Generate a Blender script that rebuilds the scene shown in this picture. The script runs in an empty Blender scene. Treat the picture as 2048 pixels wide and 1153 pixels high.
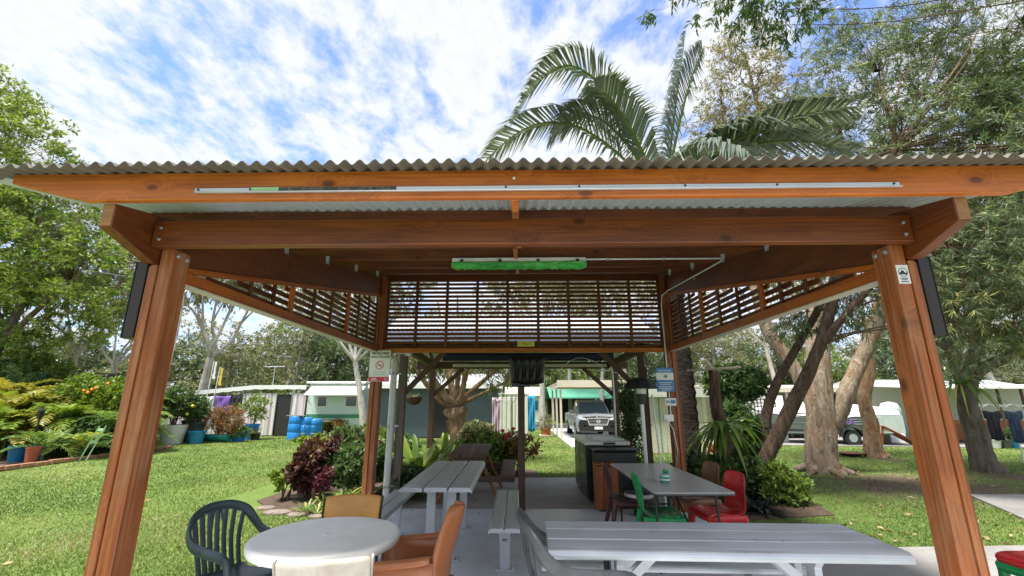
import bpy, bmesh, math, random
import numpy as np
from mathutils import Matrix, Vector
PI = math.pi
SC = bpy.context.scene
COL = SC.collection
random.seed(7)

# ------------------------------------------------------------------ camera
CAM_H = 1.55
F_PX = 885.0                       # focal length in pixels of a 2048 px wide frame
PITCH = math.atan(227.0 / F_PX)
YAW = 0.0066
cam_data = bpy.data.cameras.new('camera')
cam_data.sensor_width = 36.0
cam_data.lens = 36.0 * F_PX / 2048.0
cam_data.clip_start = 0.05
cam_data.clip_end = 3000
cam = bpy.data.objects.new('camera', cam_data)
COL.objects.link(cam)
cam.location = (0, 0, CAM_H)
cam.rotation_euler = (PI / 2 + PITCH, 0, YAW)
SC.camera = cam

# ------------------------------------------------------------------ sky, sun, exposure
SUN_EL, SUN_AZ = math.radians(71), math.radians(228)     # azimuth clockwise from +Y
world = bpy.data.worlds.new('World')
SC.world = world
world.use_nodes = True
wn, wl = world.node_tree.nodes, world.node_tree.links
wn.clear()
w_out = wn.new('ShaderNodeOutputWorld')
w_bg = wn.new('ShaderNodeBackground')
w_bg.inputs['Strength'].default_value = 0.15
w_sky = wn.new('ShaderNodeTexSky')
w_sky.sky_type = 'NISHITA'
w_sky.sun_disc = False
w_sky.sun_elevation = SUN_EL
w_sky.sun_rotation = SUN_AZ
w_sky.air_density = 1.0
w_sky.dust_density = 0.6
w_sky.ozone_density = 4.0
w_tc = wn.new('ShaderNodeTexCoord')
w_sep = wn.new('ShaderNodeSeparateXYZ')
wl.new(w_tc.outputs['Generated'], w_sep.inputs[0])
def wmath(op, a, b=None, clamp=False):
    n = wn.new('ShaderNodeMath'); n.operation = op; n.use_clamp = clamp
    for i, v in enumerate((a, b)):
        if v is None: continue
        if isinstance(v, (int, float)): n.inputs[i].default_value = v
        else: wl.new(v, n.inputs[i])
    return n.outputs[0]
zc = wmath('ADD', wmath('MAXIMUM', w_sep.outputs[2], 0.0), 0.16)
w_cmb = wn.new('ShaderNodeCombineXYZ')
wl.new(wmath('DIVIDE', w_sep.outputs[0], zc), w_cmb.inputs[0])
wl.new(wmath('DIVIDE', w_sep.outputs[1], zc), w_cmb.inputs[1])
def wnoise(scale, detail, rough, dist, loc, rotz=0.0, sc=(1, 1, 1)):
    mp = wn.new('ShaderNodeMapping')
    mp.inputs['Location'].default_value = loc
    mp.inputs['Rotation'].default_value = (0, 0, rotz)
    mp.inputs['Scale'].default_value = sc
    wl.new(w_cmb.outputs[0], mp.inputs[0])
    n = wn.new('ShaderNodeTexNoise')
    n.inputs['Scale'].default_value = scale
    n.inputs['Detail'].default_value = detail
    n.inputs['Roughness'].default_value = rough
    n.inputs['Distortion'].default_value = dist
    wl.new(mp.outputs[0], n.inputs['Vector'])
    return n.outputs[0]
broad = wnoise(0.9, 3, 0.5, 0.4, (3.1, 0.7, 0), 0.75, (1.0, 0.6, 1))
mott = wnoise(6.2, 8, 0.58, 0.15, (1.3, 4.2, 2), 0.7, (1.25, 0.8, 1))
fine = wnoise(17.0, 6, 0.6, 0.1, (0.3, 9.2, 5), -0.4, (1.0, 0.9, 1))
cov = wmath('ADD', wmath('ADD', wmath('MULTIPLY', broad, 0.90), wmath('MULTIPLY', mott, 1.12)), wmath('MULTIPLY', fine, 0.42))
w_ramp = wn.new('ShaderNodeMapRange')
w_ramp.interpolation_type = 'SMOOTHSTEP'
w_ramp.inputs[1].default_value = 0.91
w_ramp.inputs[2].default_value = 1.30
wl.new(cov, w_ramp.inputs[0])
# thin veil low over the horizon
veil = wn.new('ShaderNodeMapRange')
veil.inputs[1].default_value = 0.0; veil.inputs[2].default_value = 0.55
veil.inputs[3].default_value = 0.45; veil.inputs[4].default_value = 0.06
wl.new(w_sep.outputs[2], veil.inputs[0])
cl = wmath('MAXIMUM', w_ramp.outputs[0], veil.outputs[0], True)
# clouds are a little greyer where they are thickest
thick = wn.new('ShaderNodeMapRange')
thick.inputs[1].default_value = 1.25; thick.inputs[2].default_value = 1.62
thick.inputs[3].default_value = 1.0; thick.inputs[4].default_value = 0.80
wl.new(cov, thick.inputs[0])
w_ccol = wn.new('ShaderNodeMix'); w_ccol.data_type = 'RGBA'; w_ccol.blend_type = 'MULTIPLY'
w_ccol.inputs[0].default_value = 1.0
w_ccol.inputs[6].default_value = (2.55, 2.62, 2.75, 1)
w_g = wn.new('ShaderNodeCombineColor')
for i in range(3): wl.new(thick.outputs[0], w_g.inputs[i])
wl.new(w_g.outputs[0], w_ccol.inputs[7])
w_mix = wn.new('ShaderNodeMix'); w_mix.data_type = 'RGBA'
wl.new(cl, w_mix.inputs[0])
w_deep = wn.new('ShaderNodeMix'); w_deep.data_type = 'RGBA'; w_deep.blend_type = 'MULTIPLY'; w_deep.inputs[0].default_value = 1.0
w_deep.inputs[7].default_value = (0.66, 0.72, 0.88, 1)
wl.new(w_sky.outputs[0], w_deep.inputs[6])
wl.new(w_deep.outputs[2], w_mix.inputs[6])
wl.new(w_ccol.outputs[2], w_mix.inputs[7])
wl.new(w_mix.outputs[2], w_bg.inputs['Color'])
wl.new(w_bg.outputs[0], w_out.inputs['Surface'])

sun_data = bpy.data.lights.new('sun', 'SUN')
sun_data.energy = 3.6
sun_data.angle = math.radians(12)
sun_data.color = (1.0, 0.95, 0.87)
sun = bpy.data.objects.new('sun', sun_data)
COL.objects.link(sun)
sd = Vector((math.sin(SUN_AZ) * math.cos(SUN_EL), math.cos(SUN_AZ) * math.cos(SUN_EL), math.sin(SUN_EL)))
sun.rotation_euler = sd.to_track_quat('Z', 'Y').to_euler()
sun.location = sd * 60

SC.view_settings.view_transform = 'Standard'
SC.view_settings.look = 'None'
SC.view_settings.exposure = 1.4
SC.view_settings.gamma = 1.0
SC.view_settings.use_curve_mapping = False
SC.cycles.max_bounces = 8
SC.cycles.diffuse_bounces = 5
SC.cycles.glossy_bounces = 3
SC.cycles.transmission_bounces = 4
SC.cycles.transparent_max_bounces = 4
SC.cycles.caustics_reflective = False
SC.cycles.caustics_refractive = False
SC.cycles.use_denoising = True

# ------------------------------------------------------------------ pixel -> place helpers (2048 x 1153 photograph pixels)
_cp, _sp = math.cos(PITCH), math.sin(PITCH)
def ray(px, py):
    u, v = (px - 1024) / F_PX, (576.5 - py) / F_PX
    x, y, z = u, _cp - v * _sp, _sp + v * _cp
    c, s = math.cos(YAW), math.sin(YAW)
    return Vector((c * x - s * y, s * x + c * y, z))
def on_z(px, py, z=0.0):
    d = ray(px, py); t = (z - CAM_H) / d.z
    return Vector((d.x * t, d.y * t, z))
def on_y(px, py, Y):
    d = ray(px, py); t = Y / d.y
    return Vector((d.x * t, Y, CAM_H + d.z * t))
def on_x(px, py, X):
    d = ray(px, py); t = X / d.x
    return Vector((X, d.y * t, CAM_H + d.z * t))

# ------------------------------------------------------------------ object helpers
def tag(o, label=None, cat=None, group=None, kind=None):
    if label: o['label'] = label
    if cat: o['category'] = cat
    if group: o['group'] = group
    if kind: o['kind'] = kind
    return o
def thing(name, label, cat, loc=(0, 0, 0), rz=0.0, group=None, kind=None):
    o = bpy.data.objects.new(name, None); COL.objects.link(o)
    o.empty_display_size = 0.2
    o.location = loc; o.rotation_euler = (0, 0, rz)
    return tag(o, label, cat, group, kind)
def chain(o, incl_root=True):
    """matrix of o built from its parents; without the root when incl_root is False"""
    m = Matrix.Identity(4)
    while o is not None:
        if o.parent is None and not incl_root: break
        m = o.matrix_basis @ m
        o = o.parent
    return m
def attach(o, parent, m, local):
    """put o at matrix m (world, or in the root's own frame when local)"""
    if parent is None:
        o.matrix_basis = m
    else:
        o.parent = parent
        o.matrix_basis = chain(parent, not local).inverted() @ m
def copy_tree(o, parent=None):
    c = o.copy(); COL.objects.link(c); c.parent = parent
    for ch in o.children: copy_tree(ch, c)
    return c
def add_mods(o, bevel=0, seg=2, solid=0, subsurf=0):
    if solid:
        m = o.modifiers.new('solid', 'SOLIDIFY'); m.thickness = solid; m.offset = 0
    if subsurf:
        m = o.modifiers.new('sub', 'SUBSURF'); m.levels = subsurf; m.render_levels = subsurf
    if bevel:
        m = o.modifiers.new('bevel', 'BEVEL'); m.width = bevel; m.segments = seg; m.limit_method = 'ANGLE'
        m.angle_limit = math.radians(40)
def frame_of(d, up=Vector((0, 0, 1))):
    d = Vector(d).normalized()
    if abs(d.dot(up)) > 0.98: up = Vector((0, 1, 0))
    s = up.cross(d).normalized()
    return d, s, d.cross(s).normalized()
class MB:
    """collects simple shapes and links them as ONE mesh object"""
    def __init__(self): self.v, self.f = [], []
    def add(self, vs, fs):
        k = len(self.v); self.v += [tuple(p) for p in vs]
        self.f += [tuple(i + k for i in f) for f in fs]; return self
    def box(self, a, b):
        (x0, y0, z0), (x1, y1, z1) = a, b
        return self.add([(x0, y0, z0), (x1, y0, z0), (x1, y1, z0), (x0, y1, z0), (x0, y0, z1), (x1, y0, z1), (x1, y1, z1), (x0, y1, z1)],
                        [(0, 3, 2, 1), (4, 5, 6, 7), (0, 1, 5, 4), (1, 2, 6, 5), (2, 3, 7, 6), (3, 0, 4, 7)])
    def cbox(self, c, s):
        return self.box([c[i] - s[i] / 2 for i in range(3)], [c[i] + s[i] / 2 for i in range(3)])
    def bar(self, p0, p1, w, h, up=(0, 0, 1)):
        p0, p1 = Vector(p0), Vector(p1)
        d, s, u = frame_of(p1 - p0, Vector(up))
        vs = [p + s * (a * w / 2) + u * (b * h / 2) for p in (p0, p1) for a, b in ((-1, -1), (1, -1), (1, 1), (-1, 1))]
        return self.add(vs, [(0, 1, 2, 3), (7, 6, 5, 4), (0, 4, 5, 1), (1, 5, 6, 2), (2, 6, 7, 3), (3, 7, 4, 0)])
    def tube(self, pts, r, n=10, cap=True, flat=None, up=(0, 0, 1)):
        """swept round (or flat=(a,b) elliptic scale) section along pts; r one number or a list"""
        pts = [Vector(p) for p in pts]
        rs = r if isinstance(r, (list, tuple)) else [r] * len(pts)
        fa, fb = flat or (1, 1)
        k = len(self.v); U = Vector(up)
        for i, p in enumerate(pts):
            d = (pts[min(i + 1, len(pts) - 1)] - pts[max(i - 1, 0)]).normalized()
            s = U.cross(d)
            if s.length < 0.05: s = Vector((1, 0, 0)).cross(d) if abs(d.x) < 0.9 else Vector((0, 1, 0)).cross(d)
            s.normalize(); w = d.cross(s).normalized()
            for j in range(n):
                a = 2 * PI * j / n
                self.v.append(tuple(p + s * (math.cos(a) * rs[i] * fa) + w * (math.sin(a) * rs[i] * fb)))
        for i in range(len(pts) - 1):
            for j in range(n):
                a, b = k + i * n + j, k + i * n + (j + 1) % n
                self.f.append((a, b, b + n, a + n))
        if cap:
            self.f.append(tuple(k + j for j in range(n))[::-1])
            e = k + (len(pts) - 1) * n
            self.f.append(tuple(e + j for j in range(n)))
        return self
    def lathe(self, prof, c=(0, 0, 0), n=24, sx=1.0, sy=1.0, cap=True):
        k = len(self.v)
        for r, z in prof:
            for j in range(n):
                a = 2 * PI * j / n
                self.v.append((c[0] + r * sx * math.cos(a), c[1] + r * sy * math.sin(a), c[2] + z))
        for i in range(len(prof) - 1):
            for j in range(n):
                a, b = k + i * n + j, k + i * n + (j + 1) % n
                self.f.append((a, b, b + n, a + n))
        if cap:
            self.f.append(tuple(k + j for j in range(n))[::-1])
            e = k + (len(prof) - 1) * n
            self.f.append(tuple(e + j for j in range(n)))
        return self
    def prism(self, poly, axis, a, b):
        """poly of 2-D points extruded along axis from a to b"""
        n = len(poly)
        def mk(p, t):
            q = list(p); q.insert(axis, t); return tuple(q)
        vs = [mk(p, a) for p in poly] + [mk(p, b) for p in poly]
        fs = [tuple(range(n))[::-1], tuple(range(n, 2 * n))] + [(i, (i + 1) % n, n + (i + 1) % n, n + i) for i in range(n)]
        return self.add(vs, fs)
    def grid(self, rows, closed=False):
        n = len(rows[0]); vs = [p for r in rows for p in r]
        fs = []
        for i in range(len(rows) - 1):
            for j in range(n if closed else n - 1):
                a, b = i * n + j, i * n + (j + 1) % n
                fs.append((a, b, b + n, a + n))
        return self.add(vs, fs)
    def build(self, name, mat, parent=None, local=False, smooth=None, bevel=0, seg=2, solid=0, subsurf=0):
        me = bpy.data.meshes.new(name)
        V = np.array(self.v, float)
        lo, hi = V.min(0), V.max(0)
        c = np.array([(lo[0] + hi[0]) / 2, (lo[1] + hi[1]) / 2, lo[2]])
        me.from_pydata([tuple(p) for p in (V - c)], [], self.f)
        bm = bmesh.new(); bm.from_mesh(me)
        bmesh.ops.recalc_face_normals(bm, faces=bm.faces); bm.to_mesh(me); bm.free()
        if mat is not None: me.materials.append(mat)
        if smooth is not None:
            for p in me.polygons: p.use_smooth = True
            if smooth < 179: me.set_sharp_from_angle(angle=math.radians(smooth))
        o = bpy.data.objects.new(name, me); COL.objects.link(o)
        attach(o, parent, Matrix.Translation(Vector(c)), local)
        add_mods(o, bevel, seg, solid, subsurf)
        return o
_beam_cache = {}
def beam(name, p0, p1, w, h, mat, parent=None, local=False, up=(0, 0, 1), bevel=0.004):
    """a plank whose own X axis runs along it, so wood grain follows it"""
    p0, p1 = Vector(p0), Vector(p1)
    L = (p1 - p0).length
    key = (round(L, 3), round(w, 4), round(h, 4), mat.name, name)
    if key not in _beam_cache:
        mb = MB().cbox((0, 0, 0), (L, w, h))
        me = bpy.data.meshes.new(name); me.from_pydata(mb.v, [], mb.f); me.materials.append(mat)
        _beam_cache[key] = me
    o = bpy.data.objects.new(name, _beam_cache[key]); COL.objects.link(o)
    d, s, u = frame_of(p1 - p0, Vector(up))
    m = Matrix((d, s, u)).transposed().to_4x4(); m.translation = (p0 + p1) / 2
    attach(o, parent, m, local)
    add_mods(o, bevel, 1)
    return o
def shaped_beam(name, poly, axis_x, a, b, mat, parent, bevel=0.004):
    """poly in (Y,Z) extruded in X, with the object's own X along world Y so the grain runs along it"""
    mb = MB().prism([(y, z) for y, z in poly], 0, a, b)
    V = np.array(mb.v); c = V.mean(0)
    L = V - c
    loc = [(p[1], -p[0], p[2]) for p in L]          # own X = world Y, own Y = -world X
    me = bpy.data.meshes.new(name); me.from_pydata(loc, [], mb.f); me.materials.append(mat)
    bm = bmesh.new(); bm.from_mesh(me); bmesh.ops.recalc_face_normals(bm, faces=bm.faces); bm.to_mesh(me); bm.free()
    o = bpy.data.objects.new(name, me); COL.objects.link(o)
    m = Matrix.Rotation(PI / 2, 4, 'Z'); m.translation = Vector(c)
    attach(o, parent, m, False); add_mods(o, bevel, 1)
    return o
def lettering(text, size, mat, parent, m, name='lettering', align='CENTER', local=False, bold=0.0):
    cu = bpy.data.curves.new(name, 'FONT'); cu.body = text; cu.size = size; cu.align_x = align; cu.align_y = 'CENTER'
    cu.extrude = 0.0006; cu.offset = bold; cu.resolution_u = 3
    cu.materials.append(mat)
    tmp = bpy.data.objects.new('tmp', cu)
    me = bpy.data.meshes.new_from_object(tmp)
    bpy.data.objects.remove(tmp); bpy.data.curves.remove(cu)
    me.name = name
    if not me.materials: me.materials.append(mat)
    o = bpy.data.objects.new(name, me); COL.objects.link(o)
    attach(o, parent, m, local); return o
def facing_cam(loc, rz=0.0):
    """upright sheet frame: own X = +X, own Y = up, own Z = toward -Y; turned by rz"""
    return Matrix.Translation(Vector(loc)) @ Matrix.Rotation(rz, 4, 'Z') @ Matrix.Rotation(PI / 2, 4, 'X')

# ------------------------------------------------------------------ materials
MATS = {}
class NT:
    def __init__(self, name):
        self.m = bpy.data.materials.new(name); self.m.use_nodes = True
        self.n, self.l = self.m.node_tree.nodes, self.m.node_tree.links
        self.b = self.n['Principled BSDF']; self.out = self.n['Material Output']
        MATS[name] = self.m
    def new(self, t): return self.n.new('ShaderNode' + t)
    def set(self, sock, v):
        if hasattr(v, 'is_linked') or isinstance(v, bpy.types.NodeSocket): self.l.new(v, sock)
        elif isinstance(v, (tuple, list)) and len(v) == 3 and len(sock.default_value) == 4: sock.default_value = (*v, 1)
        else: sock.default_value = v
    def math(self, op, a, b=0.0, clamp=False):
        n = self.new('Math'); n.operation = op; n.use_clamp = clamp
        self.set(n.inputs[0], a); self.set(n.inputs[1], b); return n.outputs[0]
    def coords(self, kind='Object', scale=(1, 1, 1), rnd=0.0, loc=(0, 0, 0), rot=(0, 0, 0)):
        tc = self.new('TexCoord'); v = tc.outputs[kind]
        if rnd:
            oi = self.new('ObjectInfo')
            a = self.new('VectorMath'); a.operation = 'ADD'
            cm = self.new('CombineXYZ')
            for i, k in enumerate((rnd, rnd * 0.37, rnd * 0.71)): self.l.new(self.math('MULTIPLY', oi.outputs['Random'], k), cm.inputs[i])
            self.l.new(v, a.inputs[0]); self.l.new(cm.outputs[0], a.inputs[1]); v = a.outputs[0]
        mp = self.new('Mapping'); self.l.new(v, mp.inputs[0])
        mp.inputs['Scale'].default_value = scale; mp.inputs['Location'].default_value = loc; mp.inputs['Rotation'].default_value = rot
        return mp.outputs[0]
    def geo(self, scale=(1, 1, 1)):
        g = self.new('NewGeometry'); mp = self.new('Mapping'); self.l.new(g.outputs['Position'], mp.inputs[0])
        mp.inputs['Scale'].default_value = scale; return mp.outputs[0]
    def noise(self, vec, scale=5, detail=4, rough=0.5, dist=0.0):
        n = self.new('TexNoise'); self.l.new(vec, n.inputs['Vector'])
        n.inputs['Scale'].default_value = scale; n.inputs['Detail'].default_value = detail
        n.inputs['Roughness'].default_value = rough; n.inputs['Distortion'].default_value = dist
        return n.outputs[0]
    def rng(self, v, a, b, c=0.0, d=1.0):
        n = self.new('MapRange'); self.set(n.inputs[0], v)
        for i, k in enumerate((a, b, c, d)): n.inputs[i + 1].default_value = k
        return n.outputs[0]
    def ramp(self, v, stops):
        n = self.new('ValToRGB'); self.l.new(v, n.inputs[0]); e = n.color_ramp.elements
        while len(e) < len(stops): e.new(0.5)
        for i, (p, c) in enumerate(stops): e[i].position = p; e[i].color = (*c, 1)
        return n.outputs[0]
    def mix(self, f, a, b, mode='MIX'):
        n = self.new('Mix'); n.data_type = 'RGBA'; n.blend_type = mode
        self.set(n.inputs[0], f); self.set(n.inputs[6], a); self.set(n.inputs[7], b); return n.outputs[2]
    def bump(self, h, strength=0.3, dist=0.01):
        n = self.new('Bump'); n.inputs['Strength'].default_value = strength; n.inputs['Distance'].default_value = dist
        self.l.new(h, n.inputs['Height']); self.l.new(n.outputs[0], self.b.inputs['Normal'])
    def fin(self, col, rough=0.5, metal=0.0, spec=None):
        self.set(self.b.inputs['Base Color'], col); self.set(self.b.inputs['Roughness'], rough)
        self.set(self.b.inputs['Metallic'], metal)
        if spec is not None: self.b.inputs['Specular IOR Level'].default_value = spec
        return self.m
def m_plain(name, col, rough=0.5, metal=0.0, var=0.12, scale=6.0, bump=0.0, spec=None, dirt=0.0, dirtcol=(0.12, 0.10, 0.08)):
    t = NT(name); v = t.coords('Object', rnd=20)
    n = t.noise(v, scale, 5, 0.6)
    lo = tuple(max(0, c * (1 - var)) for c in col); hi = tuple(min(1, c * (1 + var)) for c in col)
    c = t.ramp(n, [(0.3, lo), (0.7, hi)])
    if dirt:
        d = t.noise(v, scale * 0.45, 8, 0.7, 0.4)
        c = t.mix(t.rng(d, 0.48, 0.75, 0, dirt), c, dirtcol)
    r = t.rng(n, 0.3, 0.7, max(0.02, rough - 0.07), min(1, rough + 0.07))
    if bump: t.bump(t.noise(v, scale * 5, 4, 0.6), bump, 0.004)
    return t.fin(c, r, metal, spec)
def m_wood(name, light, mid, dark, rough=0.5, weather=0.0, grey=(0.30, 0.25, 0.21), knots=1.0, bump=0.10):
    t = NT(name)
    base = t.coords('Object', rnd=37)
    kv = t.coords('Object', (3.3, 0.4, 6.5), rnd=37)
    vo = t.new('TexVoronoi'); vo.inputs['Scale'].default_value = 1.0; vo.inputs['Randomness'].default_value = 1.0
    t.l.new(kv, vo.inputs['Vector'])
    kd = vo.outputs['Distance']
    vsel = t.new('SeparateColor'); t.l.new(vo.outputs['Color'], vsel.inputs[0])
    on = t.math('GREATER_THAN', vsel.outputs[0], 0.5)
    # grain lines bend round the knots
    bend = t.math('MULTIPLY', t.rng(kd, 0.0, 0.5, 1.0, 0.0), on)
    g1 = t.coords('Object', (0.7, 9, 9), rnd=37)
    av = t.new('VectorMath'); av.operation = 'ADD'
    cm = t.new('CombineXYZ'); t.l.new(t.math('MULTIPLY', bend, 0.9), cm.inputs[1]); t.l.new(t.math('MULTIPLY', bend, 0.7), cm.inputs[2])
    t.l.new(g1, av.inputs[0]); t.l.new(cm.outputs[0], av.inputs[1])
    n1 = t.noise(av.outputs[0], 1.6, 5, 0.55, 0.9)
    wv = t.new('TexWave'); wv.wave_type = 'RINGS'; wv.rings_direction = 'X'
    wv.inputs['Scale'].default_value = 1.5; wv.inputs['Distortion'].default_value = 5.0; wv.inputs['Detail'].default_value = 3; wv.inputs['Detail Scale'].default_value = 0.7
    t.l.new(av.outputs[0], wv.inputs['Vector'])
    n2 = t.noise(t.coords('Object', (2.0, 90, 90), rnd=11), 1.0, 3, 0.6)
    f = t.math('ADD', t.math('MULTIPLY', n1, 0.62), t.math('ADD', t.math('MULTIPLY', wv.outputs['Fac'], 0.09), t.math('MULTIPLY', n2, 0.29)))
    col = t.ramp(f, [(0.32, dark), (0.5, mid), (0.68, light)])
    # broad blotches of stain
    bl = t.noise(t.coords('Object', (1.2, 3, 3), rnd=5), 1.3, 4, 0.6)
    col = t.mix(t.rng(bl, 0.35, 0.75, 0.0, 0.45), col, mid)
    col = t.mix(1.0, col, t.ramp(bl, [(0.2, (0.72, 0.68, 0.66)), (0.75, (1.15, 1.1, 1.05))]), 'MULTIPLY')
    if knots:
        k = t.math('MULTIPLY', t.rng(kd, 0.09, 0.15, 1.0, 0.0), on)
        col = t.mix(t.math('MULTIPLY', k, 0.85 * knots), col, tuple(c * 0.22 for c in dark))
        halo = t.math('MULTIPLY', t.rng(kd, 0.12, 0.32, 0.5, 0.0), on)
        col = t.mix(t.math('MULTIPLY', halo, 0.6 * knots), col, dark)
    if weather:
        wn_ = t.noise(t.coords('Object', (0.8, 22, 22), rnd=9), 1.4, 6, 0.65, 0.3)
        wb = t.noise(t.coords('Object', (1.3, 2, 2), rnd=3), 1.5, 3, 0.5)
        wf = t.math('MULTIPLY', t.rng(wn_, 0.42, 0.68, 0, 1), t.rng(wb, 0.35, 0.65, 0.25, 1))
        col = t.mix(t.math('MULTIPLY', wf, weather), col, grey)
        cr = t.noise(t.coords('Object', (0.55, 42, 42), rnd=23), 1.0, 3, 0.6, 0.2)
        col = t.mix(t.rng(cr, 0.64, 0.69, 0, 0.75), col, tuple(c * 0.35 for c in dark))
        gm = t.noise(t.coords('Object', (2.5, 5, 5), rnd=31), 2.0, 7, 0.7, 0.6)
        col = t.mix(t.rng(gm, 0.56, 0.74, 0, 0.45), col, tuple(c * 0.8 for c in dark))
    oi = t.new('ObjectInfo')
    col = t.mix(1.0, col, t.ramp(oi.outputs['Random'], [(0.0, (0.72, 0.68, 0.66)), (0.5, (1.0, 1.0, 0.95)), (1.0, (1.20, 1.24, 1.15))]), 'MULTIPLY')
    t.bump(f, bump, 0.004)
    return t.fin(col, t.rng(n2, 0.3, 0.7, rough - 0.08, rough + 0.14))
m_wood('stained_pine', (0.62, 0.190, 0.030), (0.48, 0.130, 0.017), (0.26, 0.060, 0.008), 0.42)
m_wood('stained_pine_shaded', (0.205, 0.058, 0.010), (0.130, 0.034, 0.006), (0.058, 0.014, 0.003), 0.42, knots=0.9)  # same pine, its colour darkened to paint in the shade under the roof
m_wood('stained_pine_worn', (0.39, 0.115, 0.028), (0.29, 0.077, 0.017), (0.13, 0.031, 0.008), 0.5, weather=0.8, grey=(0.38, 0.215, 0.115), bump=0.45)
m_wood('end_grain', (0.48, 0.27, 0.14), (0.40, 0.21, 0.10), (0.25, 0.12, 0.05), 0.7, knots=0)
m_wood('grey_post_wood', (0.30, 0.27, 0.24), (0.22, 0.19, 0.165), (0.11, 0.09, 0.075), 0.8, weather=0.5, grey=(0.34, 0.33, 0.31))
m_wood('brown_post_wood', (0.13, 0.075, 0.05), (0.09, 0.05, 0.033), (0.045, 0.025, 0.017), 0.6, knots=0.4)
m_wood('picnic_wood', (0.16, 0.085, 0.062), (0.115, 0.062, 0.046), (0.06, 0.032, 0.025), 0.6, knots=0.3, weather=0.3, grey=(0.2, 0.16, 0.14))
m_wood('crate_wood', (0.42, 0.14, 0.035), (0.30, 0.085, 0.02), (0.14, 0.035, 0.009), 0.45)
def m_alu(name, col=(0.72, 0.74, 0.77), rough=0.38):
    t = NT(name)
    s = t.noise(t.coords('Object', (0.35, 130, 130), rnd=9), 1.0, 2, 0.5)
    b = t.noise(t.coords('Object', (2, 3, 3), rnd=4), 1.5, 5, 0.6)
    c = t.mix(1.0, t.ramp(s, [(0.3, tuple(k * 0.78 for k in col)), (0.7, tuple(k * 1.05 for k in col))]), t.ramp(b, [(0.3, (0.86, 0.86, 0.87)), (0.7, (1.05, 1.05, 1.05))]), 'MULTIPLY')
    t.bump(s, 0.12, 0.002)
    return t.fin(c, t.rng(b, 0.3, 0.7, rough - 0.06, rough + 0.12), 0.5)
m_alu('aluminium', (0.62, 0.65, 0.69), 0.32); m_plain('aluminium_leg', (0.50, 0.53, 0.57), 0.45, 0.35, 0.06, 3); m_alu('stainless', (0.62, 0.61, 0.58), 0.28)
m_plain('galvanised', (0.52, 0.54, 0.55), 0.42, 0.8, 0.15, 30)
m_plain('white_paint', (0.76, 0.77, 0.76), 0.45, 0, 0.06, 4, dirt=0.25, dirtcol=(0.45, 0.43, 0.38))
m_plain('white_plastic', (0.86, 0.85, 0.81), 0.35, 0, 0.06, 3, dirt=0.4, dirtcol=(0.55, 0.52, 0.46))
m_plain('beige_vinyl', (0.60, 0.54, 0.46), 0.5, 0, 0.12, 9, bump=0.12, dirt=0.85, dirtcol=(0.34, 0.26, 0.19))
m_plain('tan_vinyl', (0.62, 0.31, 0.075), 0.35, 0, 0.15, 5, bump=0.08, dirt=0.3, dirtcol=(0.34, 0.14, 0.03))
m_plain('brown_plastic', (0.36, 0.125, 0.048), 0.33, 0, 0.10, 4, bump=0.03, dirt=0.3, dirtcol=(0.24, 0.08, 0.035))
m_plain('maroon_plastic', (0.072, 0.024, 0.022), 0.35, 0, 0.15, 6)
m_plain('tan_plastic', (0.21, 0.095, 0.045), 0.4, 0, 0.15, 6)
m_plain('green_plastic', (0.010, 0.30, 0.085), 0.28, 0, 0.12, 5)
m_plain('red_plastic', (0.60, 0.020, 0.022), 0.28, 0, 0.12, 5)
m_plain('dark_green_plastic', (0.035, 0.060, 0.066), 0.38, 0, 0.22, 7, bump=0.05, dirt=0.4, dirtcol=(0.10, 0.125, 0.13))
m_plain('grey_plastic', (0.062, 0.068, 0.074), 0.45, 0, 0.25, 7, bump=0.08, dirt=0.5, dirtcol=(0.13, 0.14, 0.145))
m_plain('black_plastic', (0.012, 0.012, 0.013), 0.35, 0, 0.3, 8)
m_plain('black_quilt', (0.010, 0.010, 0.011), 0.32, 0, 0.3, 14, bump=0.5)
m_plain('dark_panel', (0.020, 0.013, 0.011), 0.4, 0, 0.25, 6)
m_plain('dark_metal', (0.05, 0.05, 0.05), 0.45, 0.6, 0.2, 9)
m_plain('rust', (0.14, 0.05, 0.025), 0.8, 0.2, 0.4, 9)
m_plain('grey_table_top', (0.40, 0.385, 0.37), 0.32, 0, 0.10, 40, dirt=0.2, dirtcol=(0.28, 0.27, 0.25))
m_plain('navy_canvas', (0.012, 0.018, 0.045), 0.7, 0, 0.2, 10)
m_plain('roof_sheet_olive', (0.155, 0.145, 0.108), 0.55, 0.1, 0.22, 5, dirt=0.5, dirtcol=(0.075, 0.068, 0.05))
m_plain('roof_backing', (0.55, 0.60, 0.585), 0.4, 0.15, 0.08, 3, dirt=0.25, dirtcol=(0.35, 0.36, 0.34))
m_plain('roof_zinc', (0.50, 0.53, 0.54), 0.45, 0.3, 0.10, 2, dirt=0.3, dirtcol=(0.3, 0.3, 0.28))
m_plain('green_tape', (0.36, 0.56, 0.30), 0.6, 0, 0.1, 12)
m_plain('dark_residue', (0.055, 0.055, 0.05), 0.7, 0, 0.5, 60, dirt=0.7, dirtcol=(0.30, 0.30, 0.28))
m_plain('sign_white', (0.74, 0.74, 0.73), 0.4, 0, 0.03, 3)
m_plain('sign_red', (0.60, 0.025, 0.045), 0.4, 0, 0.05, 3)
m_plain('sign_blue', (0.045, 0.20, 0.46), 0.4, 0, 0.08, 3)
m_plain('sign_black', (0.02, 0.02, 0.022), 0.5, 0, 0.05, 3)
m_plain('sign_green', (0.02, 0.25, 0.09), 0.5, 0, 0.05, 3)
m_plain('sign_grey', (0.30, 0.31, 0.32), 0.5, 0, 0.05, 3)
m_plain('plaque_yellow', (0.62, 0.56, 0.10), 0.4, 0, 0.08, 6)
m_plain('shade_olive', (0.20, 0.19, 0.03), 0.6, 0, 0.1, 6)
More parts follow.
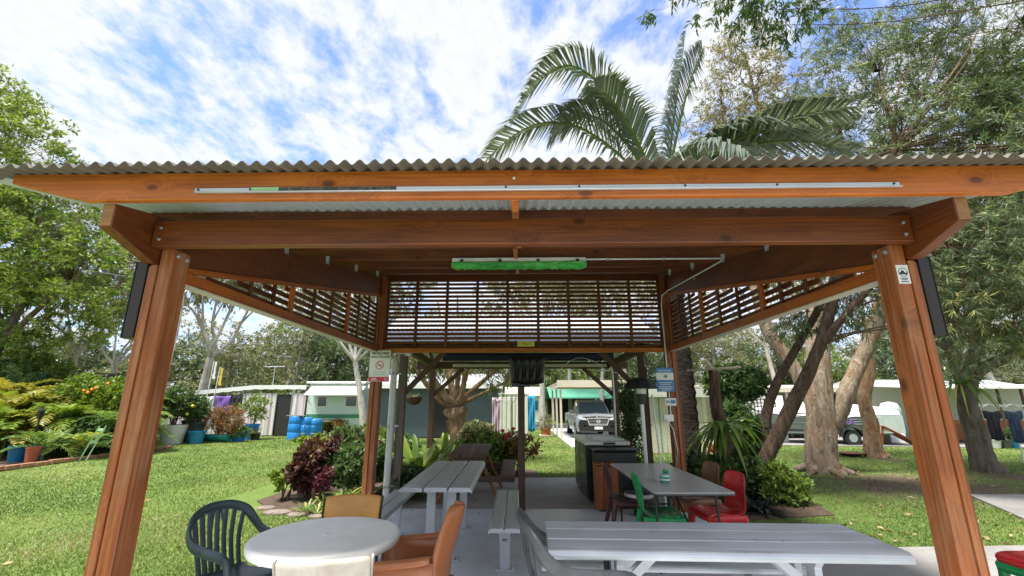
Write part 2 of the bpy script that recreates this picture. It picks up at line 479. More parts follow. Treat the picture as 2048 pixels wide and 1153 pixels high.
m_plain('can_label', (0.03, 0.30, 0.20), 0.4, 0, 0.08, 12)
m_plain('terracotta', (0.46, 0.12, 0.05), 0.7, 0, 0.15, 8)
m_plain('blue_pot', (0.012, 0.19, 0.42), 0.35, 0, 0.12, 5)
m_plain('teal_pot', (0.012, 0.22, 0.25), 0.35, 0, 0.12, 5)
m_plain('blue_drum', (0.012, 0.20, 0.56), 0.4, 0, 0.10, 4)
m_plain('white_pot', (0.58, 0.59, 0.58), 0.6, 0, 0.08, 5, dirt=0.4, dirtcol=(0.35, 0.34, 0.3))
m_plain('caravan_white', (0.80, 0.81, 0.80), 0.4, 0, 0.03, 1.2)
m_plain('caravan_mint', (0.62, 0.72, 0.68), 0.4, 0, 0.04, 1.2)
m_plain('caravan_green', (0.06, 0.26, 0.14), 0.4, 0, 0.06, 2)
m_plain('shed_slate', (0.085, 0.115, 0.150), 0.5, 0, 0.10, 1.5)
m_plain('cream_paint', (0.60, 0.54, 0.43), 0.6, 0, 0.06, 2)
m_plain('fence_cream', (0.56, 0.58, 0.50), 0.5, 0, 0.06, 3)
m_plain('shade_green', (0.09, 0.34, 0.22), 0.7, 0, 0.10, 3)
m_plain('brick_edge', (0.33, 0.17, 0.10), 0.85, 0, 0.30, 9, bump=0.4)
m_plain('stone', (0.20, 0.165, 0.135), 0.9, 0, 0.35, 8, bump=0.6, dirt=.5)
m_plain('car_silver', (0.36, 0.40, 0.46), 0.25, 0.5, 0.04, 3)
m_plain('tyre', (0.016, 0.016, 0.017), 0.8, 0, 0.2, 9)
m_plain('lamp_glass', (0.75, 0.78, 0.8), 0.12, 0.3, 0.05, 9)
m_plain('boat_alu', (0.25, 0.285, 0.30), 0.4, 0.5, 0.12, 4)
m_plain('boat_cover', (0.72, 0.73, 0.72), 0.7, 0, 0.06, 3, bump=0.2)
m_plain('pale_cover', (0.45, 0.54, 0.51), 0.6, 0, 0.10, 4, bump=0.2)
m_plain('navy_paint', (0.018, 0.028, 0.06), 0.35, 0, 0.2, 4)
m_plain('cloth_lilac', (0.50, 0.38, 0.46), 0.9, 0, 0.08, 8)
m_plain('cloth_purple', (0.22, 0.12, 0.46), 0.9, 0, 0.15, 8)
m_plain('cloth_dark', (0.028, 0.025, 0.035), 0.9, 0, 0.2, 8)
m_plain('cloth_navy', (0.035, 0.060, 0.11), 0.9, 0, 0.2, 8)
m_plain('cloth_red', (0.30, 0.06, 0.08), 0.9, 0, 0.2, 8)
m_plain('cloth_blue', (0.03, 0.30, 0.52), 0.9, 0, 0.2, 8)
m_plain('flag_yellow', (0.70, 0.50, 0.06), 0.8, 0, 0.1, 8)
m_plain('orange_fruit', (0.70, 0.22, 0.015), 0.5, 0, 0.15, 8)
m_plain('lemon_fruit', (0.66, 0.52, 0.04), 0.5, 0, 0.15, 8)
m_plain('flower_red', (0.50, 0.015, 0.045), 0.6, 0, 0.2, 12)
m_plain('dark_interior', (0.025, 0.025, 0.026), 0.8, 0, 0.1, 3)
m_plain('soil', (0.075, 0.048, 0.032), 0.95, 0, 0.45, 14, bump=0.8)
m_plain('asphalt', (0.075, 0.075, 0.078), 0.9, 0, 0.2, 20)
m_plain('coir', (0.10, 0.065, 0.038), 0.95, 0, 0.35, 30, bump=0.8)
t = NT('window_glass'); t.b.inputs['Coat Weight'].default_value = 0.0; t.fin((0.02, 0.03, 0.04), 0.06, 0.0, 0.9)
t = NT('windscreen'); t.fin((0.05, 0.10, 0.18), 0.05, 0.0, 1.0)
# crinkled green wrap over the lamp
t = NT('green_wrap'); v = t.coords('Object', (3, 9, 9)); n = t.noise(v, 2.2, 6, 0.65, 1.2)
c = t.ramp(t.noise(v, 1.3, 5, 0.6, 0.8), [(0.3, (0.010, 0.24, 0.030)), (0.55, (0.035, 0.46, 0.05)), (0.8, (0.22, 0.66, 0.12))])
t.bump(n, 0.9, 0.03); t.fin(c, 0.16, 0.0, 0.8)
# striped awning canvas
t = NT('striped_canvas'); v = t.coords('Object', (1, 1, 1)); sx = t.new('SeparateXYZ'); t.l.new(v, sx.inputs[0])
w = t.math('FRACT', t.math('MULTIPLY', sx.outputs[0], 3.1)); w2 = t.math('FRACT', t.math('MULTIPLY', sx.outputs[0], 9.3))
c = t.mix(t.math('GREATER_THAN', w, 0.6), (0.76, 0.74, 0.74), (0.48, 0.38, 0.48)); c = t.mix(t.math('GREATER_THAN', w2, 0.72), c, (0.62, 0.55, 0.57))
t.fin(c, 0.85)
# concrete
def m_concrete(name, a, b, stain, rough=0.6, joint=None):
    t = NT(name); g = t.geo()
    n = t.noise(g, 1.1, 8, 0.62, 0.2); f = t.noise(g, 55, 4, 0.6)
    c = t.ramp(n, [(0.28, a), (0.72, b)])
    s = t.noise(g, 0.75, 9, 0.7, 0.6)
    c = t.mix(t.rng(s, 0.47, 0.70, 0, 0.75), c, stain)
    c = t.mix(0.35, c, t.ramp(f, [(0.3, (0.55, 0.55, 0.55)), (0.7, (1.25, 1.25, 1.25))]), 'MULTIPLY')
    sp = t.noise(g, 9, 3, 0.5); c = t.mix(t.rng(sp, 0.70, 0.74, 0, 0.5), c, stain)
    t.bump(t.noise(g, 40, 5, 0.65), 0.12, 0.004)
    return t.fin(c, t.rng(n, 0.3, 0.7, rough - 0.12, rough + 0.1))
m_concrete('floor_painted', (0.56, 0.58, 0.61), (0.68, 0.70, 0.73), (0.40, 0.405, 0.41), 0.42)
m_concrete('floor_old', (0.27, 0.25, 0.225), (0.37, 0.345, 0.315), (0.19, 0.165, 0.145), 0.7)
m_concrete('path_concrete', (0.22, 0.215, 0.205), (0.31, 0.30, 0.285), (0.14, 0.135, 0.125), 0.85)
m_concrete('driveway', (0.48, 0.48, 0.48), (0.56, 0.56, 0.56), (0.36, 0.36, 0.35), 0.8)
# lawn soil under the blades
t = NT('lawn_ground'); g = t.geo()
n = t.noise(g, 0.55, 6, 0.6, 0.3); f = t.noise(g, 26, 6, 0.7); f2 = t.noise(g, 110, 3, 0.6)
c = t.ramp(n, [(0.28, (0.105, 0.175, 0.042)), (0.52, (0.165, 0.245, 0.062)), (0.75, (0.245, 0.295, 0.100))])
c = t.mix(0.75, c, t.ramp(f, [(0.28, (0.45, 0.45, 0.42)), (0.7, (1.35, 1.3, 1.2))]), 'MULTIPLY')
c = t.mix(0.5, c, t.ramp(f2, [(0.3, (0.55, 0.55, 0.55)), (0.7, (1.35, 1.35, 1.35))]), 'MULTIPLY')
# worn earth under the paperbark trees on the right
sx = t.new('SeparateXYZ'); t.l.new(g, sx.inputs[0])
def worn(cx, cy, r, k):
    dx = t.math('SUBTRACT', sx.outputs[0], cx); dy = t.math('MULTIPLY', t.math('SUBTRACT', sx.outputs[1], cy), 1.2)
    d = t.math('SQRT', t.math('ADD', t.math('MULTIPLY', dx, dx), t.math('MULTIPLY', dy, dy)))
    return t.math('MULTIPLY', t.math('ADD', t.rng(d, r * 0.25, r, 1.0, -0.3), t.rng(t.noise(g, 2.2, 6, 0.65), 0.3, 0.7, -0.45, 0.35)), k, True)
W = t.math('MAXIMUM', worn(7.9, 9.4, 3.3, 1.1), t.math('MAXIMUM', worn(10.9, 10.4, 1.5, 1.0), t.math('MAXIMUM', worn(2.4, 11.2, 1.6, 0.5), worn(10.6, 13.4, 0.9, 1.0))))
c = t.mix(W, c, t.ramp(f, [(0.3, (0.075, 0.052, 0.035)), (0.7, (0.21, 0.155, 0.11))]))
t.bump(t.math('ADD', f, f2), 0.7, 0.03); t.fin(c, 0.9, 0, 0.15)
# barks
def m_bark(name, a, b, cdark, sc=(6, 6, 1.2), bump=0.6, peel=None):
    t = NT(name); v = t.coords('Object', sc)
    n = t.noise(v, 1.6, 8, 0.65, 0.8); f = t.noise(t.coords('Object', tuple(k * 5 for k in sc)), 1.5, 5, 0.65, 0.3)
    c = t.ramp(n, [(0.3, cdark), (0.48, a), (0.72, b)])
    c = t.mix(0.5, c, t.ramp(f, [(0.3, (0.5, 0.48, 0.46)), (0.7, (1.25, 1.25, 1.25))]), 'MULTIPLY')
    if peel:
        p = t.noise(t.coords('Object', (3.5, 3.5, 1.0), loc=(3, 1, 2)), 1.2, 7, 0.7, 1.0)
        c = t.mix(t.rng(p, 0.52, 0.60, 0, 0.8), c, peel)
    t.bump(t.math('ADD', t.math('MULTIPLY', n, 1.5), f), bump, 0.05)
    return t.fin(c, 0.9, 0, 0.2)
m_bark('bark_paper', (0.38, 0.30, 0.22), (0.58, 0.50, 0.40), (0.12, 0.08, 0.055), bump=1.0, peel=(0.36, 0.20, 0.11))
m_bark('bark_peeling', (0.40, 0.26, 0.16), (0.55, 0.42, 0.30), (0.12, 0.07, 0.045), (5, 5, 2), 1.0, peel=(0.34, 0.16, 0.075))
m_bark('bark_rough', (0.115, 0.075, 0.052), (0.21, 0.155, 0.115), (0.035, 0.022, 0.016), (9, 9, 1.6), 1.0)
m_bark('bark_grey', (0.19, 0.155, 0.125), (0.31, 0.265, 0.22), (0.08, 0.06, 0.048), (7, 7, 1.8), 0.9)
m_bark('bark_gum', (0.46, 0.43, 0.40), (0.62, 0.59, 0.56), (0.26, 0.22, 0.20), (3, 3, 0.8), 0.3)
m_bark('bark_palm', (0.038, 0.028, 0.022), (0.10, 0.078, 0.062), (0.012, 0.009, 0.007), (4, 4, 14), 1.0)
m_bark('twig', (0.13, 0.085, 0.055), (0.21, 0.15, 0.10), (0.06, 0.04, 0.028), (8, 8, 8), 0.2)
# foliage: colour picked leaf by leaf
def m_leaf(name, stops, rough=0.45, trans=0.35, spec=0.35):
    t = NT(name); a = t.new('Attribute'); a.attribute_name = 'tint'
    c = t.ramp(a.outputs['Fac'], stops)
    t.fin(c, rough, 0, spec)
    tr = t.new('BsdfTranslucent'); mx = t.new('MixShader'); mx.inputs[0].default_value = trans
    cc = t.mix(1.0, c, (1.25, 1.25, 0.75), 'MULTIPLY'); t.l.new(cc, tr.inputs[0])
    t.l.new(t.b.outputs[0], mx.inputs[1]); t.l.new(tr.outputs[0], mx.inputs[2]); t.l.new(mx.outputs[0], t.out.inputs[0])
    return t.m
m_leaf('leaf_bright', [(0.0, (0.056, 0.116, 0.030)), (0.5, (0.163, 0.255, 0.050)), (1.0, (0.364, 0.417, 0.087))])
m_leaf('leaf_dark', [(0.0, (0.037, 0.079, 0.033)), (0.5, (0.082, 0.148, 0.051)), (1.0, (0.164, 0.236, 0.075))], 0.35)
m_leaf('leaf_olive', [(0.0, (0.102, 0.133, 0.065)), (0.5, (0.214, 0.237, 0.113)), (1.0, (0.409, 0.378, 0.230))])
m_leaf('leaf_dusty', [(0.0, (0.113, 0.125, 0.060)), (0.5, (0.240, 0.243, 0.127)), (0.8, (0.406, 0.368, 0.226)), (1.0, (0.510, 0.384, 0.300))])
m_leaf('leaf_brush', [(0.0, (0.058, 0.105, 0.056)), (0.5, (0.140, 0.200, 0.103)), (0.85, (0.268, 0.295, 0.161)), (1.0, (0.559, 0.532, 0.233))], 0.4)
m_leaf('leaf_palm', [(0.0, (0.080, 0.112, 0.086)), (0.6, (0.150, 0.190, 0.150)), (1.0, (0.25, 0.29, 0.23))], 0.3, 0.25, 0.5)
m_leaf('leaf_garden_palm', [(0.0, (0.062, 0.138, 0.047)), (0.6, (0.170, 0.277, 0.078)), (1.0, (0.605, 0.535, 0.132))], 0.35)
m_leaf('leaf_gold', [(0.0, (0.111, 0.141, 0.025)), (0.5, (0.262, 0.265, 0.047)), (1.0, (0.464, 0.378, 0.069))], 0.4)
m_leaf('leaf_lime', [(0.0, (0.079, 0.145, 0.021)), (0.5, (0.159, 0.245, 0.027)), (1.0, (0.270, 0.336, 0.055))], 0.4)
m_leaf('leaf_fern', [(0.0, (0.059, 0.128, 0.025)), (0.6, (0.171, 0.270, 0.046)), (1.0, (0.356, 0.405, 0.088))], 0.3)
m_leaf('leaf_coleus', [(0.0, (0.051, 0.020, 0.022)), (0.6, (0.122, 0.055, 0.045)), (0.85, (0.216, 0.152, 0.050)), (1.0, (0.316, 0.275, 0.062))], 0.5, 0.25)
m_leaf('leaf_crimson', [(0.0, (0.060, 0.012, 0.022)), (0.6, (0.144, 0.026, 0.045)), (1.0, (0.252, 0.086, 0.110))], 0.4, 0.3)
m_leaf('leaf_redbush', [(0.0, (0.156, 0.069, 0.030)), (0.5, (0.324, 0.150, 0.060)), (1.0, (0.264, 0.300, 0.072))], 0.5, 0.3)
m_leaf('leaf_black', [(0.0, (0.014, 0.020, 0.020)), (0.6, (0.036, 0.045, 0.039)), (1.0, (0.098, 0.098, 0.077))], 0.3, 0.15, 0.5)
m_leaf('leaf_dead', [(0.0, (0.13, 0.075, 0.035)), (0.6, (0.28, 0.18, 0.09)), (1.0, (0.46, 0.36, 0.22))], 0.7, 0.1)
m_leaf('grass_blade', [(0.0, (0.084, 0.144, 0.038)), (0.5, (0.167, 0.247, 0.062)), (0.85, (0.270, 0.312, 0.109)), (1.0, (0.437, 0.348, 0.239))], 0.5, 0.3, 0.25)
M = MATS
# ================================================================== ground
def sheet(name, poly, z, mat, thick=0.0, kind='structure'):
    mb = MB()
    if thick: mb.prism(poly, 2, z - thick, z)
    else: mb.add([(x, y, z) for x, y in poly], [tuple(range(len(poly)))])
    o = mb.build(name, mat); tag(o, kind=kind); return o
LAWN_Z = -0.04
def lawn_h(x, y):
    """the ground is level round the pavilion and rises a little toward the caravan"""
    return LAWN_Z
rows = []
gx = [-900, -300, -120, -60] + list(np.linspace(-30, 30, 41)) + [60, 120, 300, 900]
gy = [-400, -100, -30] + list(np.linspace(-8, 50, 40)) + [80, 150, 400, 1200]
rng0 = np.random.default_rng(3)
for y in gy:
    rows.append([(x, y, LAWN_Z + (rng0.uniform(-0.012, 0.006) if abs(x) < 25 and 0 < y < 30 else 0)) for x in gx])
lawn = MB().grid(rows).build('lawn', M['lawn_ground'], smooth=179); tag(lawn, kind='structure')
sheet('pavilion_floor', [(-2.5, -1.5), (2.78, -1.5), (2.78, 7.2), (-2.5, 7.2)], 0.0, M['floor_painted'], 0.15)
sheet('rear_floor', [(-2.05, 7.206), (2.55, 7.206), (2.55, 10.05), (-2.05, 10.05)], -0.006, M['floor_old'], 0.15)
sheet('paved_apron', [(2.786, -1.5), (9.5, -1.5), (9.5, 5.75), (2.786, 5.42)], -0.012, M['path_concrete'], 0.12)
sheet('concrete_path', [(6.95, 6.6), (9.3, 5.76), (20, 5.76), (20, 8.35), (7.9, 8.42)], -0.014, M['path_concrete'], 0.12)
sheet('asphalt_road', [(-40, 27.5), (60, 27.5), (60, 33), (-40, 33)], -0.012, M['asphalt'], 0.05)
sheet('driveway', [(2.0, 16.6), (5.6, 16.6), (5.6, 27.5), (2.0, 27.5)], 0.0, M['driveway'], 0.1)
sheet('patio_slab', [(7.5, 17.6), (30, 15.2), (34, 23), (8, 23)], -0.005, M['path_concrete'], 0.1)
sheet('garden_bed', [(-4.25, 7.9), (-3.6, 7.15), (-2.52, 6.85), (-2.52, 7.21), (-2.06, 7.21), (-2.06, 10.06), (0.55, 10.06), (0.5, 11.2), (-0.8, 12.2), (-3.2, 12.2), (-4.1, 10.0)], -0.025, M['soil'], 0.08)
sheet('side_garden_bed', [(2.56, 7.2), (2.80, 6.6), (4.6, 7.0), (5.0, 8.4), (4.5, 10.2), (2.6, 10.6)], -0.025, M['soil'], 0.08)
sheet('palm_garden_bed', [(-12.2, 6.0), (-12.0, 16.5), (-19, 17.5), (-19, 6.0)], -0.02, M['soil'], 0.08)
random.seed(11)
# brick edging along the palm garden
edging = thing('brick_edging', 'low row of red-brown bricks edging the palm garden', 'edging', (-12.15, 11.0, LAWN_Z))
for i in range(30):
    y = 6.1 + i * 0.345
    b = MB().cbox((-12.15 + 0.012 * (y - 6) + random.uniform(-.02, .02), y, 0.02 + random.uniform(-.012, .012)), (0.12, 0.32, 0.10)).build('brick', M['brick_edge'], edging, bevel=0.012)
# flat stones edging the little garden
stones = thing('stone_edging', 'flat grey stones edging the flower bed beside the lawn', 'edging', (-3.6, 7.1, LAWN_Z))
for i, (x, y) in enumerate([(-3.8, 7.36), (-3.5, 7.10), (-3.15, 6.96), (-2.8, 6.86)]):
    MB().lathe([(0.02, 0), (0.19, 0.01), (0.185, 0.035), (0.15, 0.05), (0.02, 0.052)], (x, y, -0.055), 7, random.uniform(.7, 1.2), random.uniform(.45, .8)).build('stone', M['stone'], stones, smooth=40)

# ================================================================== the timber pavilion
XC = 0.13
pav = thing('timber_pavilion', 'orange-stained timber pavilion with corrugated roof and slatted screens', 'pavilion', (XC, 4.9, 0))
zb = lambda y: 2.40 + 0.196 * (y - 2.66)
zt = lambda y: zb(y) + 0.315
WOOD, WSHADED, WORN = M['stained_pine'], M['stained_pine_shaded'], M['stained_pine_worn']
def bolt(p, axis, parent, r=0.017):
    """round washer and hex head; axis = outward direction"""
    p, a = Vector(p), Vector(axis)
    o = MB().tube([p, p + a * 0.004], r, 14).build('bolt', M['galvanised'], parent)
    MB().tube([p + a * 0.004, p + a * 0.013], r * 0.55, 6).build('bolt_head', M['galvanised'], o)
for s in (-1, 1):
    xi, xm, xo = XC + s * 2.245, XC + s * 2.33, XC + s * 2.41
    for front in (True, False):
        y0, y1 = (2.63, 2.785) if front else (7.03, 7.18)
        ztop = zt(y0) - 0.21 if front else zt(7.05) - 0.02
        # post: an inner block with two boards laminated on its outer side
        po = beam('post', (((xi + xm) / 2), (y0 + y1) / 2, 0.0), ((xi + xm) / 2, (y0 + y1) / 2, ztop), abs(xm - xi) - 0.002, y1 - y0, WORN, pav, up=(0, 1, 0), bevel=0.009)
        h2 = zb(y0) - 0.004
        xa, xb = xm + s * 0.001, xm + s * 0.039
        beam('board', ((xa + xb) / 2, (y0 + y1) / 2 - 0.004, 0.0), ((xa + xb) / 2, (y0 + y1) / 2 - 0.004, h2), 0.037, y1 - y0 + 0.012, WORN, po, up=(0, 1, 0), bevel=0.007)
        xa, xb = xm + s * 0.041, xo
        beam('board', ((xa + xb) / 2, (y0 + y1) / 2 + 0.012, 0.0), ((xa + xb) / 2, (y0 + y1) / 2 + 0.012, h2), 0.038, y1 - y0 - 0.02, WORN, po, up=(0, 1, 0), bevel=0.007)
        if front:
            for yy in (2.67, 2.75): bolt((xi - s * 0.001, yy, 2.455), (-s, 0, 0), pav)
            bolt((xi - s * 0.001, 2.70, 0.16), (-s, 0, 0), pav)
            mb = MB(); mb.box((min(xi, xo) - 0.012, y0 - 0.012, 0), (max(xi, xo) + 0.012, y1 + 0.012, 0.012)); mb.build('base_plate', M['galvanised'], pav)
    # sloping side beam
    a, b = sorted((xm + s * 0.004, xo - s * 0.004))
    sb = shaped_beam('side_beam', [(2.275, 2.50), (2.60, zb(2.60)), (7.5, zb(7.5)), (7.5, zt(7.5)), (2.275, zt(2.275))], 0, a, b, WSHADED, pav)
    MB().box((a + 0.004, 2.2705, 2.506), (b - 0.004, 2.2745, zt(2.275) - 0.004)).build('end_grain', M['end_grain'], sb)
    # ledger under the beam and the level rail below it
    xs = XC + s * 2.345
    beam('ledger', (xs, 2.84, zb(2.84) - 0.023), (xs, 7.0, zb(7.0) - 0.023), 0.045, 0.043, WOOD, pav)
    beam('screen_rail', (xs, 2.82, 2.363), (xs, 7.01, 2.363), 0.07, 0.085, WOOD, pav)
    MB().box((xs - 0.042, 2.83, 2.309), (xs + 0.042, 7.0, 2.319)).build('cream_strip', M['cream_paint'], pav)  # thin cream strip along the underside of the screen rail
    for y in (4.3, 5.75):
        beam('stud', (xs, y, 2.407), (xs, y, zb(y) - 0.047), 0.045, 0.045, WOOD, pav, up=(0, 1, 0))
    for y in (3.62, 3.98, 4.78, 5.24, 6.14, 6.55, 6.93):
        if zb(y) - 0.05 > 2.42:
            beam('batten', (xs, y, 2.407), (xs, y, zb(y) - 0.047), 0.03, 0.03, WSHADED, pav, up=(0, 1, 0))
    xsl = xs + s * 0.036
    k = 0
    while True:
        z = 2.432 + 0.071 * k; k += 1
        ys = 2.66 + (z + 0.06 - 2.40) / 0.196
        if ys > 6.7: break
        beam('slat', (xsl, max(2.84, ys), z), (xsl, 7.0, z), 0.018, 0.046, WSHADED, pav, bevel=0.002)
# front cross beam, fascia, purlins
beam('cross_beam', (XC - 2.328, 2.575, 2.565), (XC + 2.328, 2.575, 2.565), 0.065, 0.165, WSHADED, pav)
for s in (-1, 1):
    for z in (2.60, 2.525): bolt((XC + s * 2.28, 2.542, z), (0, -1, 0), pav, 0.011)
fl, fr = -2.79, 3.17
MB().prism([(fl, 2.803), (fl, 2.747), (fl + 0.45, 2.637), (fr - 0.45, 2.637), (fr, 2.747), (fr, 2.803)], 1, 2.225, 2.268).build('fascia', WOOD, pav, bevel=0.004, seg=1)
for y in (3.17, 4.07, 4.97, 5.87, 6.77, 7.42):
    beam('purlin', (XC - 2.92, y, zt(y) + 0.083), (XC + 2.92, y, zt(y) + 0.083), 0.045, 0.16, WSHADED, pav)
    for s in (-1, 1):
        x = XC + s * 2.318
        br = MB().box((x - 0.022, y - 0.027, zt(y) - 0.045), (x + 0.022, y - 0.0235, zt(y) + 0.05)); br.box((x - 0.001, y - 0.0235, zt(y) - 0.045), (x + 0.003, y + 0.02, zt(y) - 0.002))
        br.build('bracket', M['galvanised'], pav)
# short noggings along the middle
for i, (ya, yb) in enumerate(((2.27, 3.146), (3.194, 4.046), (4.094, 4.946), (4.994, 5.846), (5.894, 6.746))):
    xo_ = XC + (-0.07, -0.05, -0.09, -0.06, -0.08)[i]
    beam('nogging', (xo_, ya, zt(ya) + 0.045), (xo_, yb, zt(yb) + 0.045), 0.045, 0.09, WOOD, pav)
# rear frame and its slatted screen
RY = 7.105
xl, xr = XC - 2.242, XC + 2.242
beam('cross_beam', (xl, RY, 3.545), (xr, RY, 3.545), 0.065, 0.12, WSHADED, pav)
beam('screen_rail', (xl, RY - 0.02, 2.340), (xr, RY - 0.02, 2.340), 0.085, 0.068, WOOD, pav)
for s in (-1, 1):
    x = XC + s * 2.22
    beam('batten', (x, RY, 2.376), (x, RY, 3.482), 0.04, 0.04, WSHADED, pav, up=(0, 1, 0))
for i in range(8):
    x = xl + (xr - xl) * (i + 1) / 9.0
    beam('batten', (x, RY, 2.376), (x, RY, 3.482), 0.045, 0.04, WSHADED, pav, up=(0, 1, 0))
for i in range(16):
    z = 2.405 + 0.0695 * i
    beam('slat', (xl + 0.003, RY + 0.034, z), (xr - 0.003, RY + 0.034, z), 0.018, 0.043, WSHADED, pav, bevel=0.002)
# corrugated roof sheets
def corrugated(name, width, y0, y1, zf, mat_top, mat_bot, parent, x0, pitch=0.0795, amp=0.0155, thick=0.0022, bot_from=None, seg=8):
    n = int(round(width / pitch)) * seg
    def prof(y, dz): return [(x0 + width * i / n, y, zf(y) + amp + amp * math.cos(2 * PI * i / seg) + dz) for i in range(n + 1)]
    mb = MB().grid([prof(y0, 0), prof(y1, 0)])
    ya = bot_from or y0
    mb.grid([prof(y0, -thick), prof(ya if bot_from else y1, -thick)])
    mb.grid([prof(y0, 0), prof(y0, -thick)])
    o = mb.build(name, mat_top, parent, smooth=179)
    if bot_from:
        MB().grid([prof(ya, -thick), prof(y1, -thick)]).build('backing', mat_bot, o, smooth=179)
    return o
sw = 0.0795 * 10
zf = lambda y: zt(y) + 0.166
for i in range(8):
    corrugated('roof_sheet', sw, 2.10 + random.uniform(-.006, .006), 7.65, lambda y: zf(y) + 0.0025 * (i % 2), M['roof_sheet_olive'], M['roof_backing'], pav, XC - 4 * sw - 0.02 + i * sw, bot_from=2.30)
# aluminium track screwed to the fascia
FY = 2.2245
def fx(px, py): return on_y(px, py, FY)
pa, pb = fx(408, 380), fx(1811, 374)
za = (pa.z + pb.z) / 2
tr = MB().box((pa.x, FY - 0.012, za - 0.010), (pb.x, FY, za + 0.013)); tr.box((pa.x, FY - 0.020, za - 0.016), (pb.x + 0.008, FY, za - 0.010))
track = tr.build('track', M['aluminium'], pav, bevel=0.002, seg=1)
x1, x2, x3 = fx(521, 380).x, fx(578, 380).x, fx(815, 380).x
MB().box((x1, FY - 0.0135, za - 0.0095), (x2, FY - 0.0125, za + 0.0145)).build('tape', M['green_tape'], track)
MB().box((x2, FY - 0.0138, za - 0.0095), (x3, FY - 0.0125, za + 0.0125)).build('residue', M['dark_residue'], track)
for px in (416, 521, 770, 1034, 1180, 1390, 1571, 1800):
    x = fx(px, 378).x; MB().tube([(x, FY - 0.0126, za + 0.003), (x, FY - 0.0165, za + 0.003)], 0.006, 8).build('screw', M['dark_metal'], track)
# white cream-headed screw in the fascia
MB().tube([on_y(1050, 357, 2.2245), on_y(1050, 357, 2.2245) + Vector((0, -0.004, 0))], 0.008, 10).build('screw', M['white_paint'], pav)

# ---- things fixed to the pavilion
# dark panels on the outer side of the front posts
for s, lab in ((-1, 'dark brown upright board on the outer side of the post nearer the palm garden'), (1, 'dark brown upright board on the outer side of the post with the sticker')):
    xo = XC + s * 2.41
    a, b = sorted((xo + s * 0.012, xo + s * 0.085))
    r = thing('dark_signboard', lab, 'signboard', ((a + b) / 2, 2.76, 1.93), group='dark boards on the front posts')
    MB().box((a, 2.66, 1.93), (b, 2.86, 2.42)).build('board', M['dark_panel'], r, bevel=0.006)
    MB().box((min(xo, a), 2.72, 2.10), (max(xo, b) - (0.02 if s > 0 else 0), 2.75, 2.14)).build('bracket', M['dark_metal'], r) if False else None
    e = a - 0.004 if s < 0 else b
    MB().box((e, 2.658, 1.928), (e + 0.004, 2.862, 2.422)).build('edge_trim', M['dark_metal'], r)
# fluorescent lamp wrapped in green film, under the third purlin
lx0, lx1 = on_y(909, 530, 4.97).x, on_y(1176, 530, 4.97).x
lz = zt(4.97) + 0.003
lamp = thing('batten_light', 'fluorescent batten light wrapped in crinkled green film under the roof', 'light', ((lx0 + lx1) / 2, 4.93, lz - 0.14))
MB().box((lx0 + 0.01, 4.88, lz - 0.055), (lx1 - 0.01, 4.99, lz - 0.004)).build('housing', M['white_plastic'], lamp, bevel=0.006)
rows = []
rg = np.random.default_rng(5)
for i in range(61):
    x = lx0 + (lx1 - lx0) * i / 60
    e = 0.55 if i in (0, 60) else (0.9 if i in (1, 59) else 1.0)
    rows.append([(x, 4.925 + math.cos(a) * 0.068 * e * (1 + rg.uniform(-.12, .12)), lz - 0.066 + math.sin(a) * 0.066 * e * (1 + rg.uniform(-.16, .16))) for a in np.linspace(PI * 0.98, PI * 2.02, 12)])
MB().grid(rows).build('green_cover', M['green_wrap'], lamp, smooth=60)
for px in (930, 1005, 1080, 1157):
    x = on_y(px, 525, 4.97).x
    MB().box((x - 0.018, 4.855, lz - 0.065), (x + 0.018, 4.880, lz - 0.03)).build('clip', M['dark_metal'], lamp, bevel=0.003)
# white conduit from the lamp to the right rear post
xcon = XC + 2.325 - 0.014
pts = [(lx1, 4.935, lz - 0.012), (xcon - 0.03, 4.935, lz - 0.012), (xcon, 4.97, lz - 0.03), (xcon, 6.9, zb(6.9) + 0.03), (xcon - 0.075, 6.98, zb(6.98) - 0.05), (xcon - 0.085, 7.0, zb(7.0) - 0.2), (xcon - 0.085, 7.0, 1.45), (xcon - 0.085, 6.99, 1.36)]
con = thing('conduit', 'white electrical conduit running from the lamp along the beam and down the post', 'conduit', (xcon, 5.5, 1.36))
MB().tube(pts, 0.0105, 8).build('pipe', M['white_plastic'], con, smooth=60)
for q in ((lx1 + 0.25, 4.935, lz - 0.012), (lx1 + 0.9, 4.935, lz - 0.012), (xcon, 5.8, zb(5.8) + 0.03 + 0.11), (xcon - 0.085, 7.0, 2.7), (xcon - 0.085, 7.0, 2.0)):
    MB().cbox(q, (0.022, 0.03, 0.03)).build('saddle', M['galvanised'], con)
ob = thing('power_outlet', 'white weatherproof power outlet on the post with the blue sign', 'outlet', (xcon - 0.12, 7.0, 1.24))
MB().cbox((xcon - 0.13, 6.985, 1.31), (0.15, 0.06, 0.10)).build('box', M['white_plastic'], ob, bevel=0.012)
MB().cbox((xcon - 0.15, 6.945, 1.28), (0.05, 0.03, 0.05)).build('plug', M['white_plastic'], ob, bevel=0.006)
cd = MB().tube([(xcon - 0.15, 6.94, 1.27), (xcon - 0.10, 6.90, 1.15), (xcon - 0.06, 6.9, 0.85), (xcon - 0.12, 6.88, 0.58), (xcon - 0.22, 6.88, 0.60), (xcon - 0.20, 6.9, 0.95), (xcon - 0.17, 6.93, 1.25)], 0.006, 6).build('cord', M['white_plastic'], ob, smooth=60)


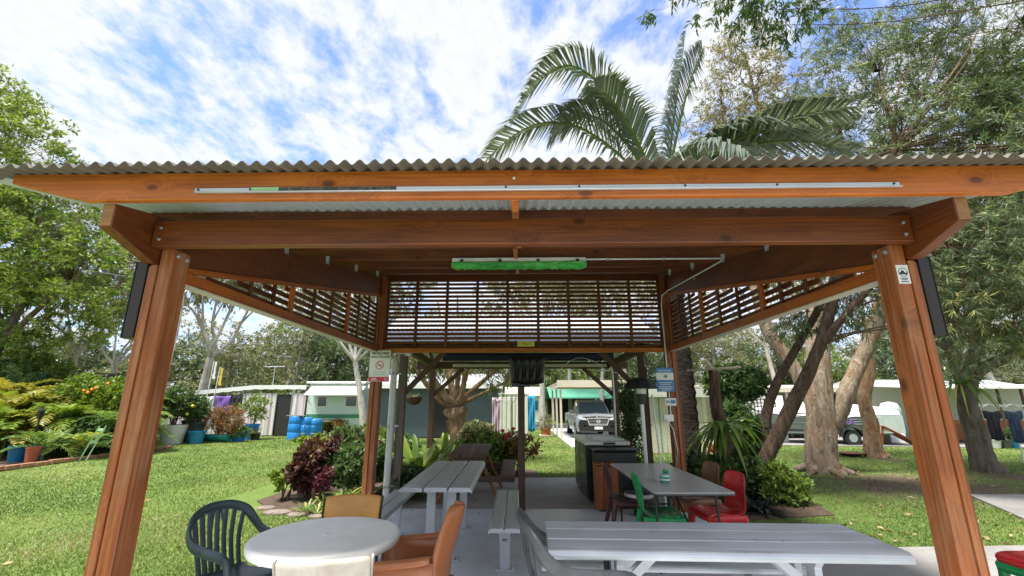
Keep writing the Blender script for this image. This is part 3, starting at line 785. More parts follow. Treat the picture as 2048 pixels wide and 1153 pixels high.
# smoke-free sign on the left rear post
def sign(name, label, cat, x, y, z, w, h, mat, rz=0.0):
    r = thing(name, label, cat, (x, y, z), rz)
    MB().cbox((0, 0, h / 2), (w, 0.006, h)).build('board', mat, r, local=True, bevel=0.0015, seg=1)
    return r
def on_sign(r, u, v, d=0.0045): return Matrix.Translation((u, -d, v)) @ Matrix.Rotation(PI / 2, 4, 'X')
def ring(name, r, u, v, ro, ri, mat, d=0.0042, n=28):
    mb = MB()
    for i in range(n):
        a, b = 2 * PI * i / n, 2 * PI * (i + 1) / n
        mb.add([(u + ro * math.cos(a), -d, v + ro * math.sin(a)), (u + ro * math.cos(b), -d, v + ro * math.sin(b)), (u + ri * math.cos(b), -d, v + ri * math.sin(b)), (u + ri * math.cos(a), -d, v + ri * math.sin(a))], [(0, 1, 2, 3)])
    return mb.build(name, mat, r, local=True)
p = on_y(758.5, 732, 7.0); W_, H_ = 0.325, 0.49
sg = sign('smoke_free_sign', 'white no-smoking sign with red band on the rear post beside the downpipe', 'sign', p.x, 7.0, p.z - H_ / 2, W_, H_, M['sign_white'])
MB().box((-W_ / 2 + 0.004, -0.0042, 0.004), (W_ / 2 - 0.004, -0.0034, 0.075)).build('red_band', M['sign_red'], sg, local=True)
lettering('SMOKE-FREE', 0.050, M['sign_black'], sg, on_sign(sg, 0, H_ - 0.052), bold=0.0012, local=True)
lettering('HEALTHCARE', 0.049, M['sign_black'], sg, on_sign(sg, 0, H_ - 0.105), bold=0.0012, local=True)
ring('prohibition_ring', sg, 0, 0.255, 0.066, 0.054, M['sign_red'])
MB().bar((-0.044, -0.0048, 0.299), (0.044, -0.0048, 0.211), 0.0008, 0.011, up=(0, 0, 1)).build('slash', M['sign_red'], sg, local=True)
MB().box((-0.038, -0.0040, 0.248), (0.038, -0.0034, 0.259)).build('cigarette', M['sign_black'], sg, local=True)
lettering('Thank you for not', 0.026, M['sign_grey'], sg, on_sign(sg, 0, 0.148), local=True)
lettering('smoking in this area', 0.026, M['sign_grey'], sg, on_sign(sg, 0, 0.113), local=True)
for z_, w_ in ((0.050, 0.07), (0.028, 0.11)): MB().cbox((-0.075, -0.0048, z_), (w_, 0.001, 0.012)).build('text_line', M['sign_white'], sg, local=True)
ring('crest', sg, 0.11, 0.040, 0.024, 0.010, M['cloth_lilac'], 0.0048)
# first-aid sign on the right rear post
p = on_y(1329, 760, 6.97); W_, H_ = 0.27, 0.36
fa = sign('first_aid_sign', 'blue and white first-aid sign with green cross on the rear post', 'sign', p.x, 6.965, p.z - H_ / 2, W_, H_, M['sign_blue'])
MB().box((-W_ / 2 + 0.003, -0.0042, 0.175), (W_ / 2 - 0.003, -0.0034, 0.285)).build('white_band', M['sign_white'], fa, local=True)
MB().cbox((0.01, -0.005, 0.23), (0.055, 0.001, 0.018)).cbox((0.01, -0.0052, 0.23), (0.018, 0.001, 0.055)).build('cross', M['sign_green'], fa, local=True)
ring('cross_ring', fa, 0.01, 0.23, 0.040, 0.034, M['sign_green'])
for i, (z, w) in enumerate(((0.135, 0.20), (0.11, 0.16), (0.075, 0.20), (0.05, 0.20), (0.025, 0.15), (0.315, 0.2))):
    MB().cbox((0, -0.0042, z), (w, 0.001, 0.009)).build('text_line', M['sign_white'], fa, local=True)
p = on_y(1340, 804, 6.97)
nb = sign('paper_notice', 'small white notice below the blue first-aid sign', 'notice', p.x, 6.967, p.z - 0.06, 0.17, 0.115, M['sign_white'])
MB().cbox((0.035, -0.0042, 0.06), (0.07, 0.001, 0.05)).build('printed_block', M['sign_blue'], nb, local=True)
MB().cbox((-0.04, -0.0042, 0.06), (0.055, 0.001, 0.035)).build('printed_block', M['sign_grey'], nb, local=True)
# sticker with a wave emblem on the right front post
xi = XC + 2.245
st = thing('wave_sticker', 'small white sticker with black wave emblem high on the front post', 'sticker', (xi + 0.042, 2.629, 2.24), 0.0)
MB().box((-0.036, -0.0015, 0), (0.036, 0.0, 0.118)).build('sheet', M['sign_white'], st, local=True)
ring('emblem_ring', st, 0, 0.072, 0.028, 0.024, M['sign_black'], 0.0022)
wav = [(-0.024, 0.058), (0.024, 0.058), (0.023, 0.072), (0.014, 0.066), (0.006, 0.078), (-0.004, 0.088), (-0.012, 0.076), (-0.023, 0.066)]
MB().prism([(x, z) for x, z in wav], 1, -0.0024, -0.0017).build('wave', M['sign_black'], st, local=True)
for z in (0.034, 0.024, 0.012): MB().cbox((0, -0.002, z), (0.046 if z != 0.024 else 0.034, 0.0008, 0.005)).build('text_line', M['sign_black'], st, local=True)
# yellow plaque on the rear screen rail
p = on_y(1052, 690, 7.02)
pl = thing('yellow_plaque', 'small yellow plaque with looped ends on the rear screen rail', 'plaque', (p.x, 7.02, 2.378))
MB().cbox((0, -0.012, 0.055), (0.27, 0.008, 0.085)).build('board', M['plaque_yellow'], pl, local=True, bevel=0.003)
MB().tube([(-0.06, -0.017, 0.050), (-0.03, -0.017, 0.060), (0.0, -0.017, 0.055), (0.03, -0.017, 0.048), (0.065, -0.017, 0.062)], 0.007, 6, flat=(0.2, 1.0)).build('faded_script', M['shade_olive'], pl, local=True)
for s in (-1, 1):
    MB().tube([(s * 0.135, -0.012, 0.02), (s * 0.175, -0.012, 0.035), (s * 0.185, -0.012, 0.06), (s * 0.165, -0.012, 0.10), (s * 0.135, -0.012, 0.09)], 0.010, 8).build('loop', M['dark_green_plastic'], pl, local=True, smooth=60)

# ================================================================== the lower, older shelter behind
sh = thing('low_shelter', 'lower brown-posted shelter with gabled corrugated roof behind the pavilion', 'shelter', (0.14, 8.8, 0))
SX0, SX1, SY0, SY1 = -1.88, 2.14, 7.56, 9.95
BP, GP = M['brown_post_wood'], M['grey_post_wood']
for x, y, mt in ((SX0, SY0, GP), (SX1, SY0, BP), (SX0 + 0.06, SY1, BP), (SX1 + 0.05, SY1, BP)):
    beam('post', (x, y, -0.04), (x, y, 2.36), 0.12 if y < 9 else 0.11, 0.12 if y < 9 else 0.11, mt, sh, up=(0, 1, 0))
beam('header', (SX0 - 0.35, SY0, 2.43), (SX1 + 0.35, SY0, 2.43), 0.09, 0.14, BP, sh)
beam('header', (SX0 - 0.3, SY1, 2.33), (SX1 + 0.35, SY1, 2.33), 0.09, 0.15, BP, sh)
for x in (SX0 + 0.03, SX1 + 0.02):
    beam('side_plate', (x, SY0 + 0.05, 2.43), (x, SY1 - 0.05, 2.36), 0.08, 0.14, BP, sh)
for y, zh in ((SY0, 2.36), (SY1, 2.26)):
    for s, x in ((1, SX0 + (0.06 if y > 9 else 0)), (-1, SX1 + (0.05 if y > 9 else 0))):
        beam('brace', (x + s * 0.05, y, 1.70), (x + s * 0.68, y, zh), 0.06, 0.085, BP, sh)
ridge_y, ridge_z = 8.75, 3.2
def slope_front(y): return 2.50 + (y - 7.32) * (ridge_z - 2.50) / (ridge_y - 7.32)
def slope_back(y): return ridge_z - (y - ridge_y) * 0.44
for i in range(6):
    corrugated('roof_sheet', sw, 7.32, ridge_y, slope_front, M['roof_zinc'], None, sh, -2.32 + i * sw, amp=0.010)
    corrugated('roof_sheet', sw, ridge_y, 10.45, slope_back, M['roof_zinc'], None, sh, -2.32 + i * sw, amp=0.010)
for y in (7.75, 8.3, 9.2, 9.7):
    z = (slope_front(y) if y < ridge_y else slope_back(y)) - 0.035
    beam('purlin', (-2.3, y, z), (2.42, y, z), 0.045, 0.06, BP, sh)
for x in (SX0, 0.13, SX1):
    beam('rafter', (x, 7.4, slope_front(7.4) - 0.115), (x, ridge_y, ridge_z - 0.115), 0.045, 0.09, BP, sh)
    beam('rafter', (x, ridge_y, ridge_z - 0.115), (x, 10.3, slope_back(10.3) - 0.115), 0.045, 0.09, BP, sh)
# rolled navy blind and white roller tube under the rear header
a, b = on_y(905, 718, 9.85), on_y(1225, 718, 9.85)
bl = thing('rolled_blind', 'navy canvas blind rolled up under the rear header of the low shelter', 'blind', ((a.x + b.x) / 2, 9.84, 2.33))
MB().tube([(a.x - .2, 9.80, 2.50), (b.x, 9.80, 2.50)], 0.088, 14).build('roll', M['navy_canvas'], bl, smooth=60)
MB().tube([(a.x + 0.02, 9.80, 2.315), (b.x - 0.15, 9.80, 2.315)], 0.038, 12).build('roller_tube', M['cream_paint'], bl, smooth=60)
# white downpipe with elbow
dp = thing('downpipe', 'white plastic downpipe with elbow beside the grey timber post', 'downpipe', (-2.0, 7.42, 0))
MB().tube([(-1.80, 7.46, 2.36), (-1.90, 7.44, 2.37), (-1.985, 7.42, 2.33), (-2.0, 7.42, 2.22), (-2.0, 7.42, 0.0)], 0.052, 14).build('pipe', M['white_paint'], dp, smooth=60)
MB().tube([(-1.74, 7.46, 2.36), (-1.84, 7.46, 2.36)], 0.075, 16).build('elbow_collar', M['white_paint'], dp, smooth=60)
for z in (0.25, 1.15, 1.98): MB().tube([(-2.0, 7.42, z), (-2.0, 7.42, z + 0.035)], 0.057, 14).bar((-1.99, 7.44, z + 0.017), (-1.90, 7.50, z + 0.017), 0.02, 0.03).build('clip', M['galvanised'], dp)
# lone timber post with padded black cover on top
x = on_y(1043, 900, 7.12).x
tp = beam('timber_post', (x, 7.12, 0), (x, 7.12, 1.86), 0.105, 0.105, BP, None, up=(0, 1, 0)); tag(tp, 'slim brown timber post standing under the black padded cover', 'post')
p0, p1 = on_y(1018, 712, 6.98), on_y(1092, 766, 6.98)
cv = thing('padded_cover', 'black quilted cover over a screen mounted on the slim post', 'cover', ((p0.x + p1.x) / 2, 7.02, p1.z))
rows = []
w, h = p1.x - p0.x, p0.z - p1.z
for j in range(15):
    tz = j / 14
    row = []
    for i in range(37):
        tx = i / 36
        ex = 1 - max(0, abs(tx - .5) * 2 - 0.86) / 0.14 * 0.25
        edge = min(1, min(tx, 1 - tx) * 14) * min(1, min(tz, 1 - tz) * 9 + 0.05)
        rib = abs(math.sin(tx * PI * 5)) ** 0.6
        wobble = 0.012 * math.sin(tx * 40 + tz * 23) * math.sin(tz * 31 + tx * 9)
        d = edge * (0.045 + 0.055 * rib + wobble)
        zz = p1.z + h * tz + 0.035 * (1 - (2 * tx - 1) ** 2) * (-1 if tz < .5 else 0) * (1 - 2 * tz if tz < .5 else 0)
        sx = (tx - .5) * (1 - 0.10 * (1 - tz)) + .5
        row.append((p0.x + w * sx, 7.06 - d * 1.3, zz))
    rows.append(row)
MB().grid(rows).build('quilt_front', M['black_quilt'], cv, smooth=179)
MB().box((p0.x + 0.035, 7.055, p1.z + 0.02), (p1.x - 0.035, 7.16, p0.z - 0.01)).build('casing', M['black_plastic'], cv, bevel=0.02)
MB().box((x - 0.15, 7.03, p1.z - 0.06), (x + 0.15, 7.15, p1.z + 0.02)).build('mount', M['black_plastic'], cv, bevel=0.01)

# the pavilion stands very slightly askew to the camera's axis
SK = Matrix.Translation((XC - 0.0275, 4.9, 0)) @ Matrix.Rotation(-0.0125, 4, 'Z') @ Matrix.Translation((-XC, -4.9, 0))
for o in [o for o in bpy.data.objects if o.parent is None and o.name.split('.')[0] in ('timber_pavilion', 'dark_signboard', 'batten_light', 'conduit', 'power_outlet', 'wave_sticker', 'yellow_plaque', 'smoke_free_sign', 'first_aid_sign', 'paper_notice')]:
    o.matrix_basis = SK @ o.matrix_basis
# ================================================================== furniture
def plank_profile(w, t, nose=None, rib=0.019, groove=0.0022):
    """section (across, up) of an extruded aluminium plank with rounded edges; nose = -1/+1 rounds that edge over further"""
    n = max(3, int(w / rib)); top = []; e = 0.017
    for i in range(n):
        a, b = -w / 2 + w * i / n, -w / 2 + w * (i + 1) / n
        g = (b - a) * 0.16
        top += [(a + g * 0.4, t - groove), (a + g, t), (b - g, t), (b - g * 0.4, t - groove)]
    def arc(r, k): return [(w / 2 - r + r * math.sin(a), t - r + r * math.cos(a)) for a in np.linspace(0.1, PI / 2, k)]
    left = [(-x, z) for x, z in arc(e, 5)][::-1]
    r = t if nose else e
    mid = [p for p in top if -w / 2 + e < p[0] < w / 2 - r]
    sec = [(-w / 2, 0)] + left + mid + arc(r, 7 if nose else 5) + ([(w / 2, -0.012), (w / 2 - 0.006, -0.012), (w / 2 - 0.006, 0)] if nose else [(w / 2, 0)])
    if nose and nose < 0: sec = [(-x, z) for x, z in sec][::-1]
    return sec
def alu_planks(root, L, specs, ztop, t=0.036):
    for c, w, nose in specs:
        sec = plank_profile(w, t, nose)
        mb = MB().prism([(c + y, ztop - t + z) for y, z in sec], 0, -L / 2, L / 2)
        p = mb.build('plank', M['aluminium'], root, local=True, smooth=35)
        for s in (-1, 1):
            MB().prism([(c + y * 0.99, ztop - t + z * 0.98) for y, z in plank_profile(w, t, nose, groove=0.0)], 0, s * L / 2, s * (L / 2 + 0.004)).build('end_cap', M['aluminium_leg'], p, local=True)
def alu_pedestal(root, x, ztop, wide, flare, name='leg'):
    """one flared plate leg with a bolted foot; local x along the bench"""
    h = ztop
    prof = [(-wide, 0.012), (-wide, h - 0.20), (-flare * 0.62, h - 0.07), (-flare, h - 0.01), (-flare, h), (flare, h), (flare, h - 0.01), (flare * 0.62, h - 0.07), (wide, h - 0.20), (wide, 0.012)]
    l = MB().prism(prof, 0, x - 0.022, x + 0.022).build(name, M['aluminium_leg'], root, local=True, bevel=0.004)
    MB().box((x - 0.035, -wide - 0.045, 0.0), (x + 0.035, wide + 0.045, 0.012)).build('foot', M['aluminium_leg'], l, local=True, bevel=0.004)
    for s in (-1, 1): MB().tube([(x, s * (wide + 0.027), 0.012), (x, s * (wide + 0.027), 0.032)], 0.016, 8).build('bolt', M['galvanised'], l, local=True)
    return l
def alu_bench(label, loc, rz, L, group, nose_side=1):
    r = thing('aluminium_bench', label, 'bench', loc, rz, group)
    alu_planks(r, L, [(-0.073, 0.142, -1 if nose_side < 0 else None), (0.073, 0.142, 1 if nose_side > 0 else None)], 0.445)
    for s in (-1, 1): alu_pedestal(r, s * (L / 2 - 0.36), 0.408, 0.048, 0.10)
    return r
def alu_table(label, loc, rz, L, W):
    r = thing('aluminium_table', label, 'table', loc, rz, 'aluminium picnic tables')
    w = W / 3
    alu_planks(r, L, [(-w, w - 0.016, -1), (0, w - 0.016, None), (w, w - 0.016, 1)], 0.75, 0.040)
    for s in (-1, 1):
        x = s * (L / 2 - 0.42)
        for q in (-1, 1):
            l = MB().prism([(q * 0.06, 0.012), (q * 0.15, 0.012), (q * 0.15, 0.62), (q * 0.22, 0.70), (q * 0.22, 0.709), (q * 0.06, 0.709)], 0, x - 0.022, x + 0.022).build('leg', M['aluminium_leg'], r, local=True, bevel=0.004)
            MB().box((x - 0.04, min(q * .05, q * .2), 0), (x + 0.04, max(q * .05, q * .2), 0.012)).build('foot', M['aluminium_leg'], l, local=True, bevel=0.003)
            MB().tube([(x - 0.0, q * 0.18, 0.012), (x, q * 0.18, 0.035)], 0.017, 8).build('bolt', M['galvanised'], l, local=True)
            MB().bar((x + s * -0.03, q * 0.10, 0.50), (x - s * 0.26, q * 0.10, 0.70), 0.012, 0.05).build('brace', M['aluminium_leg'], l, local=True)
        MB().box((x - 0.03, -W / 2 + 0.06, 0.690), (x + 0.03, W / 2 - 0.06, 0.708)).build('crossbar', M['aluminium_leg'], r, local=True)
        MB().box((x - 0.0235, 0.075, 0.655), (x - 0.0225, 0.135, 0.672)).build('maker_plate', M['dark_metal'], r, local=True)
    return r
alu_table('long silver aluminium table with a grey plastic chair tucked at its end', (1.185, 3.05, 0), -0.035, 1.97, 0.66)
alu_bench('silver aluminium bench beyond the table with the grey plastic chair', (1.12, 3.62, 0), -0.035, 1.85, 'aluminium benches', -1)
alu_table('silver aluminium table standing lengthways between two aluminium benches', (-0.765, 5.57, 0), PI / 2, 1.98, 0.72)
b1 = alu_bench('aluminium bench between the lengthways table and the slim brown post', (-0.10, 5.28, 0), PI / 2, 1.80, 'aluminium benches', 1)
for k_, (z_, w_) in enumerate(((0.265, 0.045), (0.252, 0.045))): MB().box((-0.5645, -w_ / 2, z_ - (0.005 if k_ == 0 else 0.002)), (-0.5630, w_ / 2, z_ + (0.005 if k_ == 0 else 0.002))).build('maker_mark', M['sign_black'], b1, local=True)
alu_bench('aluminium bench between the lengthways table and the flower bed', (-1.43, 5.30, 0), PI / 2, 1.80, 'aluminium benches', 1)

# white round table
rt = thing('round_table', 'round white plastic garden table with a centre hole cap', 'table', (-1.205, 3.13, 0))
R_ = 0.455
MB().lathe([(0.02, 0.695), (R_ - 0.05, 0.695), (R_ - 0.012, 0.672), (R_ - 0.006, 0.672), (R_, 0.682), (R_ + 0.003, 0.712), (R_ - 0.004, 0.724), (R_ - 0.016, 0.7285), (R_ - 0.03, 0.7265), (0.02, 0.7265)], n=72).build('table_top', M['white_plastic'], rt, local=True, smooth=40)
MB().lathe([(0.028, 0.7265), (0.028, 0.7295), (0.022, 0.7305), (0.001, 0.7305)], n=20).build('hole_cap', M['white_paint'], rt, local=True, smooth=40)
for i in range(4):
    a = PI / 4 + i * PI / 2 + 0.35
    c, s = math.cos(a), math.sin(a)
    MB().tube([(c * 0.20, s * 0.20, 0.695), (c * 0.22, s * 0.22, 0.45), (c * 0.31, s * 0.31, 0.0)], [0.047, 0.042, 0.030], 14).build('leg', M['white_plastic'], rt, local=True, smooth=50)
MB().lathe([(0.22, 0.655), (0.23, 0.66), (0.23, 0.694), (0.22, 0.695)], n=24).build('apron', M['white_plastic'], rt, local=True, smooth=40)

# ---------------------------------------------------------------- chairs (front toward local +Y)
def smooth_path(ctrl, n=6):
    """Catmull-Rom through ctrl"""
    P = [Vector(p) for p in ctrl]; P = [P[0] * 2 - P[1]] + P + [P[-1] * 2 - P[-2]]
    out = []
    for i in range(1, len(P) - 2):
        for k in range(n):
            t = k / n; a, b, c, d = P[i - 1], P[i], P[i + 1], P[i + 2]
            out.append(0.5 * ((2 * b) + (c - a) * t + (2 * a - 5 * b + 4 * c - d) * t * t + (3 * b - a - 3 * c + d) * t ** 3))
    return out + [P[-2]]
def shell(profile, nv=11, curve_back=0.05, curve_seat=0.018, corner=0.035):
    """profile rows (y, z, halfwidth); returns grid rows bowed across the width"""
    rows = []
    for i, (y, z, hw) in enumerate(profile):
        back = min(1, max(0, (z - 0.47) / 0.15))
        row = []
        for j in range(nv):
            t = -1 + 2 * j / (nv - 1)
            row.append((t * hw, y + back * curve_back * t * t, z + (1 - back) * curve_seat * t * t))
        rows.append(row)
    return rows
def slat_armchair(name, label, mat, loc, rz, group=None):
    r = thing(name, label, 'chair', loc, rz, group)
    seat = [(0.235, 0.385, 0.215), (0.245, 0.41, 0.225), (0.225, 0.432, 0.23), (0.12, 0.428, 0.23), (0.0, 0.415, 0.225), (-0.10, 0.41, 0.215), (-0.19, 0.42, 0.205), (-0.225, 0.445, 0.20)]
    MB().grid(shell(seat)).build('seat', mat, r, local=True, smooth=179, solid=0.014, subsurf=1)
    arch_ctrl = [(-0.285, 0.02, 0.655), (-0.295, -0.12, 0.675), (-0.285, -0.22, 0.735), (-0.235, -0.285, 0.825), (-0.12, -0.325, 0.875), (0, -0.335, 0.885), (0.12, -0.325, 0.875), (0.235, -0.285, 0.825), (0.285, -0.22, 0.735), (0.295, -0.12, 0.675), (0.285, 0.02, 0.655)]
    pts = smooth_path(arch_ctrl, 5)
    MB().tube(pts, 0.029, 10, flat=(0.65, 1.25)).build('back_rim', mat, r, local=True, smooth=70)
    for s in (-1, 1):
        pa = smooth_path([(s * 0.285, 0.0, 0.655), (s * 0.288, 0.13, 0.650), (s * 0.284, 0.225, 0.635), (s * 0.272, 0.262, 0.585), (s * 0.262, 0.265, 0.45), (s * 0.275, 0.285, 0.0)], 4)
        MB().tube(pa, [0.031] * (len(pa) - 9) + [0.026] * 9, 10, flat=(1.1, 0.8), up=(s, 0, 0.2)).build('arm', mat, r, local=True, smooth=70)
        pl = smooth_path([(s * 0.20, -0.20, 0.44), (s * 0.225, -0.235, 0.25), (s * 0.245, -0.30, 0.0)], 4)
        MB().tube(pl, [0.030] * 5 + [0.024] * 4, 10).build('leg', mat, r, local=True, smooth=70)
    for i in range(7):
        t = -1 + 2 * i / 6
        # foot on the seat's rear edge, head on the rim
        top = min(pts, key=lambda p: abs(p.x - t * 0.225) + (0 if p.z > 0.72 else 9))
        b = Vector((t * 0.165, -0.215 + 0.02 * t * t, 0.43))
        mid = (b + top) / 2 + Vector((t * -0.012, -0.022, 0))
        MB().tube(smooth_path([b, mid, top], 4), 0.022, 8, flat=(1.0, 0.30), up=(0, 1, 0)).build('back_slat', mat, r, local=True, smooth=70)
        if i in (2, 4):
            q = min(pts, key=lambda p: abs(p.x - t * 0.225 * 0.35) + (0 if p.z > 0.72 else 9))
            MB().tube([mid + Vector((0, 0, 0.05)), (mid + q) / 2 + Vector((0, -0.01, 0.03)), q], 0.012, 8, flat=(1.0, 0.4), up=(0, 1, 0)).build('back_slat', mat, r, local=True, smooth=70)
    return r
def solid_armchair(label, mat, loc, rz):
    r = thing('plastic_armchair', label, 'chair', loc, rz)
    seat = [(0.25, 0.36, 0.225), (0.26, 0.40, 0.235), (0.235, 0.425, 0.24), (0.10, 0.415, 0.24), (-0.05, 0.395, 0.235), (-0.17, 0.40, 0.23), (-0.22, 0.43, 0.225)]
    MB().grid(shell(seat)).build('seat', mat, r, local=True, smooth=179, solid=0.016, subsurf=1)
    back = [(-0.205, 0.42, 0.225), (-0.225, 0.50, 0.225), (-0.245, 0.60, 0.222), (-0.272, 0.70, 0.212), (-0.30, 0.80, 0.188), (-0.318, 0.87, 0.150), (-0.326, 0.905, 0.105), (-0.328, 0.916, 0.06)]
    MB().grid(shell(back, 13, 0.075)).build('backrest', mat, r, local=True, smooth=179, solid=0.032, subsurf=1)
    for s in (-1, 1):
        # broad arm that turns down into the front leg, with a side panel closing it to the seat
        path = [(-0.20, 0.685), (-0.10, 0.665), (0.05, 0.650), (0.17, 0.642), (0.225, 0.628), (0.252, 0.59), (0.258, 0.50), (0.262, 0.0)]
        rows = []
        for y, z in path:
            wi, wo = 0.222, 0.30
            dz = 0.012
            rows.append([(s * wi, y, z - dz), (s * (wi + 0.012), y, z), (s * (wi + wo) / 2, y + 0.004, z + 0.004), (s * (wo - 0.012), y, z), (s * wo, y - 0.004, z - dz - 0.012)])
        MB().grid(rows).build('arm', mat, r, local=True, smooth=179, solid=0.018, subsurf=1)
        MB().grid([[(s * 0.228, y, z) for y in np.linspace(-0.20, 0.235, 6)] for z in (0.40, 0.50, 0.60, 0.648)]).build('side_panel', mat, r, local=True, smooth=179, solid=0.012)
        MB().tube([(s * 0.21, -0.21, 0.43), (s * 0.235, -0.25, 0.2), (s * 0.25, -0.30, 0)], [0.034, 0.030, 0.024], 10).build('leg', mat, r, local=True, smooth=60)
    return r
def shell_chair(label, mat, loc, rz, group=None, name='plastic_chair'):
    r = thing(name, label, 'chair', loc, rz, group)
    prof = [(0.205, 0.375, 0.205), (0.222, 0.405, 0.215), (0.215, 0.432, 0.22), (0.16, 0.445, 0.222), (0.05, 0.438, 0.222), (-0.07, 0.428, 0.215), (-0.15, 0.436, 0.208), (-0.192, 0.462, 0.205), (-0.212, 0.52, 0.205), (-0.228, 0.60, 0.208), (-0.246, 0.70, 0.207), (-0.262, 0.77, 0.198), (-0.272, 0.805, 0.178), (-0.276, 0.822, 0.14)]
    MB().grid(shell(prof, 11, 0.045, 0.012)).build('seat_shell', mat, r, local=True, smooth=179, solid=0.013, subsurf=1)
    for s in (-1, 1):
        MB().grid([[(s * (0.218 + 0.004 * k), y, 0.44 - 0.055 * k) for y in np.linspace(-0.17, 0.19, 5)] for k in (0, 0.5, 1)]).build('skirt', mat, r, local=True, smooth=179, solid=0.012)
        MB().tube([(s * 0.19, 0.18, 0.43), (s * 0.205, 0.20, 0.2), (s * 0.225, 0.225, 0)], [0.032, 0.026, 0.018], 10).build('leg', mat, r, local=True, smooth=60)
        MB().tube([(s * 0.19, -0.17, 0.43), (s * 0.205, -0.21, 0.2), (s * 0.22, -0.27, 0)], [0.032, 0.026, 0.018], 10).build('leg', mat, r, local=True, smooth=60)
    return r
def vinyl_chair(label, mat, edge, loc, rz, top=0.80):
    r = thing('padded_chair', label, 'chair', loc, rz)
    rows = []
    for j in range(9):
        t = j / 8; z = top - 0.30 + 0.30 * t
        rows.append([(u * (0.228 - 0.012 * (1 - t)), -0.215 - 0.05 * t + 0.055 * u * u + 0.012 * math.sin(t * PI), z + 0.006 * (1 - u * u)) for u in np.linspace(-1, 1, 13)])
    b = MB().grid(rows).build('backrest', mat, r, local=True, smooth=179, solid=0.034, subsurf=1)
    side = smooth_path([rows[0][0], rows[4][0], rows[8][0]], 3)
    for q in (0, 12):
        sd_ = [Vector(rw[q]) + Vector((0.004 if q else -0.004, 0, 0)) for rw in rows]
        MB().tube(sd_, 0.013, 8, flat=(0.5, 1.4)).build('piping', edge, b, local=True, smooth=60)
    rows = [[(u * 0.225, y, 0.445 + 0.018 * (1 - u * u) * (1 - ((y - 0.01) / 0.25) ** 2)) for u in np.linspace(-1, 1, 9)] for y in np.linspace(-0.20, 0.225, 9)]
    MB().grid(rows).build('seat', mat, r, local=True, smooth=179, solid=0.045, subsurf=1)
    for s in (-1, 1):
        MB().tube(smooth_path([(s * 0.20, -0.262, top - 0.08), (s * 0.21, -0.235, 0.50), (s * 0.212, -0.20, 0.42), (s * 0.215, 0.16, 0.41), (s * 0.218, 0.20, 0.38), (s * 0.225, 0.23, 0.0)], 4), 0.011, 8).build('frame', M['dark_metal'], r, local=True, smooth=60)
        MB().tube([(s * 0.212, -0.19, 0.41), (s * 0.225, -0.28, 0.0)], 0.011, 8).build('leg', M['dark_metal'], r, local=True, smooth=60)
    return r
slat_armchair('slatted_armchair', 'dark green slatted plastic armchair on the lawn edge', M['dark_green_plastic'], (-1.95, 3.47, -0.035), -PI / 2 - 0.42, 'plastic armchairs').scale = (0.86, 0.86, 0.94)
slat_armchair('slatted_armchair', 'grey slatted plastic armchair tucked under the end of the aluminium table', M['grey_plastic'], (0.36, 2.92, 0), -PI / 2 + 0.10, 'plastic armchairs')
vinyl_chair('tan orange vinyl chair with dark edging beyond the round white table', M['tan_vinyl'], M['dark_metal'], (-1.30, 3.72, 0), PI + 0.10)
vinyl_chair('beige vinyl chair with stained back pulled up to the round white table', M['beige_vinyl'], M['beige_vinyl'], (-0.98, 2.66, 0), 0.16, 0.80)
solid_armchair('glossy brown plastic armchair with solid rounded back', M['brown_plastic'], (-0.66, 3.10, 0), PI / 2 - 0.06)
# folding table and its chairs
ft = thing('folding_table', 'grey laminate folding table with thin dark legs', 'table', (1.665, 5.43, 0))
sec = []
for cx, cy, a0 in ((0.33, 0.94, 0), (-0.33, 0.94, PI / 2), (-0.33, -0.94, PI), (0.33, -0.94, 1.5 * PI)):
    sec += [(cx + 0.05 * math.cos(a0 + k * PI / 8), cy + 0.05 * math.sin(a0 + k * PI / 8)) for k in range(5)]
MB().prism(sec, 2, 0.712, 0.738).build('table_top', M['grey_table_top'], ft, local=True, bevel=0.006)
MB().prism([(x * 1.006, y * 1.003) for x, y in sec], 2, 0.705, 0.722).build('edge_trim', M['grey_plastic'], ft, local=True, bevel=0.004)
for sy in (-1, 1):
    for sx in (-1, 1):
        MB().tube([(sx * 0.29, sy * 0.72, 0.706), (sx * 0.31, sy * 0.78, 0.0)], 0.0125, 8).build('leg', M['dark_metal'], ft, local=True, smooth=60)
    MB().tube([(-0.29, sy * 0.72, 0.66), (0.29, sy * 0.72, 0.66)], 0.010, 8).build('crossbar', M['dark_metal'], ft, local=True, smooth=60)
    MB().tube([(0, sy * 0.74, 0.42), (0, sy * 0.28, 0.70)], 0.009, 8).build('brace', M['dark_metal'], ft, local=True, smooth=60)
    MB().tube([(-0.30, sy * 0.755, 0.28), (0.30, sy * 0.755, 0.28)], 0.010, 8).build('stretcher', M['dark_metal'], ft, local=True, smooth=60)
shell_chair('bright green glossy plastic chair at the folding table', M['green_plastic'], (1.50, 5.02, 0), -PI / 2 - 0.10, 'plastic shell chairs')
shell_chair('bright red glossy plastic chair at the folding table', M['red_plastic'], (2.12, 5.08, 0), PI / 2 + 0.08, 'plastic shell chairs')
shell_chair('dark maroon plastic chair between the wooden box and the folding table', M['maroon_plastic'], (1.33, 5.72, 0), -PI / 2 - 0.05, 'plastic shell chairs')
shell_chair('dull brown plastic chair behind the red one at the folding table', M['tan_plastic'], (2.20, 5.85, 0), PI / 2 + 0.1, 'plastic shell chairs')
q = on_y(2012, 1085, 3.5)
c1 = shell_chair('green plastic chair under a stacked red one on the paved apron', M['green_plastic'], (3.73, 3.46, -0.012), PI / 2 + 0.25, 'plastic shell chairs')
c2 = shell_chair('red plastic chair stacked on a green one on the paved apron', M['red_plastic'], (3.745, 3.463, 0.035), PI / 2 + 0.25, 'plastic shell chairs')
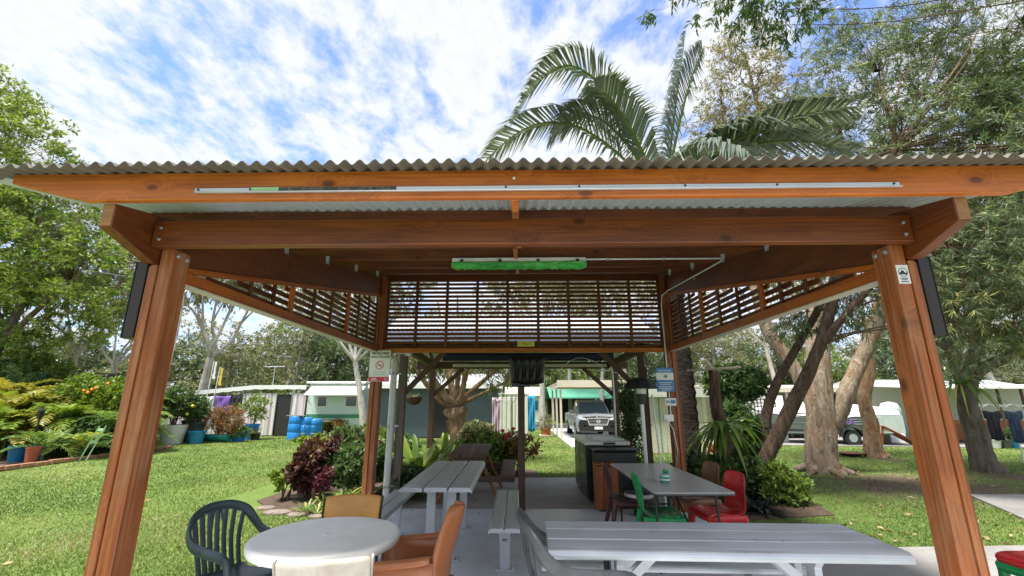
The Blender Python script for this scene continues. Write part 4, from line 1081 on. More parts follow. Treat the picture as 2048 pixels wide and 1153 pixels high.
# round patterned cushion on the maroon chair
cs = thing('round_cushion', 'round black and white swirled cushion on the maroon chair', 'cushion', (1.47, 5.72, 0.447))
MB().lathe([(0.01, 0), (0.15, 0), (0.175, 0.02), (0.165, 0.05), (0.10, 0.062), (0.01, 0.065)], n=28).build('pad', M['sign_white'], cs, local=True, smooth=60)
for k in range(5):
    mb = MB(); ro = 0.155 - 0.03 * k
    mb.lathe([(ro, 0.0555 + 0.0035 * k), (ro - 0.012, 0.0605 + 0.0028 * k)], n=28, cap=False); mb.build('swirl', M['sign_black'], cs, local=True)
# tin and bottle
q = on_z(1331, 966, 0.738)
tn = thing('food_tin', 'open tin with a green label on the folding table', 'tin', (q.x, q.y, 0.738))
MB().lathe([(0.048, 0), (0.05, 0.003), (0.05, 0.075), (0.048, 0.078), (0.046, 0.078), (0.046, 0.01), (0.002, 0.01)], n=24).build('can', M['galvanised'], tn, local=True, smooth=40)
MB().lathe([(0.0505, 0.010), (0.0508, 0.012), (0.0508, 0.062), (0.0505, 0.064)], n=24, cap=False).build('label', M['can_label'], tn, local=True, smooth=40)
MB().lathe([(0.0512, 0.026), (0.0512, 0.044)], n=24, cap=False).build('label_band', M['sign_white'], tn, local=True, smooth=40)
bt = thing('jar', 'small jar with bright green cap beside the tin', 'jar', (q.x + 0.045, q.y + 0.11, 0.738))
MB().lathe([(0.035, 0), (0.038, 0.004), (0.038, 0.07), (0.026, 0.085)], n=20).build('body', M['can_label'], bt, local=True, smooth=40)
MB().lathe([(0.030, 0.083), (0.031, 0.085), (0.031, 0.112), (0.029, 0.115)], n=20).build('cap', M['green_plastic'], bt, local=True, smooth=40)

# brown timber picnic table behind
pt = thing('picnic_table', 'dark brown timber picnic table with attached bench in the low shelter', 'table', (-0.75, 8.28, -0.006))
for i in range(3):
    beam('plank', (-0.30 + 0.20 * i + 0.1, -0.95, 0.73), (-0.30 + 0.20 * i + 0.1, 0.95, 0.73), 0.192, 0.042, M['picnic_wood'], pt, local=True, up=(0, 0, 1))
for sx in (-1, 1):
    beam('seat_plank', (sx * 0.635, -0.95, 0.435), (sx * 0.635, 0.95, 0.435), 0.235, 0.042, M['picnic_wood'], pt, local=True)
for sy in (-1, 1):
    y = sy * 0.68
    for sx in (-1, 1):
        beam('leg', (sx * 0.17, y, 0.70), (sx * 0.50, y, 0.0), 0.045, 0.095, M['crate_wood'], pt, local=True, up=(0, 1, 0))
    beam('seat_bearer', (-0.74, y + sy * 0.047, 0.365), (0.74, y + sy * 0.047, 0.365), 0.045, 0.095, M['picnic_wood'], pt, local=True)
    beam('top_bearer', (-0.27, y + sy * 0.047, 0.66), (0.27, y + sy * 0.047, 0.66), 0.045, 0.09, M['picnic_wood'], pt, local=True)
# barbecue cabinet
bq = thing('barbecue_cabinet', 'black barbecue cabinet with stainless steel bench top', 'barbecue', (1.50, 8.40, -0.006))
MB().box((-0.33, -0.72, 0.04), (0.33, 0.75, 0.86)).build('cabinet', M['black_plastic'], bq, local=True, bevel=0.008)
MB().box((-0.37, -0.80, 0.865), (0.37, 0.80, 0.925)).build('bench_top', M['stainless'], bq, local=True, bevel=0.008)
MB().box((-0.16, -0.55, 0.926), (0.30, 0.30, 0.932)).build('hotplate', M['galvanised'], bq, local=True)
for a, b in (((-0.19, -0.58), (0.33, -0.565)), ((-0.19, 0.315), (0.33, 0.33)), ((-0.19, -0.565), (-0.175, 0.315)), ((0.315, -0.565), (0.33, 0.315))):
    MB().box((a[0], a[1], 0.926), (b[0], b[1], 0.952)).build('hotplate_rim', M['stainless'], bq, local=True)
MB().box((-0.07, -0.806, 0.878), (0.13, -0.801, 0.912)).build('control_panel', M['black_plastic'], bq, local=True, bevel=0.002)
for y0, y1 in ((-0.69, -0.02), (0.02, 0.70)):
    dr = MB().box((-0.342, y0, 0.08), (-0.331, y1, 0.83)).build('door', M['black_plastic'], bq, local=True, bevel=0.004)
    MB().box((-0.352, (y0 + y1) / 2 - 0.05, 0.62), (-0.343, (y0 + y1) / 2 + 0.05, 0.70)).build('handle', M['galvanised'], dr, local=True)
MB().box((-0.30, -0.70, 0), (0.30, 0.70, 0.04)).build('plinth', M['dark_metal'], bq, local=True)
# black bin in front of it
rows = []
gb = thing('black_bin', 'black plastic storage bin standing against the barbecue cabinet', 'bin', (1.55, 7.40, 0))
MB().prism([(-0.30, 0.0), (0.29, 0.0), (0.325, 0.80), (-0.33, 0.80)], 1, -0.17, 0.165).build('body', M['black_plastic'], gb, local=True, bevel=0.03, seg=3)
MB().box((-0.345, -0.19, 0.802), (0.34, 0.175, 0.835)).build('lid', M['black_plastic'], gb, local=True, bevel=0.014)
# orange wooden box
wb = thing('wooden_box', 'upright orange timber box beside the maroon chair', 'box', (1.36, 7.02, 0))
for i in range(3):
    beam('board', (-0.115 + 0.105 * i, 0, 0.03), (-0.115 + 0.105 * i, 0, 0.62), 0.10, 0.022, M['crate_wood'], wb, local=True, up=(0, 1, 0))
    beam('board', (-0.115 + 0.105 * i, 0.26, 0.03), (-0.115 + 0.105 * i, 0.26, 0.62), 0.10, 0.022, M['crate_wood'], wb, local=True, up=(0, 1, 0))
for sx in (-0.155, 0.145):
    beam('side_board', (sx, 0.13, 0.02), (sx, 0.13, 0.63), 0.02, 0.28, M['crate_wood'], wb, local=True, up=(0, 1, 0))
beam('lid', (-0.17, 0.13, 0.645), (0.16, 0.13, 0.645), 0.30, 0.022, M['crate_wood'], wb, local=True)
# patio heater
q = on_y(1281, 768, 6.82)
ht = thing('patio_heater', 'steel patio heater with wide dark faceted hood', 'heater', (q.x, 6.82, 0))
HZ = q.z
n = 12
MB().lathe([(0.25, HZ - 0.075), (0.255, HZ - 0.06), (0.20, HZ + 0.035), (0.11, HZ + 0.085), (0.02, HZ + 0.10)], n=10).build('hood', M['dark_metal'], ht, local=True)
MB().lathe([(0.055, HZ - 0.16), (0.075, HZ - 0.15), (0.085, HZ - 0.06), (0.085, HZ - 0.02)], n=20).build('burner_mesh', M['galvanised'], ht, local=True, smooth=40)
MB().lathe([(0.055, HZ - 0.30), (0.055, HZ - 0.285), (0.088, HZ - 0.16), (0.088, HZ - 0.15)], n=20).build('burner_cone', M['black_plastic'], ht, local=True, smooth=40)
MB().tube([(0, 0, 0.30), (0, 0, HZ - 0.28)], 0.030, 14).build('pole', M['galvanised'], ht, local=True, smooth=60)
MB().lathe([(0.20, 0.0), (0.22, 0.01), (0.22, 0.05), (0.14, 0.09), (0.12, 0.40), (0.06, 0.46)], n=24).build('base', M['dark_metal'], ht, local=True, smooth=40)
q0, q1 = on_y(1304, 790, 6.98), on_y(1328, 980, 6.7)
lp = MB().tube([(q0.x, 6.98, q0.z), (q1.x + 0.02, 6.70, 0.0)], 0.013, 8).build('leaning_pole', M['white_paint'], smooth=60)
tag(lp, 'thin pale pole leaning against the post beside the patio heater', 'pole')
# hanging basket and loose wires under the low shelter
q = on_y(828, 800, 8.9)
hb = thing('hanging_basket', 'coir hanging basket with grassy plant under the low shelter', 'basket', (q.x, 8.9, q.z - 0.10))
MB().lathe([(0.02, 0), (0.10, 0.02), (0.15, 0.08), (0.165, 0.15), (0.155, 0.155), (0.02, 0.13)], n=18).build('bowl', M['coir'], hb, local=True, smooth=40)
for a in (0.4, 2.5, 4.6): MB().tube([(0.16 * math.cos(a), 0.16 * math.sin(a), 0.15), (0, 0, 0.75)], 0.003, 5).build('chain', M['dark_metal'], hb, local=True)
wr = MB().tube(smooth_path([on_y(1113, 745, 8.5), on_y(1150, 718, 8.5), on_y(1185, 722, 8.5), on_y(1215, 742, 8.5), on_y(1250, 748, 8.5)], 5), 0.006, 6).build('loose_wire', M['white_plastic'], smooth=60)
tag(wr, 'pale loose wire looping below the roof of the low shelter', 'wire')
wr = MB().tube(smooth_path([on_y(1292, 735, 7.4), on_y(1288, 712, 7.4), on_y(1300, 702, 7.4), on_y(1303, 720, 7.4), on_y(1294, 734, 7.4), on_y(1288, 730, 7.4)], 5), 0.005, 6).build('coiled_wire', M['white_plastic'], smooth=60)
tag(wr, 'pale wire coiled in a loop near the top of the rear post', 'wire')
# pipe running down the rear post of the low shelter
q = on_y(1228, 800, 9.85)
dp2 = MB().tube(smooth_path([(q.x - 0.35, 9.84, 2.20), (q.x - 0.1, 9.84, 2.20), (q.x, 9.84, 2.10), (q.x, 9.84, 0.0)], 4), 0.018, 8).build('cable_pipe', M['white_plastic'], smooth=60)
tag(dp2, 'thin white pipe down the rear post behind the barbecue cabinet', 'pipe')
# ================================================================== plants: generators
class Geo:
    """numpy geometry: quads with one 'tint' value for each"""
    def __init__(self): self.V, self.F, self.T, self.n = [], [], [], 0
    def add(self, V, F, T):
        V = np.asarray(V, np.float32).reshape(-1, 3); F = np.asarray(F, np.int32).reshape(-1, 4)
        self.V.append(V); self.F.append(F + self.n); self.T.append(np.broadcast_to(np.asarray(T, np.float32), (len(F),)).copy()); self.n += len(V)
    def mesh(self, name, mat, origin=(0, 0, 0), smooth=False):
        V = np.concatenate(self.V) - np.asarray(origin, np.float32); F = np.concatenate(self.F); T = np.concatenate(self.T)
        me = bpy.data.meshes.new(name)
        me.vertices.add(len(V)); me.vertices.foreach_set('co', V.ravel())
        me.loops.add(F.size); me.loops.foreach_set('vertex_index', F.ravel())
        me.polygons.add(len(F)); me.polygons.foreach_set('loop_start', np.arange(0, F.size, 4, dtype=np.int32))
        if smooth: me.polygons.foreach_set('use_smooth', np.ones(len(F), bool))
        at = me.attributes.new('tint', 'FLOAT', 'FACE'); at.data.foreach_set('value', T)
        me.materials.append(mat); me.update(calc_edges=True); return me
    def build(self, name, mat, parent=None, smooth=False):
        """vertices are in the parent's own frame"""
        me = self.mesh(name, mat, (0, 0, 0), smooth)
        o = bpy.data.objects.new(name, me); COL.objects.link(o); o.parent = parent
        return o
def nrm(a): return a / np.maximum(np.linalg.norm(a, axis=-1, keepdims=True), 1e-6)
def rdir(rng, n): return nrm(rng.normal(size=(n, 3)))
def leaves(g, rng, base, d, L, W, tint, fold=0.25, bend=0.0):
    """one diamond leaf for each base point along d"""
    n = len(base); L = np.broadcast_to(np.asarray(L, float), (n,)); W = np.broadcast_to(np.asarray(W, float), (n,))
    d = nrm(d); side = nrm(np.cross(d, rdir(rng, n))); nor = np.cross(d, side)
    mid = base + d * (L * 0.45)[:, None] + nor * (L * fold * 0.25)[:, None]
    tip = base + d * L[:, None]; tip[:, 2] -= L * bend
    V = np.stack([base, mid + side * (W / 2)[:, None], tip, mid - side * (W / 2)[:, None]], 1)
    g.add(V, np.arange(4 * n).reshape(n, 4), tint)
def ribbons(g, p, q, w, tint=0.5):
    """thin crossed strips between point arrays p and q"""
    d = nrm(q - p); s = nrm(np.cross(d, np.array([0.3, 0.5, 0.81]))); u = np.cross(d, s)
    w = np.broadcast_to(np.asarray(w, float), (len(p),))[:, None] / 2
    for k in (s, u):
        V = np.stack([p - k * w, p + k * w, q + k * w * 0.5, q - k * w * 0.5], 1)
        g.add(V, np.arange(4 * len(p)).reshape(-1, 4), tint)
def limb(g, pts, rad, n=9, wob=0.0, rng=None, sub=5):
    pts = np.array([tuple(p) for p in smooth_path([tuple(p) for p in pts], sub)], float)
    rad = np.interp(np.linspace(0, 1, len(pts)), np.linspace(0, 1, len(rad)), rad)
    m = len(pts); d = nrm(np.gradient(pts, axis=0))
    ref = np.array([0.2, 1.0, 0.1]); s = nrm(np.cross(d, ref)); u = np.cross(d, s)
    a = np.arange(n) * 2 * PI / n
    rr = rad[:, None] * np.ones((1, n))
    if wob and rng is not None:
        flute = rng.uniform(-1, 1, n) * wob
        rr = rr * (1 + flute[None, :] * 0.6 + rng.uniform(-1, 1, (m, n)) * wob * 0.6)
    V = pts[:, None, :] + s[:, None, :] * (np.cos(a)[None, :] * rr)[..., None] + u[:, None, :] * (np.sin(a)[None, :] * rr)[..., None]
    i, j = np.meshgrid(np.arange(m - 1), np.arange(n), indexing='ij')
    A = i * n + j; B = i * n + (j + 1) % n
    g.add(V.reshape(-1, 3), np.stack([A, B, B + n, A + n], -1).reshape(-1, 4), 0.5)
    return pts, rad
def in_ellipsoids(rng, ell, n, shell=0.0):
    vol = np.array([r[0] * r[1] * r[2] for c, r in ell]); k = rng.choice(len(ell), n, p=vol / vol.sum())
    d = rdir(rng, n); rad = rng.uniform(shell ** 3, 1, n) ** (1 / 3)
    C = np.array([c for c, r in ell], float)[k]; R = np.array([r for c, r in ell], float)[k]
    return C + d * rad[:, None] * R, nrm(d / R)
def crown(gl, gw, rng, ell, n_clump, twigs, twig_len, per_twig, L, W, limbs=None, droop=0.2, up=0.2, spread=0.8, hubs=12, tint_mu=0.5, tint_sd=0.2, fold=0.25, tuft=False, branch_r=0.03, shell=0.35, tw=0.008, bend=0.0):
    """twiggy clumps inside ellipsoids, hung on branches grown from the limbs"""
    cen, out = in_ellipsoids(rng, ell, n_clump, shell)
    hub, _ = in_ellipsoids(rng, [(c, tuple(k * 0.62 for k in r)) for c, r in ell], hubs, 0.2)
    if limbs is not None:
        LP = np.concatenate([l for l in limbs])
        for h in hub:
            dd = np.linalg.norm(LP - h, axis=1) + np.maximum(0, LP[:, 2] - h[2] + 0.2) * 3
            s = LP[np.argmin(dd)]
            mid = (s + h) / 2 + rng.normal(size=3) * 0.12 * np.linalg.norm(h - s) + np.array([0, 0, 0.08 * np.linalg.norm(h - s)])
            limb(gw, [s, mid, h], [branch_r, branch_r * 0.7, branch_r * 0.35], 6, sub=3)
        D = np.linalg.norm(cen[:, None] - hub[None], axis=2); near = hub[np.argmin(D, 1)]
        mid = (near + cen) / 2 + rng.normal(size=cen.shape) * 0.08 * D.min(1)[:, None]
        ribbons(gw, near, mid, branch_r * 0.55); ribbons(gw, mid, cen, branch_r * 0.35)
    # twigs
    n = n_clump * twigs
    c = np.repeat(cen, twigs, 0); o = np.repeat(out, twigs, 0)
    td = nrm(o * 0.7 + rdir(rng, n) * 0.9 + np.array([0, 0, up]))
    tl = twig_len * rng.uniform(0.5, 1.25, n)
    tip = c + td * tl[:, None]; tip[:, 2] -= droop * tl * 0.6
    ribbons(gw, c, tip, tw)
    ct = np.repeat(rng.normal(0, 0.13, n_clump), twigs)              # clumps differ in colour
    s = rng.uniform(0.75 if tuft else 0.15, 1.0, (n, per_twig))
    base = c[:, None] + (tip - c)[:, None] * s[..., None]
    base = base.reshape(-1, 3)
    tdr = np.repeat(nrm(tip - c), per_twig, 0)
    ld = nrm(tdr * (0.7 if not tuft else 0.55) + rdir(rng, len(base)) * spread + np.array([0, 0, -droop]))
    tint = np.clip(tint_mu + np.repeat(ct, per_twig) + rng.normal(0, tint_sd, len(base)), 0, 1)
    leaves(gl, rng, base, ld, L * rng.uniform(0.65, 1.25, len(base)), W * rng.uniform(0.7, 1.2, len(base)), tint, fold, bend)
def make_tree(name, label, loc, trunk, bark, leaf, crowns, seed, cat='tree', group=None, flare=True, sides=10, wob=0.10):
    """trunk: list of (points, radii) in the tree's own frame; crowns: list of dicts for crown()"""
    rng = np.random.default_rng(seed)
    r = thing(name, label, cat, loc, 0, group)
    gw, gl = Geo(), Geo(); L = []
    for pts, rad in trunk:
        p, _ = limb(gw, pts, rad, sides, wob, rng); L.append(p)
    gt = Geo()
    for c in crowns:
        c = dict(c); lf = c.pop('leaf', None); crown(gl, gt, rng, limbs=L, **c)
    gw.build('trunk', bark, r, True)
    if gt.n: gt.build('branches', M['twig'] if bark.name not in ('bark_gum', 'bark_paper') else bark, r, True)
    if gl.n: gl.build('crown', leaf, r)
    return r
def frond(g, gr, rng, base, d0, length, droop, n=26, leaf=0.45, w=0.03, vee=0.35, tint=0.5, sd=0.15, r=0.012, taper=0.35, hang=0.15, start=0.12):
    """a pinnate palm frond: curved rachis with two rows of narrow leaflets"""
    d0 = nrm(np.asarray(d0, float)); t = np.linspace(0, 1, 14)
    P = np.asarray(base, float) + d0 * (length * t)[:, None]; P[:, 2] -= droop * length * t ** 2.2
    limb(gr, P[::2], [r, r * 0.75, r * 0.2], 5, sub=2)
    s = np.linspace(start, 0.995, n) + rng.uniform(-.008, .008, n)
    pos = np.stack([np.interp(s, t, P[:, k]) for k in range(3)], 1)
    tan = nrm(np.stack([np.interp(s, t, np.gradient(P[:, k])) for k in range(3)], 1))
    side = nrm(np.cross(tan, np.array([0, 0, 1.0]) + 1e-3)); upv = np.cross(side, tan)
    ll = leaf * np.interp(s, [start, 0.35, 0.75, 1], [0.65, 1.0, 0.85, taper])
    for k in (-1, 1):
        dd = nrm(tan * 0.75 + side * k * 0.85 + upv * vee + rng.normal(0, 0.07, (n, 3)))
        mid = pos + dd * (ll * 0.5)[:, None]
        tip = pos + dd * ll[:, None]; tip[:, 2] -= ll * (hang + rng.uniform(0, .12, n))
        wv = nrm(np.cross(dd, upv)) * (w / 2)
        V = np.stack([pos - wv * 0.5, mid - wv, mid + wv, pos + wv * 0.5], 1); g.add(V, np.arange(4 * n).reshape(n, 4), np.clip(tint + rng.normal(0, sd, n), 0, 1))
        V = np.stack([mid - wv, tip - wv * 0.08, tip + wv * 0.08, mid + wv], 1); g.add(V, np.arange(4 * n).reshape(n, 4), np.clip(tint + rng.normal(0, sd, n), 0, 1))
def palm_bush(name, label, loc, leaf, seed, n=12, length=1.4, stems=1, h=0.4, cat='palm', group=None, lf=0.4, w=0.035, tint=0.5, up=(0.5, 1.3)):
    rng = np.random.default_rng(seed); r = thing(name, label, cat, loc, 0, group)
    g, gr = Geo(), Geo()
    for k in range(stems):
        b = np.array([rng.normal(0, .18), rng.normal(0, .18), 0]) if stems > 1 else np.zeros(3)
        top = b + np.array([0, 0, h * rng.uniform(.6, 1.2)])
        limb(gr, [b, (b + top) / 2, top], [0.04, 0.035, 0.03], 6, sub=2)
        for i in range(n):
            a = 2 * PI * (i + rng.uniform(-.3, .3)) / n
            el = rng.uniform(*up)
            frond(g, gr, rng, top, (math.cos(a), math.sin(a), el), length * rng.uniform(.75, 1.15), rng.uniform(.3, .75), 20, lf, w, tint=tint + rng.normal(0, .12), r=0.008)
    gr.build('stems', M['leaf_garden_palm'], r, True); g.build('fronds', leaf, r)
    return r
def strap_plant(name, label, loc, leaf, seed, n=30, length=1.0, w=0.07, cat='plant', group=None, el=(0.4, 2.5), droop=0.35, tint=0.5, seg=7, ripple=0.0):
    rng = np.random.default_rng(seed); r = thing(name, label, cat, loc, 0, group); g = Geo()
    for i in range(n):
        a = rng.uniform(0, 2 * PI); e = rng.uniform(*el)
        d = nrm(np.array([math.cos(a), math.sin(a), e])); L = length * rng.uniform(.65, 1.15)
        t = np.linspace(0, 1, seg); P = d * (L * t)[:, None] + np.array([math.cos(a), math.sin(a), 0]) * 0.03; P[:, 2] -= droop * L * t ** 2.4 * rng.uniform(.5, 1.5)
        P[:, 2] = np.maximum(P[:, 2], 0.02 - max(0.0, loc[2]))
        s = nrm(np.cross(d, [0, 0, 1.0])) ; ww = w * np.interp(t, [0, .15, .55, .9, 1], [.35, .6, 1, .5, .05]) * rng.uniform(.8, 1.2)
        up = nrm(np.cross(s, d)); vv = P + up * (-0.12 * ww)[:, None]
        wig = (rng.uniform(-1, 1, seg) * ripple)[:, None] * up
        A, B = P - s * (ww / 2)[:, None] + wig, P + s * (ww / 2)[:, None] - wig
        V = np.stack([A, vv, B], 1).reshape(-1, 3); F = []
        for k in range(seg - 1):
            for q in (0, 1): F.append((k * 3 + q, k * 3 + q + 1, k * 3 + q + 4, k * 3 + q + 3))
        g.add(V, F, np.clip(tint + rng.normal(0, .2), 0, 1))
    g.build('leaves', leaf, r, True); return r
def bush(name, label, loc, leaf, seed, ell, n_clump=120, L=0.09, W=0.05, per=6, twigs=4, tl=0.16, cat='bush', group=None, tint=0.5, droop=0.15, stems=6, stem_r=0.012, spread=0.9, sd=0.2, shell=0.3):
    rng = np.random.default_rng(seed); r = thing(name, label, cat, loc, 0, group); gw, gl = Geo(), Geo(); Ls = []
    for k in range(stems):
        c, rr = ell[k % len(ell)]
        tip = np.array(c) + rng.normal(0, .35, 3) * np.array(rr); b = np.array([rng.normal(0, .05), rng.normal(0, .05), 0])
        p, _ = limb(gw, [b, (b + tip) / 2 + rng.normal(0, .04, 3), tip], [stem_r, stem_r * .8, stem_r * .4], 5, sub=3); Ls.append(p)
    crown(gl, gw, rng, ell, n_clump, twigs, tl, per, L, W, limbs=Ls, droop=droop, hubs=6, tint_mu=tint, tint_sd=sd, branch_r=stem_r * 0.6, tw=0.004, spread=spread, shell=shell)
    gw.build('stems', M['twig'], r, True); gl.build('leaves', leaf, r); return r
def pot(name, label, loc, mat, r0, r1, h, group=None, cat='pot', rim=True):
    o = thing(name, label, cat, loc, 0, group)
    pr = [(r0 * .9, 0), (r0, 0.01), ((r0 + r1) / 2, h * .5), (r1, h * .9)] + ([(r1 * 1.07, h * .9), (r1 * 1.07, h), (r1 * .96, h), (r1 * .93, h * .86)] if rim else [(r1, h), (r1 * .94, h), (r1 * .92, h * .86)])
    MB().lathe(pr + [(0.02, h * .86)], n=24, cap=True).build('body', mat, o, local=True, smooth=40)
    MB().lathe([(r1 * .91, h * .86 + 0.002), (0.02, h * .88)], n=16).build('soil', M['soil'], o, local=True)
    return o
LZ = LAWN_Z
# ================================================================== trees on the right
def rel(p, b): return (p[0] - b[0], p[1] - b[1], p[2] - b[2])
# leaning rough-barked bottlebrush with two stems
b = on_z(1498, 992, LZ); b = Vector((b.x, b.y, LZ))
def TP(px, py, Y): p = on_y(px, py, Y); return rel(p, b)
T1 = [(0, 0, -0.05), TP(1540, 900, b.y), TP(1600, 780, b.y - .1), TP(1640, 690, b.y - .2), TP(1680, 560, b.y - .2), TP(1740, 430, b.y - .1), TP(1790, 300, b.y)]
T2 = [TP(1508, 975, b.y + .15), TP(1540, 800, b.y + .6), TP(1590, 700, b.y + .8), TP(1640, 610, b.y + .8), TP(1690, 480, b.y + .6), TP(1640, 330, b.y + .4)]
T3 = [TP(1640, 690, b.y - .2), TP(1700, 620, b.y - .5), TP(1790, 520, b.y - .8), TP(1900, 420, b.y - 1)]
E = lambda px, py, Y, rx, ry, rz: (rel(on_y(px, py, Y), b), (rx, ry, rz))
make_tree('bottlebrush_tree', 'rough dark-barked bottlebrush tree leaning over the roof beside the folding table', b,
          [(T1, [0.16, 0.125, 0.11, 0.10, 0.085, 0.07, 0.05]), (T2, [0.10, 0.09, 0.08, 0.07, 0.06, 0.04]), (T3, [0.08, 0.06, 0.05, 0.03])],
          M['bark_rough'], M['leaf_brush'],
          [dict(ell=[E(1800, 190, 9.4, 2.3, 1.5, 2.1), E(1950, 60, 8.6, 2.2, 1.6, 1.8), E(1960, 320, 8.2, 2.2, 1.5, 1.6), E(1700, 260, 10.0, 1.2, 0.9, 1.2), E(1660, 40, 9.4, 0.8, 0.8, 0.9), E(2150, 300, 8.4, 2.0, 1.6, 3.0)], n_clump=1000, twigs=6, twig_len=0.36, per_twig=13, L=0.155, W=0.020, droop=0.25, up=0.1, hubs=34, tuft=True, spread=0.9, branch_r=0.022, tint_mu=0.5),
           dict(ell=[E(1900, 520, 8.0, 1.1, 1.0, 1.2), E(1960, 620, 7.9, 1.2, 0.9, 0.9), E(1990, 470, 8.2, 1.3, 1.0, 1.0)], n_clump=270, twigs=6, twig_len=0.36, per_twig=13, L=0.155, W=0.020, droop=0.5, up=-0.2, hubs=10, tuft=True, spread=0.9, branch_r=0.02, tint_mu=0.55),
           dict(ell=[E(1660, 600, 8.7, 0.75, 0.8, 0.5), E(1610, 640, 9.0, 0.6, 0.6, 0.35)], n_clump=50, twigs=5, twig_len=0.32, per_twig=8, L=0.16, W=0.022, droop=0.6, up=-0.2, hubs=5, tuft=True, branch_r=0.02)], 21, wob=0.16)
# big paperbark
b = on_z(1645, 945, LZ)
P1 = [(0.05, 0, -0.05), (0, 0, 0.25), TP(1640, 860, b.y), TP(1636, 760, b.y), TP(1632, 650, b.y + .1), TP(1620, 520, b.y + .3), TP(1570, 380, b.y + .6), TP(1520, 230, b.y + .8), TP(1490, 110, b.y + .9)]
P2 = [TP(1665, 850, b.y - .05), TP(1690, 790, b.y - .2), TP(1735, 690, b.y - .3), TP(1780, 600, b.y - .3), TP(1850, 470, b.y)]
P3 = [TP(1640, 830, b.y + .1), TP(1590, 740, b.y + .5), TP(1535, 660, b.y + .7), TP(1500, 540, b.y + .9), TP(1480, 420, b.y + 1), TP(1460, 300, b.y + 1.1), TP(1440, 190, b.y + 1.2)]
make_tree('paperbark_tree', 'pale peeling paperbark tree with forked trunk and exposed roots on the lawn', b,
          [(P1, [0.43, 0.35, 0.315, 0.29, 0.23, 0.17, 0.10, 0.06, 0.03]), (P2, [0.22, 0.19, 0.16, 0.13, 0.08]), (P3, [0.2, 0.17, 0.15, 0.11, 0.08, 0.06, 0.03])] +
          [([(0.25 * math.cos(a), 0.25 * math.sin(a), 0.12), (0.6 * math.cos(a + .2), 0.6 * math.sin(a + .2), 0.03), (0.85 * math.cos(a + .1), 0.85 * math.sin(a + .1), -0.05)], [0.09, 0.045, 0.012]) for a in np.linspace(0, 2 * PI, 8)[:-1]],
          M['bark_paper'], M['leaf_dusty'],
          [dict(ell=[E(1500, 200, 11.6, 1.5, 1.2, 1.9), E(1440, 290, 12.0, 1.2, 1.0, 1.5), E(1570, 270, 11.8, 1.0, 1.0, 1.6), E(1480, 100, 11.6, 0.9, 0.8, 0.8)], n_clump=420, twigs=5, twig_len=0.36, per_twig=7, L=0.11, W=0.035, droop=0.35, hubs=26, branch_r=0.03, tint_mu=0.55, tint_sd=0.25, shell=0.2),
           dict(ell=[E(1840, 500, 10.8, 1.6, 1.2, 1.2)], n_clump=110, twigs=5, twig_len=0.4, per_twig=7, L=0.11, W=0.035, droop=0.4, hubs=6, branch_r=0.02, tint_mu=0.3)], 22, wob=0.14, sides=14)
# thin crooked paperbark
b = on_z(1752, 914, LZ)
make_tree('paperbark_tree', 'slim crooked paperbark tree growing near the covered boat', b,
          [([(0, 0, -0.05), (-0.05, 0, 0.15), TP(1742, 850, b.y), TP(1728, 800, b.y), TP(1738, 740, b.y), TP(1733, 690, b.y), TP(1742, 650, b.y), TP(1770, 560, b.y)], [0.36, 0.24, 0.19, 0.18, 0.17, 0.16, 0.14, 0.08]),
           ([TP(1733, 690, b.y), TP(1755, 660, b.y), TP(1785, 655, b.y)], [0.06, 0.05, 0.03])],
          M['bark_peeling'], M['leaf_dark'], [dict(ell=[E(1770, 560, 13.5, 1.8, 1.5, 1.5)], n_clump=110, twigs=5, twig_len=0.4, per_twig=7, L=0.14, W=0.04, droop=0.3, hubs=8, branch_r=0.03)], 23, wob=0.2)
# dark tree with staghorn fern at the right edge
b = on_z(1970, 944, LZ)
make_tree('spreading_tree', 'dark-trunked spreading tree with a fern clump in its fork beside the path', b,
          [([(0.1, 0, -0.05), (0.02, 0, 0.25), TP(1950, 860, b.y), TP(1932, 800, b.y), TP(1935, 760, b.y)], [0.36, 0.25, 0.21, 0.20, 0.19]),
           ([TP(1935, 770, b.y), TP(1960, 740, b.y), TP(2020, 710, b.y - .3), TP(2090, 660, b.y - .5), TP(2200, 560, b.y - .6)], [0.17, 0.14, 0.12, 0.10, 0.05]),
           ([TP(1930, 770, b.y), TP(1905, 700, b.y + .1), TP(1890, 600, b.y + .1), TP(1860, 450, b.y)], [0.16, 0.13, 0.10, 0.05]),
           ([TP(1938, 750, b.y), TP(1955, 690, b.y + .3), TP(1985, 600, b.y + .5), TP(2030, 440, b.y + .7)], [0.15, 0.12, 0.10, 0.05]),
           ([TP(1905, 710, b.y), TP(1880, 690, b.y), TP(1858, 685, b.y)], [0.06, 0.05, 0.03])],
          M['bark_grey'], M['leaf_bright'],
          [dict(ell=[E(1960, 560, 10.9, 1.9, 1.4, 1.3), E(2060, 620, 10.4, 1.6, 1.2, 1.2), E(1890, 610, 11.2, 0.9, 0.9, 0.7), E(2040, 430, 11, 1.8, 1.5, 1.6), E(2040, 220, 10.8, 1.0, 1.0, 2.5)], n_clump=420, twigs=5, twig_len=0.32, per_twig=7, L=0.13, W=0.075, droop=0.2, hubs=16, branch_r=0.03, tint_mu=0.45, tint_sd=0.22)], 24, wob=0.16, sides=12)
q = on_y(1925, 770, b.y - .25)
strap_plant('staghorn_fern', 'green staghorn fern clump growing in the fork of the dark tree', (q.x, b.y - 0.2, q.z), M['leaf_garden_palm'], 5, 46, 0.85, 0.06, 'fern', None, (0.0, 1.2), 0.75, 0.6)
